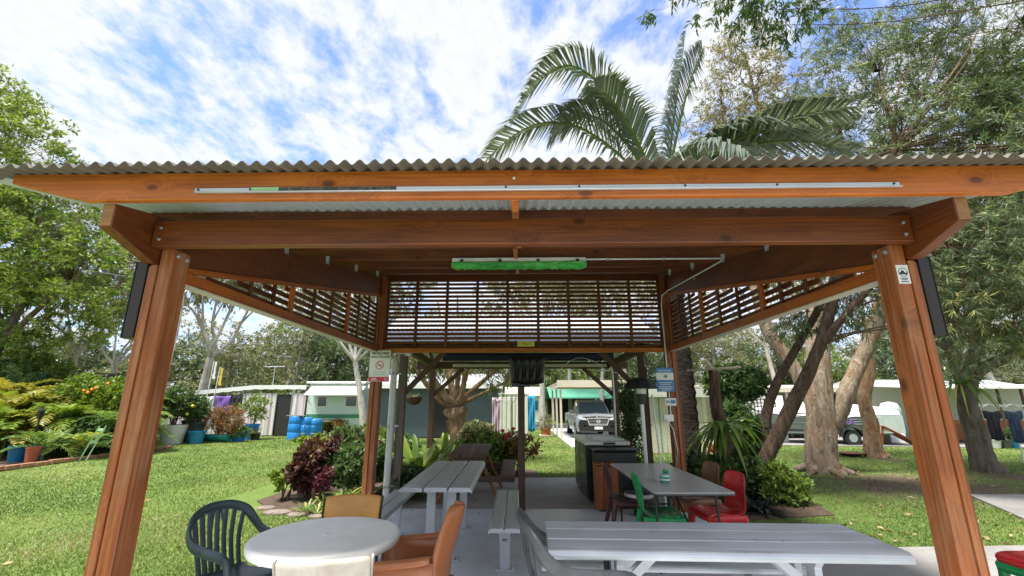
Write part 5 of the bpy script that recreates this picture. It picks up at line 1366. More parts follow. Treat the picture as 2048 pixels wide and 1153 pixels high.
# broad-leaved tree whose trunk stands outside the frame
b = Vector((9.2, 4.4, LZ))
make_tree('broadleaf_tree', 'broad-leaved branch tips hanging above the palm from an overhanging tree', b,
          [([(0, 0, -.05), (0, 0, 2.5), (-0.3, 0.2, 5.0), (-1.0, 0.6, 7.2)], [0.3, 0.24, 0.2, 0.14]),
           ([(-1.0, 0.6, 7.2), TP(1750, -120, 5.6), TP(1560, -70, 5.8), TP(1400, -40, 5.9), TP(1290, -8, 6.0)], [0.13, 0.09, 0.06, 0.035, 0.012])],
          M['bark_grey'], M['leaf_dark'],
          [dict(ell=[E(1490, -10, 5.9, 0.85, 0.6, 0.28), E(1310, 0, 6.0, 0.42, 0.4, 0.14), E(1580, 20, 5.8, 0.45, 0.5, 0.35), E(1420, -30, 5.9, 0.8, 0.5, 0.2)], n_clump=70, twigs=5, twig_len=0.2, per_twig=6, L=0.13, W=0.036, droop=0.5, up=-0.3, hubs=10, branch_r=0.012, tint_mu=0.55, tw=0.005)], 25)
# palm behind the roof
b = on_z(1380, 962, LZ)
pr = thing('triangle_palm', 'tall palm with dark ringed trunk and blue-green fronds above the roof', 'palm', b)
rng = np.random.default_rng(9)
g = Geo()
pt_, pr_ = [], []
for i in range(60):
    z = 6.3 * i / 59; pt_.append((0.02 * math.sin(z), 0, z - .03)); pr_.append(0.27 * (1 - 0.03 * z) * (1 + (0.06 if i % 2 else -0.03)))
pts = np.array(pt_); 
limb(g, pts, pr_, 14, 0.05, rng, sub=1); g.build('trunk', M['bark_palm'], pr, True)
base = np.array([0, 0, 6.2])
gf, gr = Geo(), Geo()
def fr_to(px, py, Y, L, droop, **k):
    """frond whose drooped tip ends near the seen tip"""
    tip = np.array(rel(on_y(px, py, Y), b)) - base
    for _ in range(30): L = float(np.linalg.norm(tip + np.array([0, 0, droop * L])))
    tip = tip + np.array([0, 0, droop * L]); frond(gf, gr, rng, base, tip, L, droop, **k)
LK = dict(n=84, leaf=1.1, w=0.034, r=0.04, tint=0.55, vee=0.35, hang=0.42, start=0.2)
LK.update(leaf=1.2, w=0.062, n=88)
fr_to(1372, 62, 9.7, 5.2, 0.10, **LK)
fr_to(1405, 100, 9.2, 4.9, 0.26, **LK)
fr_to(1030, 240, 9.4, 5.4, 0.78, **LK)
fr_to(1110, 268, 10.2, 4.8, 0.64, **LK)
fr_to(1190, 175, 9.0, 4.9, 0.42, **LK)
fr_to(965, 330, 10.4, 5.2, 0.70, **LK)
fr_to(1690, 215, 7.5, 5.0, 0.40, **LK)
fr_to(1715, 305, 7.2, 5.2, 0.62, **LK)
fr_to(1580, 260, 7.4, 4.2, 0.50, **LK)
fr_to(1530, 330, 6.9, 4.2, 0.70, **LK)
gr.build('rachises', M['leaf_lime'], pr, True); gf.build('fronds', M['leaf_palm'], pr)

# ================================================================== trees on the left
b = Vector((-21.0, 17.4, LZ))
make_tree('bright_tree', 'large bright green leafy tree behind the palm garden', b,
          [([(0, 0, -.05), (0.3, 0, 2.6), (0.9, 0.1, 5.6), (0.9, 0, 8.5), (0.7, 0, 10.5)], [0.24, 0.2, 0.15, 0.09, 0.03]), ([(0.5, 0, 3.6), (2.0, -0.2, 5.2), (3.4, -0.3, 6.6)], [0.12, 0.09, 0.04]), ([(0.6, 0, 4.4), (-1.2, 0.2, 6.6), (-2.4, 0, 9)], [0.12, 0.09, 0.04])],
          M['bark_grey'], M['leaf_bright'],
          [dict(ell=[E(60, 480, 17.3, 3.04, 2.90, 2.64), E(150, 560, 17.3, 1.98, 2.11, 1.85), E(20, 300, 17.3, 2.24, 2.38, 2.38), E(-60, 230, 17.3, 2.11, 2.38, 2.64), E(90, 640, 17.5, 2.38, 2.11, 1.19), E(-90, 500, 17.3, 2.64, 2.90, 3.96), E(-10, 660, 17.7, 2.11, 1.98, 1.32)], n_clump=1000, twigs=6, twig_len=0.52, per_twig=9, L=0.185, W=0.078, droop=0.12, up=0.25, hubs=40, branch_r=0.035, tint_mu=0.6, tint_sd=0.22, shell=0.45)], 31)
b = Vector((-16.6, 21.0, LZ))
make_tree('bright_tree', 'yellow-green leafy tree rising behind the bright tree by the roof end', b,
          [([(0, 0, -.05), (0.1, 0, 3), (0.2, 0.1, 6), (0.0, 0, 9)], [0.25, 0.2, 0.15, 0.05])],
          M['bark_gum'], M['leaf_olive'],
          [dict(ell=[E(225, 560, 21, 1.8, 1.8, 1.8), E(160, 470, 21, 2.4, 2.0, 2.4), E(40, 480, 21, 3.0, 2.2, 3.6)], n_clump=330, twigs=6, twig_len=0.6, per_twig=7, L=0.22, W=0.075, droop=0.3, hubs=18, branch_r=0.03, tint_mu=0.6)], 32)
# pale gums with bare limbs
def gum(label, px, Y, h, seed, lean=0.0, r=0.24, dens=120, leaf='leaf_olive', spread_=1.0, group='pale gums beyond the caravan'):
    rng = np.random.default_rng(seed); p = on_y(px, 780, Y); b = Vector((p.x, Y, LZ))
    tr = [([(0, 0, -.05), (lean * h * .12, 0, h * .2), (lean * h * .28, 0, h * .4)], [r, r * .8, r * .62])]
    fork = np.array([lean * h * .28, 0, h * .4]); ell = []
    for k in range(5):
        a = -1.0 + 2.0 * k / 4 + rng.uniform(-.15, .15)
        m = fork + np.array([math.sin(a) * h * .16, rng.uniform(-.08, .08) * h, h * .2]); e = m + np.array([math.sin(a) * h * .17 + rng.uniform(-.03, .03) * h, rng.uniform(-.1, .1) * h, h * rng.uniform(.22, .36)])
        tr.append(([tuple(fork), tuple((fork + m) / 2 + rng.normal(0, .02, 3) * h), tuple(m), tuple(e)], [r * .45, r * .36, r * .28, r * .07]))
        ell.append((tuple(e), (h * .15 * spread_, h * .15, h * .11))); ell.append((tuple(m + (e - m) * .5 + np.array([0, 0, .3])), (h * .11, h * .11, h * .07)))
        e2 = m + np.array([math.sin(a + rng.uniform(-.9, .9)) * h * .2, rng.uniform(-.1, .1) * h, h * rng.uniform(.08, .2)])
        tr.append(([tuple(m), tuple((m + e2) / 2 + np.array([0, 0, .02 * h])), tuple(e2)], [r * .22, r * .14, r * .05])); ell.append((tuple(e2), (h * .08, h * .08, h * .06)))
    return make_tree('gum_tree', label, b, tr, M['bark_gum'], M[leaf], [dict(ell=ell, n_clump=dens, twigs=5, twig_len=h * .045, per_twig=7, L=h * .024, W=h * .007, droop=0.6, up=-.1, hubs=14, branch_r=0.03, tint_mu=.5, tw=.015)], seed, group=group, sides=8, wob=.06)
gum('pale grey gum tree with fanned bare limbs behind the caravan', 400, 27, 10.5, 41, 0.10, 0.27, 330)
gum('slim pale gum between the bright tree and the pavilion post', 215, 24, 8.5, 42, 0.05, 0.15, 200)
gum('slim cream gum trunk beside the dark hedge', 128, 22, 9.5, 43, 0.08, 0.15, 180)
gum('leaning white gum behind the low trailer', 740, 16.5, 7.5, 44, -0.30, 0.15, 200, spread_=1.2)
gum('white gum trunk standing beyond the red pot', 1083, 28, 12, 45, 0.03, 0.2, 200)
gum('pale gum trunk rising behind the green shade roof', 1140, 38, 14, 46, 0.0, 0.2, 200)
gum('pale twin-limbed gum behind the cream house', 1560, 30, 13, 47, -0.15, 0.2, 220)
gum('pale gum beyond the shelter with the clothes', 2000, 28, 12, 48, -0.2, 0.2, 220)
gum('pale gum far behind the barbecue', 1200, 34, 13, 49, 0.1, 0.18, 200)
gum('tall pale gum beyond the carport post', 1255, 30, 12, 50, -0.05, 0.16, 200)
# lopped paperbark in front of the slate shed
p = on_y(918, 870, 13.0); b = Vector((p.x, 13.0, LZ))
stag = [([(0, 0, -.05), (0, 0, 0.3), TP(915, 850, 13), TP(912, 815, 13)], [0.34, 0.26, 0.22, 0.30])]
for i, (x1, y1, x2, y2, r0) in enumerate(((890, 790, 850, 735, .14), (880, 800, 830, 740, .10), (905, 780, 890, 690, .12), (925, 780, 940, 700, .11), (935, 790, 985, 745, .10), (940, 800, 1000, 770, .07), (915, 770, 915, 680, .09))):
    stag.append(([TP(912, 812, 13), TP(x1, y1, 13 + .2 * (i % 3 - 1)), TP(x2, y2, 13 + .5 * (i % 3 - 1)), TP(2 * x2 - x1, 2 * y2 - y1, 13 + .7 * (i % 3 - 1))], [r0 * 1.1, r0 * .72, r0 * .5, r0 * .16]))
make_tree('lopped_paperbark', 'stout lopped paperbark with flaking orange bark before the slate shed', b, stag, M['bark_peeling'], M['leaf_olive'],
          [dict(ell=[E(905, 690, 13, 2.1, 1.4, 0.75), E(985, 735, 13, 0.9, .9, .45), E(830, 720, 13, 1.0, .9, .5)], n_clump=340, twigs=5, twig_len=0.34, per_twig=7, L=0.14, W=0.030, droop=0.45, hubs=14, branch_r=0.02, tint_mu=.5)], 51, wob=.42, sides=14)
# tree line far behind: each tree its own thing, built from a few shapes
def far_proto(seed, leaf, h):
    rng = np.random.default_rng(seed); gw, gl = Geo(), Geo(); Ls = []
    p, _ = limb(gw, [(0, 0, -.1), (.1, 0, h * .25), (-.1, .1, h * .55), (0, 0, h * .9)], [.22, .18, .12, .04], 7, .08, rng); Ls.append(p)
    ell = [((rng.uniform(-.2, .2) * h, rng.uniform(-.15, .15) * h, h * z), (h * rng.uniform(.18, .27), h * .2, h * rng.uniform(.12, .19))) for z in (.3, .42, .52, .62, .72, .85)]
    crown(gl, gw, rng, ell, 230, 5, .75, 6, .28, .10, limbs=Ls, droop=.25, hubs=14, tint_sd=.22, branch_r=.05, tw=.02, shell=.4)
    return gw.mesh('trunk', M['bark_gum'], smooth=True), gl.mesh('crown', M[leaf])
PROT = [far_proto(61, 'leaf_olive', 9), far_proto(62, 'leaf_dark', 8), far_proto(63, 'leaf_bright', 8), far_proto(64, 'leaf_olive', 11)]
FAR_LABEL = ('olive green tree in the line far beyond the road', 'dark green tree in the line far beyond the road', 'light green tree in the line far beyond the road', 'tall olive tree in the line far beyond the road')
random.seed(5)
def far_tree(px, Y, k, s=1.0):
    p = on_y(px, 800, Y); r = thing('background_tree', FAR_LABEL[k], 'tree', (p.x, Y, LZ), random.uniform(0, 6), 'trees far beyond the road')
    r.scale = (s * random.uniform(.9, 1.2), s * random.uniform(.9, 1.2), s)
    for nm, me in zip(('trunk', 'crown'), PROT[k]):
        o = bpy.data.objects.new(nm, me); COL.objects.link(o); o.parent = r
for px, Y, k, s in ((300, 38, 0, .8), (380, 40, 1, .7), (450, 36, 0, .72), (520, 42, 2, .75), (590, 36, 3, .62), (640, 40, 0, .8), (690, 37, 1, .75), (745, 42, 0, .9), (800, 40, 3, .7), (860, 42, 0, .9), (930, 45, 1, .9), (985, 42, 0, .9), (1040, 47, 3, .9), (1095, 44, 2, .9), (1150, 48, 0, 1.0), (1210, 44, 2, .9), (1270, 46, 0, 1.0), (1330, 40, 1, .8), (1390, 42, 0, .85), (1440, 38, 3, .7), (1500, 44, 0, .9), (1560, 40, 1, .75), (1620, 42, 0, .9), (1690, 38, 2, .7), (1760, 42, 0, .85), (1830, 38, 1, .8), (1900, 42, 0, .85), (1970, 38, 3, .65), (2040, 40, 0, .85), (2110, 38, 1, .8), (40, 34, 1, .75), (130, 38, 0, .8), (215, 40, 1, .7), (-60, 36, 0, .8)):
    far_tree(px, Y, k, s * (1.5 if 480 < px < 780 else 1.22))
sp = thing('bushland', 'hazy mass of bushland behind the line of trees', 'bushland', (0, 62, LZ), kind='stuff')
rng = np.random.default_rng(77); gl, gw = Geo(), Geo()
ell = [((x, 62 - 62 + rng.uniform(-4, 4) - abs(x) * .12, rng.uniform(2, 4)), (4.5, 3, rng.uniform(3, 5))) for x in np.linspace(-85, 85, 42)]
crown(gl, gw, rng, ell, 2600, 4, 1.2, 5, .6, .3, limbs=None, tint_sd=.22, tint_mu=.4, tw=.03, shell=.5)
o = gl.build('foliage', M['leaf_olive'], sp); o['kind'] = 'stuff'
# ================================================================== caravan with annexe
Y0 = 22.0
cvn = thing('caravan', 'white and mint caravan with a green stripe and window awning', 'caravan', (-8.75, Y0 + 1.2, LZ))
bx = lambda a, b: MB().box(a, b)
rows = []
MB().prism([(Y0, 0.40), (Y0, 2.15), (Y0 + .18, 2.42), (Y0 + 2.1, 2.42), (Y0 + 2.25, 2.15), (Y0 + 2.25, 0.40)], 0, -10.05, -7.35).build('body', M['caravan_mint'], cvn, bevel=0.06, seg=3)
bx((-10.15, Y0 - .08, 2.40), (-7.25, Y0 + 2.3, 2.50)).build('roof', M['caravan_white'], cvn, bevel=0.03)
bx((-10.04, Y0 - .006, 0.78), (-7.36, Y0 - .002, 0.96)).build('stripe', M['caravan_green'], cvn)
for x0, x1 in ((-9.55, -9.05), (-8.2, -7.6)):
    w = bx((x0, Y0 - .03, 1.28), (x1, Y0 - .002, 1.82)).build('window', M['caravan_white'], cvn, bevel=.01)
    bx((x0 + .05, Y0 - .035, 1.33), (x1 - .05, Y0 - .031, 1.77)).build('pane', M['window_glass'], w)
MB().prism([(Y0 - .01, 2.28), (Y0 - .85, 1.86), (Y0 - .85, 1.83), (Y0 - .01, 2.24)], 0, -9.85, -7.25).build('awning', M['caravan_white'], cvn)
for x in (-9.8, -7.3): MB().bar((x, Y0 - .84, 1.84), (x, Y0 - .02, 1.35), .02, .02).build('stay', M['galvanised'], cvn)
for x in (-9.2, -8.4): MB().tube([(x, Y0 + .15, .30), (x, Y0 + .35, .30)], .32, 18).build('wheel', M['tyre'], cvn, smooth=40)
bx((-10.04, Y0 + .02, 0.06), (-7.36, Y0 + .06, 0.40)).build('skirting', M['caravan_white'], cvn)
anx = thing('caravan_annexe', 'striped canvas annexe with white roof joined to the caravan', 'annexe', (-13.2, Y0 + .9, LZ))
MB().prism([(-16.9, 1.92), (-12.6, 2.32), (-10.1, 2.32), (-10.1, 2.24), (-12.6, 2.24), (-16.9, 1.84)], 1, Y0 - .12, Y0 + 2.3).build('roof', M['caravan_white'], anx)
rw = [[(x, Y0 - .05 + .05 * math.sin(x * 9) * (1 - k), (1 - k) * 0.0 + k * 1.93) for x in np.linspace(-13.15, -11.5, 60)] for k in (0, .5, 1)]
MB().grid(rw).build('canvas_wall', M['striped_canvas'], anx, smooth=179)
rw = [[(x, Y0 - .05 + .05 * math.sin(x * 9) * (1 - k), k * 1.93) for x in np.linspace(-10.75, -10.1, 20)] for k in (0, .5, 1)]
MB().grid(rw).build('canvas_wall', M['striped_canvas'], anx, smooth=179)
rw = [[(x, Y0 - .02 + .04 * math.sin(x * 8), k * 1.3) for x in np.linspace(-16.8, -13.15, 60)] for k in (0, .5, 1)]
MB().grid(rw).build('canvas_wall', M['striped_canvas'], anx, smooth=179)
bx((-11.5, Y0 - .04, 0.0), (-10.75, Y0 - .01, 1.85)).build('screen_door', M['dark_interior'], anx)
bx((-16.8, Y0 + 2.2, 0), (-10.1, Y0 + 2.25, 1.9)).build('rear_wall', M['striped_canvas'], anx)
for x in (-16.8, -13.9, -11.5, -10.75): MB().tube([(x, Y0 - .08, 0), (x, Y0 - .08, 1.93)], .025, 8).build('pole', M['galvanised'], anx)
mb = MB()
rw = [[(x, Y0 - .125, 1.90 + max(0, (min(x, -12.6) + 16.9) * .093) - .02 - k * (.14 + .03 * abs(math.sin(x * 6)))) for x in np.linspace(-16.9, -10.1, 70)] for k in (0, 1)]
MB().grid(rw).build('valance', M['caravan_white'], anx)
# washing under the annexe roof
def cloth(name, label, cat, x0, x1, y, ztop, h, mat, seed, legs=False, group=None, sleeves=False):
    r_ = np.random.default_rng(seed); o = thing(name, label, cat, ((x0 + x1) / 2, y, ztop - h), group=group)
    w = x1 - x0; rows = []
    for j in range(13):
        t = j / 12; row = []
        for i in range(17):
            u = i / 16 - .5
            f = 1 - .12 * t * (0 if legs else 1)
            if sleeves: f = 1.0 if t < .28 else .66 + .05 * t
            row.append((u * w * f, .03 * math.sin(u * 19 + seed) * (.3 + t) + .015 * math.sin(t * 9 + u * 7), h - h * t - (.02 * math.cos(u * 6))))
        rows.append(row)
    if legs:
        for s in (0, 1): MB().grid([[(p[0] * .92 + (-.01 if s == 0 else .01), p[1], p[2]) for p in (rw_[:9] if s == 0 else rw_[8:])] for rw_ in rows]).build('trouser_leg', mat, o, local=True, smooth=179, solid=.008)
    else: MB().grid(rows).build('fabric', mat, o, local=True, smooth=179, solid=.008)
    return o
G_ = 'washing hung under the annexe'
cloth('hanging_garment', 'purple shirt hung under the annexe roof', 'garment', -14.4, -13.65, Y0 - .18, 1.80, .85, M['cloth_purple'], 3, group=G_)
cloth('hanging_garment', 'dark red towel hung beside the purple shirt', 'garment', -15.5, -15.0, Y0 - .18, 1.76, .6, M['cloth_red'], 4, group=G_)
cloth('hanging_garment', 'dark shirt hung between the purple shirt and the striped canvas', 'garment', -13.55, -13.2, Y0 - .18, 1.80, .75, M['cloth_dark'], 5, group=G_)
cloth('hanging_garment', 'white cloth hung between the red towel and the purple shirt', 'garment', -14.9, -14.5, Y0 - .18, 1.78, .55, M['white_paint'], 6, group=G_)
# antenna, flags
q = on_y(547, 757, 23.5)
an = thing('tv_antenna', 'television antenna on a mast above the caravan roof', 'antenna', (q.x, 23.5, 2.38))
MB().tube([(0, 0, 0), (0, 0, 1.0)], .018, 6).build('mast', M['galvanised'], an, local=True)
MB().tube([(-.55, 0, .95), (.5, 0, .95)], .012, 6).build('boom', M['galvanised'], an, local=True)
for k in range(7): MB().tube([(-.5 + .15 * k, -.35, .95), (-.5 + .15 * k, .35, .95)], .008, 5).build('element', M['galvanised'], an, local=True)
for i, (px, top) in enumerate(((428, 722), (440, 735))):
    q = on_y(px, top, 21.4)
    fp = thing('flag_pole', ('thin leaning pole with a drooping pale flag by the annexe', 'thin pole with a yellow pennant by the annexe')[i], 'flag pole', (q.x - .1, 21.4, LZ))
    MB().tube([(0, 0, 0), (.1, 0, q.z - LZ)], .02, 6).build('pole', M['white_paint'], fp, local=True)
    MB().grid([[(.1 + .05 + .12 * a + .03 * math.sin(k * 3), 0.02 * math.sin(a * 9 + k), q.z - LZ - .05 - .16 * k) for a in (0, .5, 1)] for k in range(6)]).build('flag', (M['sign_white'], M['flag_yellow'])[i], fp, local=True, smooth=179)
# blue drums etc.
for i, (px, sz, lab) in enumerate(((588, 1.0, 'tall bright blue plastic drum with a board on top'), (606, .93, 'blue plastic drum between two others by the annexe'), (621, .86, 'shorter blue plastic drum nearest the caravan window'))):
    q = on_z(px, 880, LZ); h = .98 * sz
    d = thing('blue_drum', lab, 'drum', (q.x, q.y + .15 * i, LZ), group='blue drums by the annexe')
    MB().lathe([(.27, 0), (.29, .02), (.30, h * .3), (.285, h * .32), (.30, h * .36), (.30, h * .66), (.285, h * .68), (.30, h * .72), (.28, h * .96), (.25, h), (.02, h)], n=20).build('body', M['blue_drum'], d, local=True, smooth=40)
    if i == 0: MB().cbox((0, 0, h + .02), (.75, .4, .03)).build('board', M['grey_post_wood'], d, local=True)
q = on_z(642, 876, LZ)
bb = thing('bird_bath', 'grey concrete bird bath standing by the drums', 'bird bath', q)
MB().lathe([(.16, 0), (.16, .05), (.07, .12), (.06, .5), (.1, .58), (.33, .66), (.36, .72), (.33, .72), (.02, .64)], n=20).build('bowl_and_stem', M['stone'], bb, local=True, smooth=40)
q = on_z(604, 880, LZ)
tp = thing('garden_tap', 'garden tap on a pale post on a small concrete pad', 'tap', q)
MB().cbox((0, 0, .03), (.9, .6, .06)).build('pad', M['path_concrete'], tp, local=True)
MB().tube([(.1, 0, .05), (.1, 0, .75)], .05, 8).build('post', M['white_paint'], tp, local=True)
MB().tube([(.1, -.05, .62), (.1, -.18, .60), (.1, -.2, .52)], .02, 6).build('spout', M['galvanised'], tp, local=True)
MB().tube([(-.25, 0, .05), (-.25, 0, 1.0)], .02, 6).build('stake', M['white_paint'], tp, local=True)
# white trailer
q = on_z(705, 872, LZ)
tl = thing('box_trailer', 'low white box trailer with a red reflector on the lawn', 'trailer', (q.x, q.y, LZ))
bx = lambda a, b: MB().box(a, b)
bx((-.75, 0, .22), (.95, 1.3, .85)).build('tub', M['caravan_white'], tl, local=True, bevel=.02)
bx((-.62, -.006, .58), (-.54, -.001, .66)).build('reflector', M['sign_red'], tl, local=True)
for s in (-1, 1): MB().tube([(.1 + .62 * s, .3, .16), (.1 + .62 * s, .5, .16)], .2, 16).build('wheel', M['tyre'], tl, local=True, smooth=40)
bx((-.7, -.02, .12), (.9, .1, .2)).build('chassis', M['dark_metal'], tl, local=True)
# slate shed
sd_ = thing('slate_shed', 'dark slate-blue metal shed with pale roof', 'shed', (-3.4, 22, LZ))
bx((-6.4, 20.8, 0), (-.75, 24, 2.16)).build('wall', M['shed_slate'], sd_)
MB().prism([(20.3, 2.18), (20.3, 2.28), (24.3, 3.0), (24.3, 2.9)], 0, -6.6, -.55).build('roof', M['roof_zinc'], sd_)
bx((-6.6, 20.27, 2.12), (-.55, 20.298, 2.30)).build('gutter', M['white_paint'], sd_)
for x in (-5.1, -3.9, -2.4, -1.4): bx((x, 20.785, 0), (x + .03, 20.797, 2.14)).build('batten', M['shed_slate'] if x != -3.9 else M['white_paint'], sd_)
dr = bx((-3.85, 20.76, .02), (-3.0, 20.795, 2.0)).build('door', M['dark_interior'], sd_)
for x in (-2.3, -1.2): MB().bar((x, 20.45, 2.05), (x, 20.79, 1.85), .03, .03).build('bracket', M['white_paint'], sd_)
# cream fence panels
fn = thing('metal_fence', 'pale cream ribbed metal fence beside the slate shed', 'fence', (-.15, 20.0, LZ))
for i in range(7):
    x = -.72 + .19 * i
    MB().prism([(x, 20.02), (x + .03, 19.97), (x + .13, 19.97), (x + .16, 20.02), (x + .185, 20.02), (x + .185, 20.04), (x, 20.04)], 2, 0, 1.85).build('panel', M['fence_cream'], fn)
bx((-.75, 19.95, 1.85), (.65, 20.06, 1.90)).build('top_rail', M['fence_cream'], fn)
# hoist with washing
q = on_z(1024, 895, LZ); q = Vector((q.x, 15.2, LZ))
ho = thing('clothes_hoist', 'small clothes hoist with spread arms before the cream fence', 'clothes hoist', (on_y(1024, 850, 15.2).x, 15.2, LZ))
MB().tube([(0, 0, 0), (0, 0, 1.75)], .022, 8).build('pole', M['rust'], ho, local=True)
for a in (.3, 1.9, 3.3, 5.0):
    MB().tube([(0, 0, 1.5), (.62 * math.cos(a), .62 * math.sin(a), 1.72)], .011, 6).build('arm', M['galvanised'], ho, local=True)
for k in (.4, .6): MB().tube([(k * math.cos(a), k * math.sin(a), 1.5 + .22 * k / .62) for a in (.3, 1.9, 3.3, 5.0, .3)], .004, 4).build('line', M['white_plastic'], ho, local=True)
hx = on_y(1024, 850, 15.2).x
cloth('hanging_trousers', 'pale lilac trousers hanging from the clothes hoist', 'trousers', hx - .66, hx - .38, 15.15, 1.66, 1.12, M['cloth_lilac'], 7)
cloth('hanging_towel', 'bright blue towel hanging beyond the slim brown post', 'towel', hx + .52, hx + .78, 15.3, 1.75, 1.15, M['cloth_blue'], 8)
# red pot and other small things on the lawn
q = on_z(1092, 873, LZ)
pot('terracotta_pot', 'square red terracotta pot with grey bush on the lawn before the driveway', q, M['terracotta'], .17, .24, .36)
bush('potted_bush', 'grey-green bush growing in the red terracotta pot', (q.x, q.y, q.z + .30), M['leaf_olive'], 81, [((0, 0, .35), (.36, .36, .38))], 70, .06, .02, tint=.6)
MB().cbox((q.x, q.y + .02, .0), (.62, .55, .05)).build('paver', M['cream_paint']) and None
for o in (bpy.data.objects['paver'],): tag(o, 'cream square paver under the red terracotta pot', 'paver')
# carport and car
cp = thing('carport', 'cream flat-roofed carport over the silver utility', 'carport', (4.0, 19.5, LZ))
q0 = on_y(1127, 780, 17.0)
for x in (2.0, 5.5):
    for y in (20.0, 22.0, 24.3):
        beam('post', (x, y, 0), (x, y, 2.12), .09, .09, M['cream_paint'], cp, up=(0, 1, 0))
bx((1.85, 19.8, 2.16), (5.7, 19.9, 2.46)).build('fascia', M['cream_paint'], cp)
bx((1.85, 19.9, 2.30), (5.7, 24.5, 2.36)).build('roof', M['cream_paint'], cp)
for x in (1.9, 5.65): bx((x - .04, 19.91, 2.14), (x + .04, 24.5, 2.298)).build('side_beam', M['cream_paint'], cp)
for y in (20.3, 21.5, 22.8): bx((1.95, y, 2.16), (5.6, y + .07, 2.298)).build('rafter', M['cream_paint'], cp)
# utility vehicle (front toward the camera)
ux, uy = on_y(1197, 860, 19.6).x, 19.6
ut = thing('silver_utility', 'silver double-cab utility parked nose-out under the carport', 'utility', (ux, uy, 0)); ut.scale = (0.93, 0.93, 0.9)
def half(pts): return [(x, z) for x, z in pts] + [(-x, z) for x, z in reversed(pts)]
secs = [  # y, half-outline of the body seen from the front
    (-.02, [(.0, .52), (.70, .52), (.80, .62), (.80, .92), (.70, 1.02), (.0, 1.05)]),
    (.14, [(.0, .36), (.86, .36), (.91, .52), (.92, .92), (.80, 1.08), (.0, 1.12)]),
    (.5, [(.0, .32), (.90, .32), (.94, .52), (.94, .96), (.84, 1.12), (.0, 1.17)]),
    (1.25, [(.0, .32), (.90, .32), (.94, .52), (.94, 1.02), (.84, 1.17), (.0, 1.22)]),
    (3.4, [(.0, .32), (.90, .32), (.94, .52), (.94, 1.04), (.84, 1.16), (.0, 1.18)]),
    (5.2, [(.0, .45), (.88, .45), (.93, .55), (.93, 1.04), (.86, 1.12), (.0, 1.12)])]
MB().grid([[(x, y, z) for x, z in half(s)] for y, s in secs], True).build('body', M['car_silver'], ut, local=True, smooth=40, bevel=.0)
cab = [(1.12, .80, 1.16), (1.75, .68, 1.72), (2.1, .66, 1.80), (2.9, .66, 1.80), (3.35, .74, 1.16)]
MB().grid([[(-w, y, 1.1), (-w, y, max(z - .06, 1.1)), (-w * .92, y, z), (w * .92, y, z), (w, y, max(z - .06, 1.1)), (w, y, 1.1)] for y, w, z in cab]).build('cabin', M['car_silver'], ut, local=True, smooth=30)
def quad(name, pts, mat, parent): return MB().add(pts, [(0, 1, 2, 3)]).build(name, mat, parent, local=True)
quad('windscreen', [(-.70, 1.155, 1.215), (.70, 1.155, 1.215), (.59, 1.70, 1.695), (-.59, 1.70, 1.695)], M['windscreen'], ut)
for s in (-1, 1):
    quad('side_window', [(s * .795, 1.45, 1.24), (s * .765, 2.35, 1.24), (s * .69, 2.3, 1.66), (s * .70, 1.78, 1.64)], M['window_glass'], ut)
    hl = MB().prism([(.50, .86), (.86, .90), (.90, 1.02), (.55, .96)], 1, -.03, .12); hl.v = [(s * x, y, z) for x, y, z in hl.v]; hl.build('headlight', M['lamp_glass'], ut, local=True, bevel=.01)
    mr = MB().cbox((s * 1.02, 1.5, 1.22), (.2, .12, .2)).build('mirror', M['car_silver'], ut, local=True, bevel=.03)
    MB().tube([(s * .62, -.06, .62), (s * .62, -.03, .62)], .05, 12).build('fog_lamp', M['lamp_glass'], ut, local=True)
    for y in (.95, 4.1):
        w = MB().tube([(s * .70, y, .37), (s * .955, y, .37)], .375, 22).build('wheel', M['tyre'], ut, local=True, smooth=40)
        MB().tube([(s * .95, y, .37), (s * .962, y, .37)], .23, 16).build('rim', M['galvanised'], w, local=True)
    MB().tube([(s * .52, 1.9, 1.86), (s * .52, 3.0, 1.86)], .02, 6).build('roof_rail', M['dark_metal'], ut, local=True)
MB().prism([(-.86, .36), (.86, .36), (.90, .60), (.86, .84), (.48, .86), (.42, .62), (-.42, .62), (-.48, .86), (-.86, .84), (-.90, .60)], 1, -.06, .10).build('bull_bumper', M['black_plastic'], ut, local=True, bevel=.02)
gr_ = MB().prism([(-.40, .66), (.40, .66), (.50, .96), (-.50, .96)], 1, -.055, .02).build('grille', M['black_plastic'], ut, local=True)
for k in range(3):
    MB().cbox((0, -.06, .73 + .075 * k), (.78 + .05 * k, .012, .018)).build('grille_bar', M['galvanised'], gr_, local=True)
for a, b_ in (((-.40, .66), (-.50, .96)), ((.40, .66), (.50, .96)), ((-.40, .66), (.40, .66)), ((-.50, .96), (.50, .96))):
    MB().bar((a[0], -.06, a[1]), (b_[0], -.06, b_[1]), .02, .03).build('chrome_edge', M['lamp_glass'], gr_, local=True)
em = MB()
for i in range(24):
    a, b_ = 2 * PI * i / 24, 2 * PI * (i + 1) / 24
    em.add([(.085 * math.cos(t) * k, -.075, .81 + .085 * math.sin(t) * k) for t, k in ((a, 1), (b_, 1), (b_, .75), (a, .75))], [(0, 1, 2, 3)])
em.cbox((0, -.077, .81), (.2, .004, .03)); em.build('emblem', M['lamp_glass'], gr_, local=True)
npl = MB().cbox((0, -.075, .52), (.37, .012, .12)).build('number_plate', M['sign_white'], ut, local=True)
for k_ in range(6): MB().cbox((-.14 + .056 * k_, -.083, .52), (.03 if k_ != 2 else .012, .002, .06)).build('plate_mark', M['sign_grey'], npl, local=True)
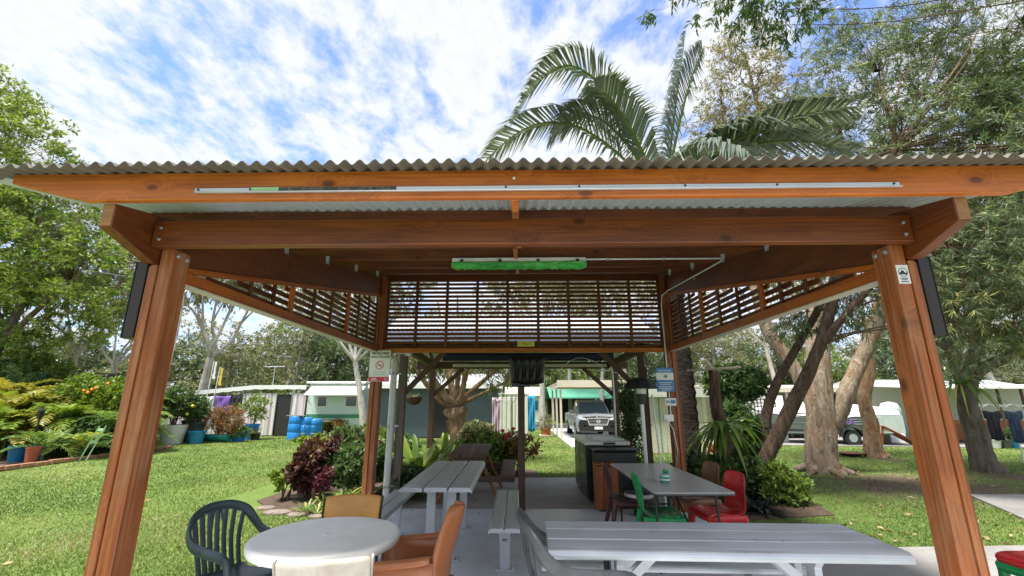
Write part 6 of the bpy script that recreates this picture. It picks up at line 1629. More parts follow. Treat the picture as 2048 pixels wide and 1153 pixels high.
# far green shade roof and a small far house
gs = thing('green_shade_house', 'green-roofed open shed beyond the road', 'shed', (3.6, 36, LZ))
MB().prism([(34, 1.75), (34, 1.85), (37, 2.7), (40, 1.85), (40, 1.75), (37, 2.6)], 0, 2.6, 9.5).build('roof', M['shade_green'], gs)
for x in (2.8, 6, 9.3): bx((x, 34.1, 0), (x + .1, 34.2, 1.78)).build('post', M['white_paint'], gs)
bx((2.8, 39.5, 0), (9.3, 39.6, 1.8)).build('rear_wall', M['dark_interior'], gs)
fh = thing('far_cottage', 'small pale cottage with teal window beyond the road', 'cottage', (.4, 35, LZ))
bx((-.6, 36, 0), (2.0, 38, 2.0)).build('wall', M['white_paint'], fh)
MB().prism([(35.6, 2.0), (37, 2.7), (38.4, 2.0)], 0, -.8, 2.2).build('roof', M['cream_paint'], fh)
w_ = bx((1.0, 35.96, .9), (1.8, 35.995, 1.6)).build('window', M['teal_pot'], fh)

# ================================================================== house, boat and yard on the right
hs = thing('cream_house', 'low cream house with open patio and lattice doors beyond the boat', 'house', (17, 25, LZ))
bx((10.4, 25.0, 0), (26, 29, 2.05)).build('wall', M['cream_paint'], hs)
MB().prism([(20.8, 2.02), (20.8, 2.10), (24.8, 2.42), (29.4, 2.16), (29.4, 2.06), (24.8, 2.3)], 0, 9.8, 18.8).build('patio_roof', M['cream_paint'], hs)
bx((9.8, 20.74, 1.96), (18.8, 20.797, 2.16)).build('gutter', M['cream_paint'], hs)
MB().prism([(23.0, 2.06), (23.0, 2.14), (26, 2.75), (29.4, 2.16), (29.4, 2.06)], 0, 18.9, 27).build('roof', M['roof_zinc'], hs)
for x in (9.9, 12.4, 14.4, 18.7): beam('post', (x, 20.9, 0), (x, 20.9, 2.0), .1, .1, M['cream_paint'], hs, up=(0, 1, 0))
bx((11.2, 24.96, 0), (14.2, 24.995, 1.95)).build('garage_shade', M['dark_interior'], hs)  # dark sheet on the solid wall, painting the shade inside a garage
for x in (16.2, 17.1):
    w = bx((x, 24.94, .8), (x + .8, 24.99, 1.8)).build('window', M['white_paint'], hs); bx((x + .06, 24.93, .86), (x + .74, 24.938, 1.74)).build('pane', M['window_glass'], w)
def lattice(parent, x0, x1, y, z0, z1, mat, n=9):
    mb = MB()
    for i in range(-n, n * 2):
        for s in (1, -1):
            pa, pb = [], []
            a = x0 + (x1 - x0) * i / n; h = z1 - z0; w = x1 - x0
            # clip the diagonal to the panel
            t0 = max(0, (x0 - a) / h * 1.0); t1 = min(1, (x1 - a) / h)
            if t1 - t0 < .05: continue
            p, q_ = (a + h * t0, z0 + h * t0), (a + h * t1, z0 + h * t1)
            if s < 0: p, q_ = (x0 + x1 - p[0], p[1]), (x0 + x1 - q_[0], q_[1])
            mb.bar((p[0], y + .008 * s, p[1]), (q_[0], y + .008 * s, q_[1]), .008, .02)
    return mb.build('lattice', mat, parent)
for x in (19.4, 20.4):
    d = bx((x, 23.3, 0), (x + .05, 23.36, 2.0)).build('door_frame', M['white_paint'], hs); bx((x + .95, 23.3, 0), (x + 1.0, 23.36, 2.0)).build('door_frame', M['white_paint'], hs)
    lattice(hs, x + .05, x + .95, 23.33, .02, 2.0, M['dark_metal'])
    bx((x + .05, 23.45, 0), (x + .95, 23.5, 2.0)).build('door', M['cream_paint'], hs)
# black trellis and white cabinet
q = on_z(1540, 888, LZ)
tr_ = thing('black_trellis', 'black square trellis screen beside the white cabinet', 'trellis', (q.x, q.y, LZ))
for i in range(7): bx((-.42 + .14 * i - .015, -.01, .05), (-.42 + .14 * i + .015, .01, 1.72)).build('upright', M['black_plastic'], tr_, local=True)
for i in range(12): bx((-.44, -.022, .12 + .14 * i), (.44, -.011, .15 + .14 * i)).build('crossbar', M['black_plastic'], tr_, local=True)
cb = thing('white_cabinet', 'tall white metal cabinet behind the black trellis', 'cabinet', (q.x + .35, q.y + .55, LZ))
bx((-.85, -.3, 0), (.55, .35, 1.82)).build('carcass', M['white_paint'], cb, local=True, bevel=.01)
for k in (0, 1): bx((-.82 + .69 * k, -.315, .05), (-.15 + .69 * k, -.302, 1.78)).build('door', M['caravan_white'], cb, local=True)
sk = slat_armchair('garden_chair', 'grey slatted garden chair left by the black trellis', M['grey_plastic'], (on_z(1520, 886, LZ).x, on_z(1520, 886, LZ).y - .4, LZ), PI + .3, 'plastic armchairs')
for px, mt, lab, r in ((1505, 'galvanised', 'grey metal tub beside the garden chair', .3), (1532, 'teal_pot', 'teal tub in front of the black trellis', .2)):
    q2 = on_z(px, 893, LZ); pot('garden_tub', lab, q2, M[mt], r * .85, r, .5 if r > .25 else .34)
# boat on trailer
q = on_z(1690, 893, LZ)
bo = thing('covered_boat', 'grey aluminium boat under a white cover on a trailer', 'boat', (q.x, q.y + 1.2, LZ), -0.08)
hull = []
for t in np.linspace(0, 1, 10):
    x = 2.5 - 4.9 * t; hw = .95 * (1 - max(0, .45 - t) ** 2 * 4.2); k = .42 + .28 * max(0, .4 - t) ; top = 1.12 + .22 * max(0, .5 - t)
    x = -x
    hull.append([(x, -hw, top), (x, -hw * .97, top - .25), (x, -hw * .75, k + .12), (x, 0, k), (x, hw * .75, k + .12), (x, hw * .97, top - .25), (x, hw, top)])
MB().grid(hull).build('hull', M['boat_alu'], bo, local=True, smooth=35)
for k in range(4): MB().grid([[ (r_[0][0], r_[0][1] - .012, r_[0][2] - .08 - .085 * k), (r_[0][0], r_[0][1] - .022, r_[0][2] - .10 - .085 * k), (r_[0][0], r_[0][1] - .008, r_[0][2] - .12 - .085 * k)] for r_ in hull[2:]]).build('strake', M['boat_alu'], bo, local=True, smooth=60)
cov = []
for i, r_ in enumerate(hull):
    t = i / 9; hgt = .20 + .32 * math.exp(-((t - .55) / .3) ** 2)
    cov.append([(r_[0][0], r_[0][1] * 1.03, r_[0][2] - .10 + .05 * math.sin(i * 2.2)), (r_[0][0], r_[0][1] * .9, r_[0][2] + .05 + .3 * hgt), (r_[0][0], 0, r_[0][2] + hgt + .02 * math.sin(i * 5)), (r_[0][0], -r_[0][1] * .9, r_[0][2] + .05 + .3 * hgt), (r_[0][0], -r_[0][1] * 1.03, r_[0][2] - .10)])
MB().grid(cov).build('cover', M['boat_cover'], bo, local=True, smooth=179)
MB().grid([[(x, -.99 - .02 * math.sin(x * 7), 1.10 - .13 * k) for x in np.linspace(1.1, 2.45, 8)] for k in range(6)]).build('side_sheet', M['pale_cover'], bo, local=True, smooth=179)
om = MB().prism([(2.5, .95), (2.62, .35), (2.80, .20), (2.95, .42), (2.86, .95)], 1, -.14, .14).build('outboard_leg', M['navy_paint'], bo, local=True, bevel=.03)
MB().lathe([(.24, .92), (.30, 1.0), (.30, 1.3), (.22, 1.52), (.04, 1.58)], (2.72, 0, 0), 16, 1.25, .9).build('outboard_cover', M['pale_cover'], bo, local=True, smooth=60)
for k_ in range(3):
    ring_ = MB()
    x_ = .15 + .24 * k_
    ring_.tube([(x_ - .09, -1.0, .78), (x_ - .02, -1.0, .97), (x_ + .06, -1.0, .80), (x_ - .03, -1.0, .80), (x_ + .03, -1.0, .93)], .018, 6); ring_.build('blue_lettering', M['cloth_purple'], bo, local=True)
for s in (-1, 1): MB().bar((-3.2, .0, .42), (2.4, .62 * s, .42), .05, .08).build('trailer_rail', M['galvanised'], bo, local=True)
for s in (-1, 1):
    w = MB().tube([(.5, s * .92, .28), (.5, s * 1.1, .28)], .28, 18).build('trailer_wheel', M['tyre'], bo, local=True, smooth=40)
    MB().tube([(.5, s * 1.1, .28), (.5, s * 1.108, .28)], .15, 14).build('rim', M['galvanised'], w, local=True)
    MB().grid([[(.5 + .36 * math.cos(a), s * y, .30 + .36 * math.sin(a)) for y in (.88, 1.14)] for a in np.linspace(.1, PI - .1, 9)]).build('mudguard', M['dark_metal'], bo, local=True, smooth=60)
MB().cbox((2.35, -.7, .48), (.06, .14, .12)).build('tail_lamp', M['sign_red'], bo, local=True)
# dark covered dinghy under the patio
q = on_z(1605, 885, LZ)
dk = thing('dark_trailer_boat', 'dark covered dinghy under the patio roof behind the paperbark', 'boat', (q.x + .6, q.y + 2.2, LZ), 0.25)
MB().grid([[(x, -w, .55), (x, -w * .8, .95 + h), (x, 0, 1.12 + h), (x, w * .8, .95 + h), (x, w, .55), (x, w * .6, .4), (x, -w * .6, .4)] for x, w, h in ((-1.9, .2, .1), (-1.2, .7, .2), (0, .85, .25), (1.2, .85, .12), (1.9, .8, 0))], True).build('cover', M['cloth_dark'], dk, local=True, smooth=179)
for s in (-1, 1): MB().tube([(.3, s * .75, .26), (.3, s * .95, .26)], .26, 16).build('wheel', M['tyre'], dk, local=True, smooth=40)
MB().box((-2.2, -.04, .36), (1.7, .04, .43)).build('draw_bar', M['galvanised'], dk, local=True)
# rusty dish, ramp, planks
q = on_z(1703, 913, LZ)
fd = thing('fire_dish', 'shallow rusty steel fire dish lying on the lawn', 'fire dish', q)
MB().lathe([(.12, 0), (.22, .02), (.34, .09), (.37, .10), (.33, .095), (.02, .045)], n=26).build('dish', M['rust'], fd, local=True, smooth=40)
q = on_z(1795, 893, LZ)
rp = thing('timber_trestle', 'leaning orange timber trestle beside the boat motor', 'trestle', (q.x, q.y, LZ))
for k in range(3): beam('plank', (-.5 + .1 * k, -.1 + .25 * k, .72), (.75 + .05 * k, -.2 + .25 * k, .02), .2, .03, M['crate_wood'], rp, local=True)
for s in (0, 1): beam('leg', (-.45, -.05 + .5 * s, .68), (-.6, -.05 + .5 * s, 0), .06, .06, M['crate_wood'], rp, local=True, up=(0, 1, 0))
# open shelter with fridge, dresser and posts at the right
ks = thing('yard_shelter', 'low white-roofed yard shelter with dark posts behind the washing', 'shelter', (21, 19, LZ))
xa = on_y(1835, 790, 18.0).x
MB().prism([(17.2, 2.02), (17.2, 2.09), (20.8, 2.30), (20.8, 2.22)], 0, xa, xa + 8).build('roof', M['caravan_white'], ks)
for px in (1885, 1960, 2012, 2060): x = on_y(px, 850, 17.4).x; beam('post', (x + (.25 if px == 1885 else 0), 17.4, 0), (x, 17.4, 2.02), .07, .07, M['brown_post_wood'], ks, up=(0, 1, 0))
bx((xa + .1, 20.7, 0), (xa + 8, 20.78, 2.2)).build('rear_wall', M['fence_cream'], ks)
q = on_z(1912, 902, LZ)
fg = thing('white_fridge', 'white bar fridge standing under the yard shelter', 'fridge', (q.x, 18.0, LZ))
bx((-.3, 0, 0.03), (.3, .6, .92)).build('body', M['caravan_white'], fg, local=True, bevel=.02)
MB().box((-.3, -.05, .05), (.3, -.004, .9)).build('door', M['caravan_white'], fg, local=True, bevel=.015)
q = on_y(1945, 875, 18.6)
ds = thing('timber_dresser', 'orange timber dresser under the yard shelter', 'dresser', (q.x, 18.6, LZ))
bx((-.9, 0, .08), (2.3, .5, .85)).build('carcass', M['crate_wood'], ds, local=True, bevel=.01)
for k in range(4): bx((-.85 + .79 * k, -.02, .14), (-.12 + .79 * k, -.002, .78)).build('door', M['crate_wood'], ds, local=True, bevel=.008)
for px, mt, lab in ((1990, 'white_pot', 'white pot with yellow flowers by the timber dresser'), (2012, 'grey_plastic', 'grey pot by the timber dresser'), (2028, 'blue_pot', 'small blue pot behind the airer pole')):
    q = on_z(px, 897, LZ); q = Vector((q.x, q.y, LZ)); pot('plant_pot', lab, q, M[mt], .16, .2, .3, 'pots by the dresser')
    bush('potted_plant', ('yellow flowering plant in the white pot by the dresser', 'leafy plant in the grey pot by the dresser', 'small leafy plant in the blue pot by the dresser')[(1990, 2012, 2028).index(px)], (q.x, q.y, q.z + .26), M['leaf_gold' if px == 1990 else 'leaf_dark'], px, [((0, 0, .16), (.2, .2, .16))], 26, .07, .03)
# clothes airer with shirts
ax = on_y(2005, 830, 12.6).x
ai = thing('clothes_airer', 'white folding clothes airer standing on the lawn', 'airer', (ax, 12.6, LZ))
q = on_y(2043, 905, 12.6)
MB().tube([(q.x - ax, 0, 0), (.25, 0, 1.0), (.0, 0, 1.52)], .016, 7).build('pole', M['white_paint'], ai, local=True)
for x0, x1 in ((-.62, 0.0), (0.0, .62), (.62, 1.1)):
    MB().tube([(x0, -.12, 1.44), ((x0 + x1) / 2, 0, 1.52), (x1, -.12, 1.44)], .011, 6).build('arm', M['white_paint'], ai, local=True)
    MB().tube([(x0, .12, 1.46), ((x0 + x1) / 2, 0, 1.52), (x1, .12, 1.46)], .011, 6).build('arm', M['white_paint'], ai, local=True)
q0, q1 = on_y(1963, 822, 12.5), on_y(2000, 822, 12.5)
cloth('hanging_shirt', 'charcoal shirt hanging from the clothes airer', 'shirt', q0.x, q1.x, 12.48, q0.z - .01, .74, M['cloth_dark'], 11, sleeves=True)
q0, q1 = on_y(2005, 822, 12.5), on_y(2041, 822, 12.5)
cloth('hanging_shirt', 'navy shirt hanging from the clothes airer', 'shirt', q0.x, q1.x, 12.48, q0.z - .01, .80, M['cloth_navy'], 12, sleeves=True)
# dark van behind the palm garden
q = on_y(212, 752, 18.5)
vn = thing('dark_van', 'dark grey van roof showing above the garden shrubs', 'van', (q.x, 18.6, LZ))
hz = q.z - LZ
MB().grid([[(x, -w, .4), (x, -w * 1.0, h * .62), (x, -w * .86, h * .93), (x, -w * .6, h), (x, w * .6, h), (x, w * .86, h * .93), (x, w, h * .62), (x, w, .4)] for x, w, h in ((-1.5, .85, hz * .55), (-1.0, .95, hz * .9), (-.3, .95, hz), (1.0, .95, hz * .985), (1.7, .93, hz * .93), (1.95, .85, hz * .72))], True).build('body', M['navy_paint'], vn, local=True, smooth=45)
for x0, x1 in ((-.6, .4), (.5, 1.4)): quad('side_window', [(x0, -.955, hz * .66), (x1, -.955, hz * .66), (x1 - .05, -.86, hz * .88), (x0 + .05, -.86, hz * .88)], M['window_glass'], vn)
for x in (-.7, 1.3): MB().tube([(x, -.95, .34), (x, -.75, .34)], .34, 18).build('wheel', M['tyre'], vn, local=True, smooth=40)
for y in (-.55, .55): MB().tube([(-.5, y, hz + .06), (1.2, y, hz + .04)], .025, 6).build('roof_bar', M['dark_metal'], vn, local=True)
q = on_y(150, 755, 24)
hu = thing('garden_hut', 'small hut with pale blue-white roof behind the garden', 'hut', (q.x, 24, LZ))
bx((-1.4, 0, 0), (1.4, 2, q.z - .35)).build('wall', M['terracotta'], hu, local=True)
MB().prism([(-.4, q.z - .36), (-.4, q.z - .28), (1, q.z + .12), (2.4, q.z - .28), (2.4, q.z - .36)], 0, -1.7, 1.7).build('roof', M['roof_zinc'], hu, local=True)
# power lines far at the left
for k in range(3):
    z = on_y(150, 690, 40).z + .45 * k
    pl_ = MB().tube([(-60, 40, z + .6), (-40, 40, z - .1), (-20, 40, z - .25), (0, 40, z)], .012, 4).build('power_line', M['dark_metal'])
    tag(pl_, 'thin overhead power line crossing behind the gums', 'power line', 'overhead power lines')
for x in (-60, 0):
    pp = thing('power_pole', 'timber power pole carrying the overhead lines', 'pole', (x, 40, LZ), group='power poles')
    beam('shaft', (0, .12, 0), (0, .12, on_y(150, 690, 40).z + 2.2), .2, .2, M['grey_post_wood'], pp, local=True, up=(0, 1, 0)); beam('cross_arm', (-.9, 0, on_y(150, 690, 40).z + 1.4), (.9, 0, on_y(150, 690, 40).z + 1.4), .1, .1, M['grey_post_wood'], pp, local=True)
# ================================================================== gardens
# palm garden on the left
GP_ = 'palms in the left garden'
def lpt(px, py, dy=0.0): p = on_z(px, py, LZ); return (p.x, p.y + dy, LZ)
for i, (px, py, dy, L, n, st, h, lf, mat, lab) in enumerate((
        (35, 930, .6, 1.3, 10, 1, .25, .36, 'leaf_garden_palm', 'low arching green palm behind the brick edging'),
        (110, 925, .7, 1.25, 11, 1, .2, .34, 'leaf_garden_palm', 'small fan-shaped palm with yellowing tips behind the bricks'),
        (170, 916, 1.0, 1.5, 12, 2, .7, .42, 'leaf_garden_palm', 'full dark green palm below the orange fruit'),
        (215, 912, .8, 1.3, 11, 2, .5, .4, 'leaf_garden_palm', 'dense green palm beside the front post'),
        (60, 905, 1.8, 1.7, 11, 2, .9, .5, 'leaf_fern', 'tall feathery green palm in the middle of the garden'),
        (10, 900, 1.5, 1.6, 11, 2, .8, .5, 'leaf_garden_palm', 'green palm beside the low wall of gold foliage'),
        (130, 900, 2.0, 1.5, 10, 2, 1.2, .45, 'leaf_garden_palm', 'upright green palm amid the garden shrubs'),
        (200, 900, 1.5, 1.7, 12, 2, 1.2, .45, 'leaf_garden_palm', 'tall dense palm in front of the dark van'))):
    palm_bush('garden_palm', lab, lpt(px, py, dy), M[mat], 100 + i, n, L, st, h, 'palm', GP_, lf, .045, .5)
for i, (px, Y, hh, L, mat, lab) in enumerate(((50, 14.6, 2.2, 1.5, 'leaf_gold', 'golden cane palm clump with yellow fronds'), (112, 15.6, 2.9, 1.6, 'leaf_gold', 'taller golden cane palm clump by the hedge'), (5, 14.8, 2.3, 1.5, 'leaf_lime', 'lime green cane palm beside the gold fronds'),
        (80, 13.6, 1.5, 1.3, 'leaf_gold', 'short gold-green cane palm before the taller ones'), (140, 14.4, 1.9, 1.3, 'leaf_lime', 'yellow-green feathery palm beside the citrus'), (25, 13.2, 1.5, 1.3, 'leaf_lime', 'lime cane palm above the blue tub'), (75, 15.6, 2.9, 1.5, 'leaf_gold', 'gold fronded palm against the dark hedge'), (20, 15.8, 2.9, 1.5, 'leaf_gold', 'gold palm at the open end of the hedge'))):
    x = on_y(px, 800, Y).x
    palm_bush('cane_palm', lab, (x, Y, LZ), M[mat], 130 + i, 9, L, 4, hh * .5, 'palm', 'golden cane palms', .42, .06, .55, (.3, 1.6))
for i, (px, Y, zc, r, mat, lab, n) in enumerate(((40, 18.6, 2.9, (1.9, 1.0, .85), 'leaf_bright', 'dense green hedge behind the golden palms', 300), (-30, 16.5, 2.2, (2.0, 1.4, 1.3), 'leaf_dark', 'dark green shrub at the far end of the garden hedge', 260), (175, 15.6, 1.9, (.9, .7, .75), 'leaf_lime', 'citrus bush with clustered orange fruit', 150), (235, 15.6, 1.9, (.9, .7, .8), 'leaf_lime', 'lime green citrus bush beside the front post', 150), (60, 14.6, .9, (1.6, .8, .7), 'leaf_olive', 'low olive shrub under the golden palms', 200), (150, 14.2, .8, (1.3, .8, .7), 'leaf_dark', 'low dark shrub between the garden palms', 160))):
    x = on_y(px, 800, Y).x
    bush('garden_shrub', lab, (x, Y, LZ), M[mat], 150 + i, [((0, 0, zc - .3), r)], n, .14, .07, 7, 5, .25, 'shrub', 'shrubs in the left garden', .5, stems=8, stem_r=.03)
rng = np.random.default_rng(4)
of = [(168, 782), (184, 780), (176, 786), (192, 777), (216, 768)]
for px, py in of:
    q = on_y(px, py, 14.75); s = MB().lathe([(.01, -.05), (.035, -.04), (.052, 0), (.035, .04), (.01, .05)], (q.x, 14.75, q.z), 10).build('orange_fruit', M['orange_fruit'], smooth=179)
    tag(s, 'ripe orange hanging in the citrus bush', 'orange', 'oranges on the citrus bush')
# odds and ends among the palms
for i, (px, py, Y, sz, mat, lab, nm, cat) in enumerate(((46, 862, 12.6, (.38, .3, .36), 'blue_pot', 'blue tub half hidden among the palms', 'blue_tub', 'tub'), (74, 872, 12.4, (.3, .25, .3), 'terracotta', 'terracotta planter half hidden among the palms', 'clay_planter', 'planter'), (88, 866, 12.8, (.25, .2, .3), 'blue_drum', 'light blue tub beside the terracotta planter', 'blue_tub', 'tub'))):
    q = on_y(px, py, Y); pot(nm, lab, (q.x, Y, LZ), M[mat], sz[0] * .8 / 2, sz[0] / 2, max(.3, min(.42, q.z - LZ)))
q = on_y(140, 850, 12.4)
gc = thing('green_folding_chair', 'pale green folding chair frame leaning in the palms', 'chair', (q.x, 12.9, LZ)); gc.scale = (.62, .62, .8)
for s in (0, .3): MB().bar((s, 0, 0), (s + .35, .25, 1.15), .03, .05).build('leg', M['green_tape'], gc, local=True)
for k in range(3): MB().bar((.2 + .06 * k, .12 + .06 * k, .62 + .2 * k), (.52 + .06 * k, .12 + .06 * k, .62 + .2 * k), .02, .1).build('slat', M['green_tape'], gc, local=True)
q = on_y(72, 850, 12.9)
ll = thing('garden_lantern', 'black post lantern among the palms', 'lantern', (q.x, 12.9, LZ))
ll.scale = (.6, .6, .85)
MB().tube([(0, 0, 0), (.1, 0, 1.3)], .03, 8).build('post', M['black_plastic'], ll, local=True)
MB().lathe([(.06, 1.3), (.11, 1.36), (.13, 1.55), (.15, 1.57), (.04, 1.68)], (.1, 0, 0), 6).build('lamp_head', M['black_plastic'], ll, local=True)

# row of pots in front of the annexe
RG = 'row of pots in front of the annexe'
q = on_z(342, 889, LZ); wp = q
pot('large_pot', 'big white tapered pot holding a citrus tree', q, M['white_pot'], .36, .45, .72, RG, rim=False)
def potted_citrus(label, loc, seed, rx, h, fruit=True):
    bush('citrus_tree', label, loc, M['leaf_dark'], seed, [((0, 0, h), (rx, rx * .9, rx * .85))], 150, .10, .05, 7, 5, .2, 'citrus tree', 'potted citrus trees', .5, stems=4, stem_r=.03)
potted_citrus('round-headed citrus tree in the big white pot', (wp.x - .05, wp.y, .58), 171, .62, .95)
pot('dark_pot', 'squat black pot standing in the big white pot', (wp.x, wp.y + .9, LZ), M['black_plastic'], .25, .32, .85)
q = on_z(374, 887, LZ); pot('teal_urn', 'tall teal urn between the white and blue pots', (q.x, q.y + .35, LZ), M['teal_pot'], .25, .34, .80, RG)
q = on_z(391, 888, LZ); pot('blue_pot', 'round bright blue pot beside the teal urn', q, M['blue_pot'], .22, .29, .48, RG); bq_ = q
potted_citrus('small citrus tree with yellow fruit in the blue pot', (bq_.x - .32, bq_.y + .1, .4), 172, .42, .9)
for i, (dx, dz) in enumerate(((-.2, 1.0), (.25, 1.1), (.05, .8), (-.35, 1.25))):
    s = MB().lathe([(.01, -.06), (.045, -.045), (.065, 0), (.045, .045), (.01, .06)], (bq_.x - .3 + dx * .8, bq_.y - .38, dz + .28), 10).build('lemon', M['lemon_fruit'], smooth=179); tag(s, 'yellow fruit on the potted citrus tree', 'lemon', 'yellow fruit on the potted citrus')
q = on_z(427, 886, LZ)
tr2 = thing('teal_trough', 'half-drum teal trough with red-leaved bush', 'trough', (q.x, q.y + .2, LZ), group=RG)
MB().grid([[(x, .26 * math.cos(a), .30 + .26 * math.sin(a)) for a in np.linspace(PI, 2 * PI, 11)] for x in np.linspace(-.48, .48, 4)]).build('body', M['teal_pot'], tr2, local=True, smooth=60, solid=.02)
for s in (-1, 1): MB().prism([(.26 * math.cos(a), .30 + .26 * math.sin(a)) for a in np.linspace(PI, 2 * PI, 11)], 0, s * .47, s * .485).build('end', M['teal_pot'], tr2, local=True)
MB().box((-.47, -.24, .24), (.47, .24, .27)).build('soil', M['soil'], tr2, local=True)
bush('red_leaved_bush', 'rusty red-leaved bush growing from the teal trough', (q.x, q.y + .2, .25), M['leaf_redbush'], 173, [((-.25, 0, .55), (.5, .4, .6)), ((.35, 0, .55), (.55, .4, .55))], 190, .08, .03, 6, 5, .22, 'bush', None, .35, stems=12, stem_r=.008)
for i, (px, py, dy, lab) in enumerate(((470, 884, .2, 'blue pot under trailing green leaves'), (487, 882, .5, 'tall blue pot with a sparse citrus'))):
    q = on_z(px, py, LZ); pot('blue_pot', lab, (q.x, q.y + dy, LZ), M['blue_drum'], .22, .28, .35 + .3 * i, RG)
    if i == 0: bush('trailing_plant', 'light green plant trailing over the blue pot', (q.x, q.y + dy - .05, .28), M['leaf_lime'], 174, [((0, 0, .05), (.5, .3, .2))], 90, .07, .04, 6, 4, .14)
    else: bush('sparse_citrus', 'sparse open citrus with pale fruit before the striped canvas', (q.x, q.y + dy, .55), M['leaf_bright'], 175, [((0, 0, .75), (.65, .5, .5))], 70, .10, .05, 6, 4, .2, 'citrus tree', None, .55, stems=7, stem_r=.02)
q = on_z(509, 881, LZ); pot('dark_pot', 'small charcoal pot at the end of the row of pots', q, M['black_plastic'], .15, .2, .28, RG)
bush('tuft_plant', 'small grassy tuft in the charcoal pot', (q.x, q.y, .24), M['leaf_olive'], 176, [((0, 0, .08), (.14, .14, .1))], 18, .06, .02)
# planters along the caravan
for i, px in enumerate((655, 668)):
    q = on_z(px, 874, LZ); pot('plant_pot', ('dark pot with leafy plant under the caravan window', 'dark pot with reddish plant beside the trailer')[i], q, M['black_plastic'], .22, .28, .3, 'pots under the caravan window')
    bush('potted_plant', ('leafy green plant under the caravan window', 'reddish green plant between the caravan and the trailer')[i], (q.x, q.y, .24), M[('leaf_bright', 'leaf_redbush')[i]], 180 + i, [((0, 0, .22), (.45, .35, .22))], 60, .09, .05)

# ---------------------------------------------------------------- flower bed between lawn and shelter
def bedpt(px, Y): return Vector((on_y(px, 900, Y).x, Y, -.025))
p = bedpt(628, 8.1)
def reye(px, py, Y, p, r): q = on_y(px, py, Y); return ((q.x - p.x, q.y - p.y, q.z - p.z), r)
bush('coleus_bush', 'large maroon-brown coleus bush with ruffled leaves on the bed edge', p, M['leaf_coleus'], 191, [reye(632, 905, 8.1, p, (.24, .24, .17)), reye(610, 935, 8.0, p, (.24, .24, .2)), reye(652, 888, 8.2, p, (.15, .18, .12)), reye(628, 958, 8.0, p, (.24, .22, .12))], 130, .105, .07, 7, 4, .12, 'bush', None, .4, .25, stems=9, spread=1.0)
p = bedpt(580, 7.9)
bush('lime_coleus', 'lime green leafy plant beside the maroon coleus', p, M['leaf_lime'], 192, [reye(562, 955, 7.9, p, (.13, .14, .09)), reye(588, 945, 8.2, p, (.1, .15, .1)), reye(625, 880, 8.5, p, (.2, .15, .07))], 40, .09, .055, 6, 4, .1, 'plant', None, .6, .2, stems=6)
p = bedpt(645, 7.45)
bush('crimson_plant', 'small crimson-leaved plant at the foot of the maroon coleus', p, M['leaf_crimson'], 193, [reye(645, 968, 7.45, p, (.07, .07, .09)), reye(655, 948, 7.5, p, (.04, .06, .05))], 34, .06, .026, 6, 4, .07, 'plant', None, .5, .2, stems=5)
p = bedpt(605, 7.2)
q = on_z(680, 945, LZ); q = bedpt(688, 9.4)
pot('blue_rim_pot', 'pale pot with blue rim standing in the flower bed', q, M['white_pot'], .22, .28, .50)
MB().lathe([(.30, .46), (.305, .47), (.305, .52), (.28, .525)], (q.x, q.y, q.z), 24, cap=False).build('pot_rim', M['blue_pot'], bpy.data.objects['blue_rim_pot'])
bush('potted_shrub', 'small dark leaved shrub in the blue-rimmed pot', (q.x, q.y, q.z + .42), M['leaf_dark'], 194, [((0, 0, .3), (.4, .4, .32))], 100, .08, .05, 6, 4, .14)
for i, (px, Y, n, L, lab) in enumerate(((690, 7.6, 34, .55, 'strappy green lily clump beside the stained rear post'), (665, 7.3, 26, .45, 'grassy lily clump behind the tan chair'), (715, 7.9, 34, .6, 'upright lily clump beside the coleus'), (625, 7.1, 24, .32, 'small grassy tuft on the stone edging'), (645, 6.95, 18, .28, 'small grassy tuft behind the crimson plant'))):
    strap_plant('lily_clump', lab, bedpt(px, Y), M['leaf_garden_palm'], 200 + i, n, L, .03, 'plant', 'lily clumps in the flower bed', (.5, 2.6), .5, .55)
for i, (px, py, Y, r, n, mat, lab) in enumerate(((715, 930, 8.3, (.55, .4, .3), 170, 'leaf_dark', 'dark leafy ground shrub behind the rear post'), (815, 962, 8.0, (.2, .4, .16), 80, 'leaf_dark', 'low green groundcover beside the downpipe'), (700, 900, 9.6, (.6, .5, .35), 170, 'leaf_olive', 'pale feathery shrub beyond the blue-rimmed pot'), (735, 890, 10.4, (.5, .5, .4), 150, 'leaf_bright', 'light green shrub behind the rear post'), (955, 872, 11.0, (.4, .35, .25), 130, 'leaf_olive', 'bronze-green shrub behind the brown picnic table'), (985, 900, 10.6, (.45, .4, .3), 170, 'leaf_fern', 'bright ferny plant beside the picnic bench'), (985, 925, 10.4, (.4, .3, .22), 120, 'leaf_lime', 'lime fern under the picnic bench'), (800, 905, 11.4, (.4, .4, .35), 110, 'leaf_dark', 'dark shrub behind the bird-nest fern'))):
    p = bedpt(px, Y); bush('bed_shrub', lab, p, M[mat], 210 + i, [reye(px, py, Y, p, r)], n, .10, .05, 6, 4, .14, 'shrub', 'shrubs in the flower bed', .5, stems=7)
# roses
p = bedpt(1030, 10.5)
bush('rose_bush', 'bronze-leaved rose bush with red flowers behind the slim post', p, M['leaf_redbush'], 220, [reye(1022, 890, 10.5, p, (.26, .25, .28)), reye(1060, 892, 10.5, p, (.18, .25, .14))], 70, .085, .05, 5, 4, .13, 'rose bush', None, .55, stems=8)
for i, (px, py) in enumerate(((1005, 862), (1017, 868), (1026, 858), (1040, 865), (1012, 875))):
    q = on_y(px, py, 10.2); s = MB().lathe([(.01, -.03), (.045, -.02), (.05, .015), (.03, .035), (.01, .02)], (q.x, 10.2, q.z), 9).build('rose', M['flower_red'], smooth=50); tag(s, 'red rose bloom on the bronze-leaved bush', 'rose', 'red roses')
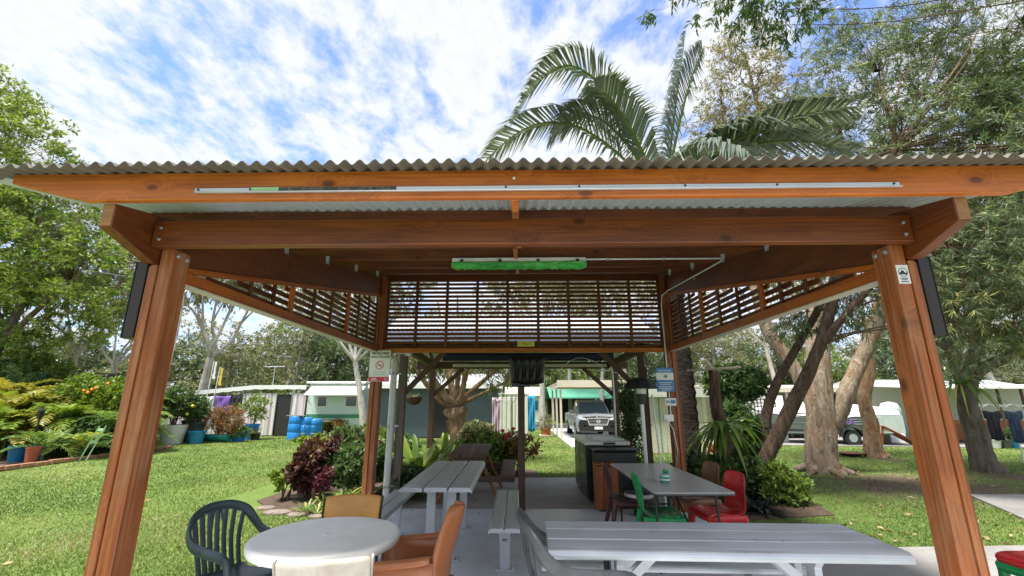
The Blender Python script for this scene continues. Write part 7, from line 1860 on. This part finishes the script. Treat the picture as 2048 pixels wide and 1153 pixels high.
# bird-nest ferns
strap_plant('birds_nest_fern', 'large bright bird-nest fern with long upright leaves', bedpt(838, 8.75), M['leaf_fern'], 230, 56, 1.4, .15, 'fern', None, (.6, 2.6), .4, .65, 9, .012)
strap_plant('birds_nest_fern', 'smaller bird-nest fern against the shelter post', bedpt(890, 10.4), M['leaf_fern'], 231, 34, 1.25, .12, 'fern', None, (.8, 3.0), .35, .5, 9, .01)
hbq = on_y(828, 800, 8.9)
strap_plant('basket_grass', 'tufted grassy plant in the hanging basket', (hbq.x, 8.9, hbq.z + .03), M['leaf_olive'], 232, 50, .22, .012, 'plant', None, (.2, 2.0), .6, .55)
strap_plant('bromeliad', 'yellow-green spiky plant beside the white downpipe', bedpt(770, 9.8), M['leaf_lime'], 233, 30, .7, .05, 'plant', None, (.8, 2.6), .35, .5)

# ---------------------------------------------------------------- right-hand bed: log with staghorn, orchids, dark foliage
p = on_z(1440, 965, LZ); p = Vector((on_y(1447, 900, 8.0).x, 8.0, -.025))
lg = thing('staghorn_log', 'upright tree stump log with a weathered plank across its top', 'stump', p)
g = Geo(); rng = np.random.default_rng(2)
q = on_y(1437, 742, 8.0); hl_ = q.z - p.z
limb(g, [(0, 0, -.05), (-.03, 0, .5), (.02, 0, 1.0), (-.04, 0, 1.5), (-.02, 0, hl_)], [.15, .12, .11, .10, .085], 11, .18, rng); g.build('trunk', M['bark_rough'], lg, True)
beam('plank', (-.46, -.02, hl_ + .0), (.46, .05, hl_ + .06), .16, .035, M['grey_post_wood'], lg, local=True)
beam('stub', (-.02, 0, hl_ + .02), (-.14, .02, hl_ + .2), .06, .06, M['grey_post_wood'], lg, local=True)
q = on_y(1447, 858, 7.85)
strap_plant('staghorn_fern', 'pale green staghorn fern strapped round the stump log', (q.x, 7.86, q.z), M['leaf_fern'], 240, 46, .75, .075, 'fern', None, (-.2, 1.0), .7, .5, 8, .01)
for i, (px, py) in enumerate(((1412, 886), (1418, 892), (1424, 898), (1415, 903), (1428, 908), (1421, 915), (1432, 918), (1413, 922))):
    q = on_y(px, py, 7.7); fl = MB()
    for k in range(5):
        a = 2 * PI * k / 5; fl.add([(q.x, 7.69, q.z), (q.x + .035 * math.cos(a - .4), 7.68, q.z + .035 * math.sin(a - .4)), (q.x + .055 * math.cos(a), 7.685, q.z + .055 * math.sin(a)), (q.x + .035 * math.cos(a + .4), 7.68, q.z + .035 * math.sin(a + .4))], [(0, 1, 2, 3)])
    s = fl.build('orchid_bloom', M['flower_red']); tag(s, 'dark crimson orchid bloom beside the stump log', 'orchid', 'orchid blooms by the stump')
q = on_y(1422, 950, 7.7)
strap_plant('orchid_plant', 'thin arching orchid stems beside the stump log', (on_y(1420, 950, 7.72).x, 7.72, -.025), M['leaf_dark'], 241, 24, .95, .022, 'orchid', None, (1.2, 4.0), .2, .4)
strap_plant('dark_rosette', 'near-black spiky rosette plant at the foot of the leaning trunk', Vector((on_y(1520, 1015, 7.15).x, 7.15, -.025)), M['leaf_black'], 242, 60, .42, .045, 'plant', None, (.1, 1.3), .45, .5)
strap_plant('dark_rosette', 'near-black spiky rosette plant behind the red chair', Vector((on_y(1497, 1000, 7.4).x, 7.4, -.025)), M['leaf_black'], 243, 40, .36, .04, 'plant', None, (.2, 1.6), .45, .45)
strap_plant('big_leaf_plant', 'broad pale-leaved plant behind the folding table', Vector((on_y(1395, 940, 7.3).x, 7.3, -.025)), M['leaf_fern'], 244, 12, .7, .16, 'plant', None, (.3, 1.6), .4, .5)
strap_plant('big_leaf_plant', 'broad green-leaved plant beside the rear post', Vector((on_y(1365, 940, 7.6).x, 7.6, -.025)), M['leaf_garden_palm'], 245, 12, .6, .14, 'plant', None, (.3, 1.8), .4, .5)
for i, (px, py, Y, r, n, mat, lab) in enumerate(((1470, 768, 9.4, (.55, .4, .34), 170, 'leaf_dark', 'dense dark shrub behind the stump log'), (1475, 860, 9.0, (.35, .4, .5), 130, 'leaf_dark', 'dark leafy shrub between the stump and the leaning trunk'), (1560, 975, 7.8, (.3, .3, .3), 90, 'leaf_bright', 'light green shrub at the foot of the leaning trunk'), (1480, 950, 8.3, (.35, .4, .35), 90, 'leaf_dark', 'dark undergrowth at the foot of the stump log'), (1395, 945, 8.4, (.3, .3, .25), 70, 'leaf_black', 'almost black shrub at the foot of the palm'), (1430, 960, 7.6, (.4, .3, .3), 110, 'leaf_dark', 'low dark plant behind the brown chair'))):
    p2 = Vector((on_y(px, 900, Y).x, Y, -.025)); bush('bed_shrub', lab, p2, M[mat], 250 + i, [reye(px, py, Y, p2, r)], n, .10, .045, 7, 5, .16, 'shrub', 'shrubs in the right bed', .45, stems=8)
# climbing plant and mesh behind the barbecue
for i, (px, Y, lab) in enumerate(((1250, 10.4, 'climbing plant on stakes behind the barbecue cabinet'), (1265, 10.2, 'thin climbing plant beside the patio heater pole'))):
    p2 = Vector((on_y(px, 860, Y).x, Y, -.03)); bush('climbing_plant', lab, p2, M['leaf_dark'], 260 + i, [((0, 0, .55), (.18, .15, .5)), ((.05, 0, 1.25), (.22, .18, .5)), ((0, 0, 1.7), (.2, .15, .3))], 150, .07, .03, 6, 4, .14, 'climber', None, .5, stems=4)
mf = thing('mesh_fence', 'open wire mesh fence panel behind the patio heater', 'fence', (on_y(1300, 860, 10.6).x, 10.6, LZ))
for k in range(3): MB().tube([(-.5 + .5 * k, 0, 0), (-.5 + .5 * k, 0, 1.85)], .02, 6).build('post', M['galvanised'], mf, local=True)
mb = MB()
for i in range(-14, 12):
    for s in (1, -1):
        a = -.5 + i * .085; t0, t1 = max(0, (-.5 - a) / 1.8), min(1, (.5 - a) / 1.8)
        if t1 - t0 > .03:
            p, q = (a + 1.8 * t0, .03 + 1.8 * t0), (a + 1.8 * t1, .03 + 1.8 * t1)
            if s < 0: p, q = (-p[0], p[1]), (-q[0], q[1])
            mb.bar((p[0], .004 * s, p[1]), (q[0], .004 * s, q[1]), .004, .004)
mb.build('mesh', M['galvanised'], mf, local=True)
gs_ = thing('cream_shed', 'narrow cream shed with pale roof seen past the patio heater', 'shed', (on_y(1310, 840, 15).x, 15.0, LZ))
MB().box((-.7, 0, 0), (1.6, 2, 1.72)).build('wall', M['cream_paint'], gs_, local=True)
MB().box((-.85, -.25, 1.73), (1.75, 2.2, 2.0)).build('roof', M['fence_cream'], gs_, local=True)
for k in range(6): MB().box((-.62 + .38 * k, -.015, .05), (-.58 + .38 * k, -.002, 1.7)).build('batten', M['white_paint'] if k % 2 else M['shade_green'], gs_, local=True)

# ================================================================== grass blades and fallen leaves
def in_poly(x, y, poly):
    c = np.zeros(len(x), bool); n = len(poly); j = n - 1
    for i in range(n):
        xi, yi = poly[i]; xj, yj = poly[j]
        k = ((yi > y) != (yj > y)) & (x < (xj - xi) * (y - yi) / (yj - yi + 1e-9) + xi); c ^= k; j = i
    return c
NO_GRASS = [[(-2.5, -2), (2.78, -2), (2.78, 7.2), (-2.5, 7.2)], [(-2.05, 7.2), (2.55, 7.2), (2.55, 10.05), (-2.05, 10.05)], [(2.7, -2), (9.5, -2), (9.5, 5.75), (2.7, 5.42)], [(6.95, 6.6), (9.3, 5.76), (20, 5.76), (20, 8.35), (7.9, 8.42)],
            [(2.0, 16.6), (5.6, 16.6), (5.6, 27.5), (2.0, 27.5)], [(7.5, 17.6), (30, 15.2), (34, 23), (8, 23)], [(-4.9, 7.6), (-3.3, 7.0), (-2.0, 7.0), (-2.0, 10), (.5, 10.06), (.5, 11.2), (-.8, 12.2), (-3.6, 12.4), (-4.8, 10)],
            [(2.56, 7.2), (2.8, 6.6), (4.6, 7.0), (5, 8.4), (4.5, 10.2), (2.6, 10.6)], [(-12.15, 6), (-11.95, 16.5), (-19, 17.5), (-19, 6)], [(-40, 27.5), (60, 27.5), (60, 33), (-40, 33)]]
rng = np.random.default_rng(99)
N = 620000
r_ = np.exp(rng.uniform(math.log(2.2), math.log(27), N)); a_ = rng.uniform(-1.02, 1.02, N)
gx_, gy_ = r_ * np.sin(a_), r_ * np.cos(a_)
ok = np.ones(N, bool)
for pl in NO_GRASS: ok &= ~in_poly(gx_, gy_, pl)
def bare(cx, cy, r): return np.clip(1.25 - np.hypot(gx_ - cx, (gy_ - cy) * 1.2) / r, 0, .93)
ok &= rng.uniform(size=N) > np.maximum.reduce([bare(7.9, 9.4, 3.0), bare(10.9, 10.4, 1.4), bare(10.6, 13.4, .8), bare(2.4, 11.2, 1.2) * .6])
gx_, gy_, r_ = gx_[ok], gy_[ok], r_[ok]; n = len(gx_)
hgt = .018 * rng.uniform(.5, 1.5, n) * (1 + r_ * .035); wid = .0036 * (1 + r_ * .32)
ang = rng.uniform(0, 2 * PI, n); lean = rng.normal(0, .55, (n, 2))
P0 = np.stack([gx_, gy_, np.full(n, LAWN_Z - .006)], 1); sd3 = np.stack([np.cos(ang), np.sin(ang), np.zeros(n)], 1) * (wid / 2)[:, None]
tip = P0 + np.stack([lean[:, 0] * hgt, lean[:, 1] * hgt, hgt], 1)
g = Geo()
patch = .48 + .17 * np.sin(gx_ * .9 + 1.3 * np.sin(gy_ * .5)) + .12 * np.sin(gy_ * 1.7 + gx_ * .4) + .14 * np.sin(gx_ * 3.1 + 2 * np.sin(gy_ * 1.9)) * np.sin(gy_ * 2.7 + np.sin(gx_ * 1.3))
g.add(np.stack([P0 - sd3, P0 + sd3, tip + sd3 * .25, tip - sd3 * .25], 1), np.arange(4 * n).reshape(n, 4), np.clip(patch + rng.normal(0, .2, n), 0, 1))
gr_o = g.build('lawn_grass', M['grass_blade']); tag(gr_o, 'short green grass covering the lawn', 'grass', kind='stuff')
N = 3200
r_ = np.exp(rng.uniform(math.log(2.6), math.log(20), N)); a_ = rng.uniform(-1.0, 1.0, N); gx_, gy_ = r_ * np.sin(a_), r_ * np.cos(a_)
ok = (gx_ > 2.5) | (rng.uniform(size=N) < .28)
for pl in NO_GRASS: ok &= ~in_poly(gx_, gy_, pl)
gx_, gy_ = gx_[ok], gy_[ok]; n = len(gx_); g = Geo()
dl = rdir(rng, n); dl[:, 2] *= .2
leaves(g, rng, np.stack([gx_, gy_, np.full(n, LAWN_Z + .03)], 1), dl, rng.uniform(.05, .11, n), rng.uniform(.02, .045, n), rng.uniform(0, 1, n), .5)
lo = g.build('fallen_leaves', M['leaf_dead']); tag(lo, 'dry brown leaves fallen over the lawn', 'leaves', kind='stuff')

# a few dry leaves blown on to the concrete
N = 70
gx_, gy_ = rng.uniform(-2.4, 2.7, N), rng.uniform(2.5, 9.8, N); ok = (np.abs(gx_) > 1.4) | (gy_ > 6.8); gx_, gy_ = gx_[ok], gy_[ok]; n = len(gx_); g = Geo(); dl = rdir(rng, n); dl[:, 2] *= .12
leaves(g, rng, np.stack([gx_, gy_, np.full(n, .008)], 1), dl, rng.uniform(.03, .07, n), rng.uniform(.012, .028, n), rng.uniform(0, .7, n), .4)
lo2 = g.build('leaf_litter', M['leaf_dead']); tag(lo2, 'scattered dry leaf litter on the pavilion floor', 'leaves', kind='stuff')
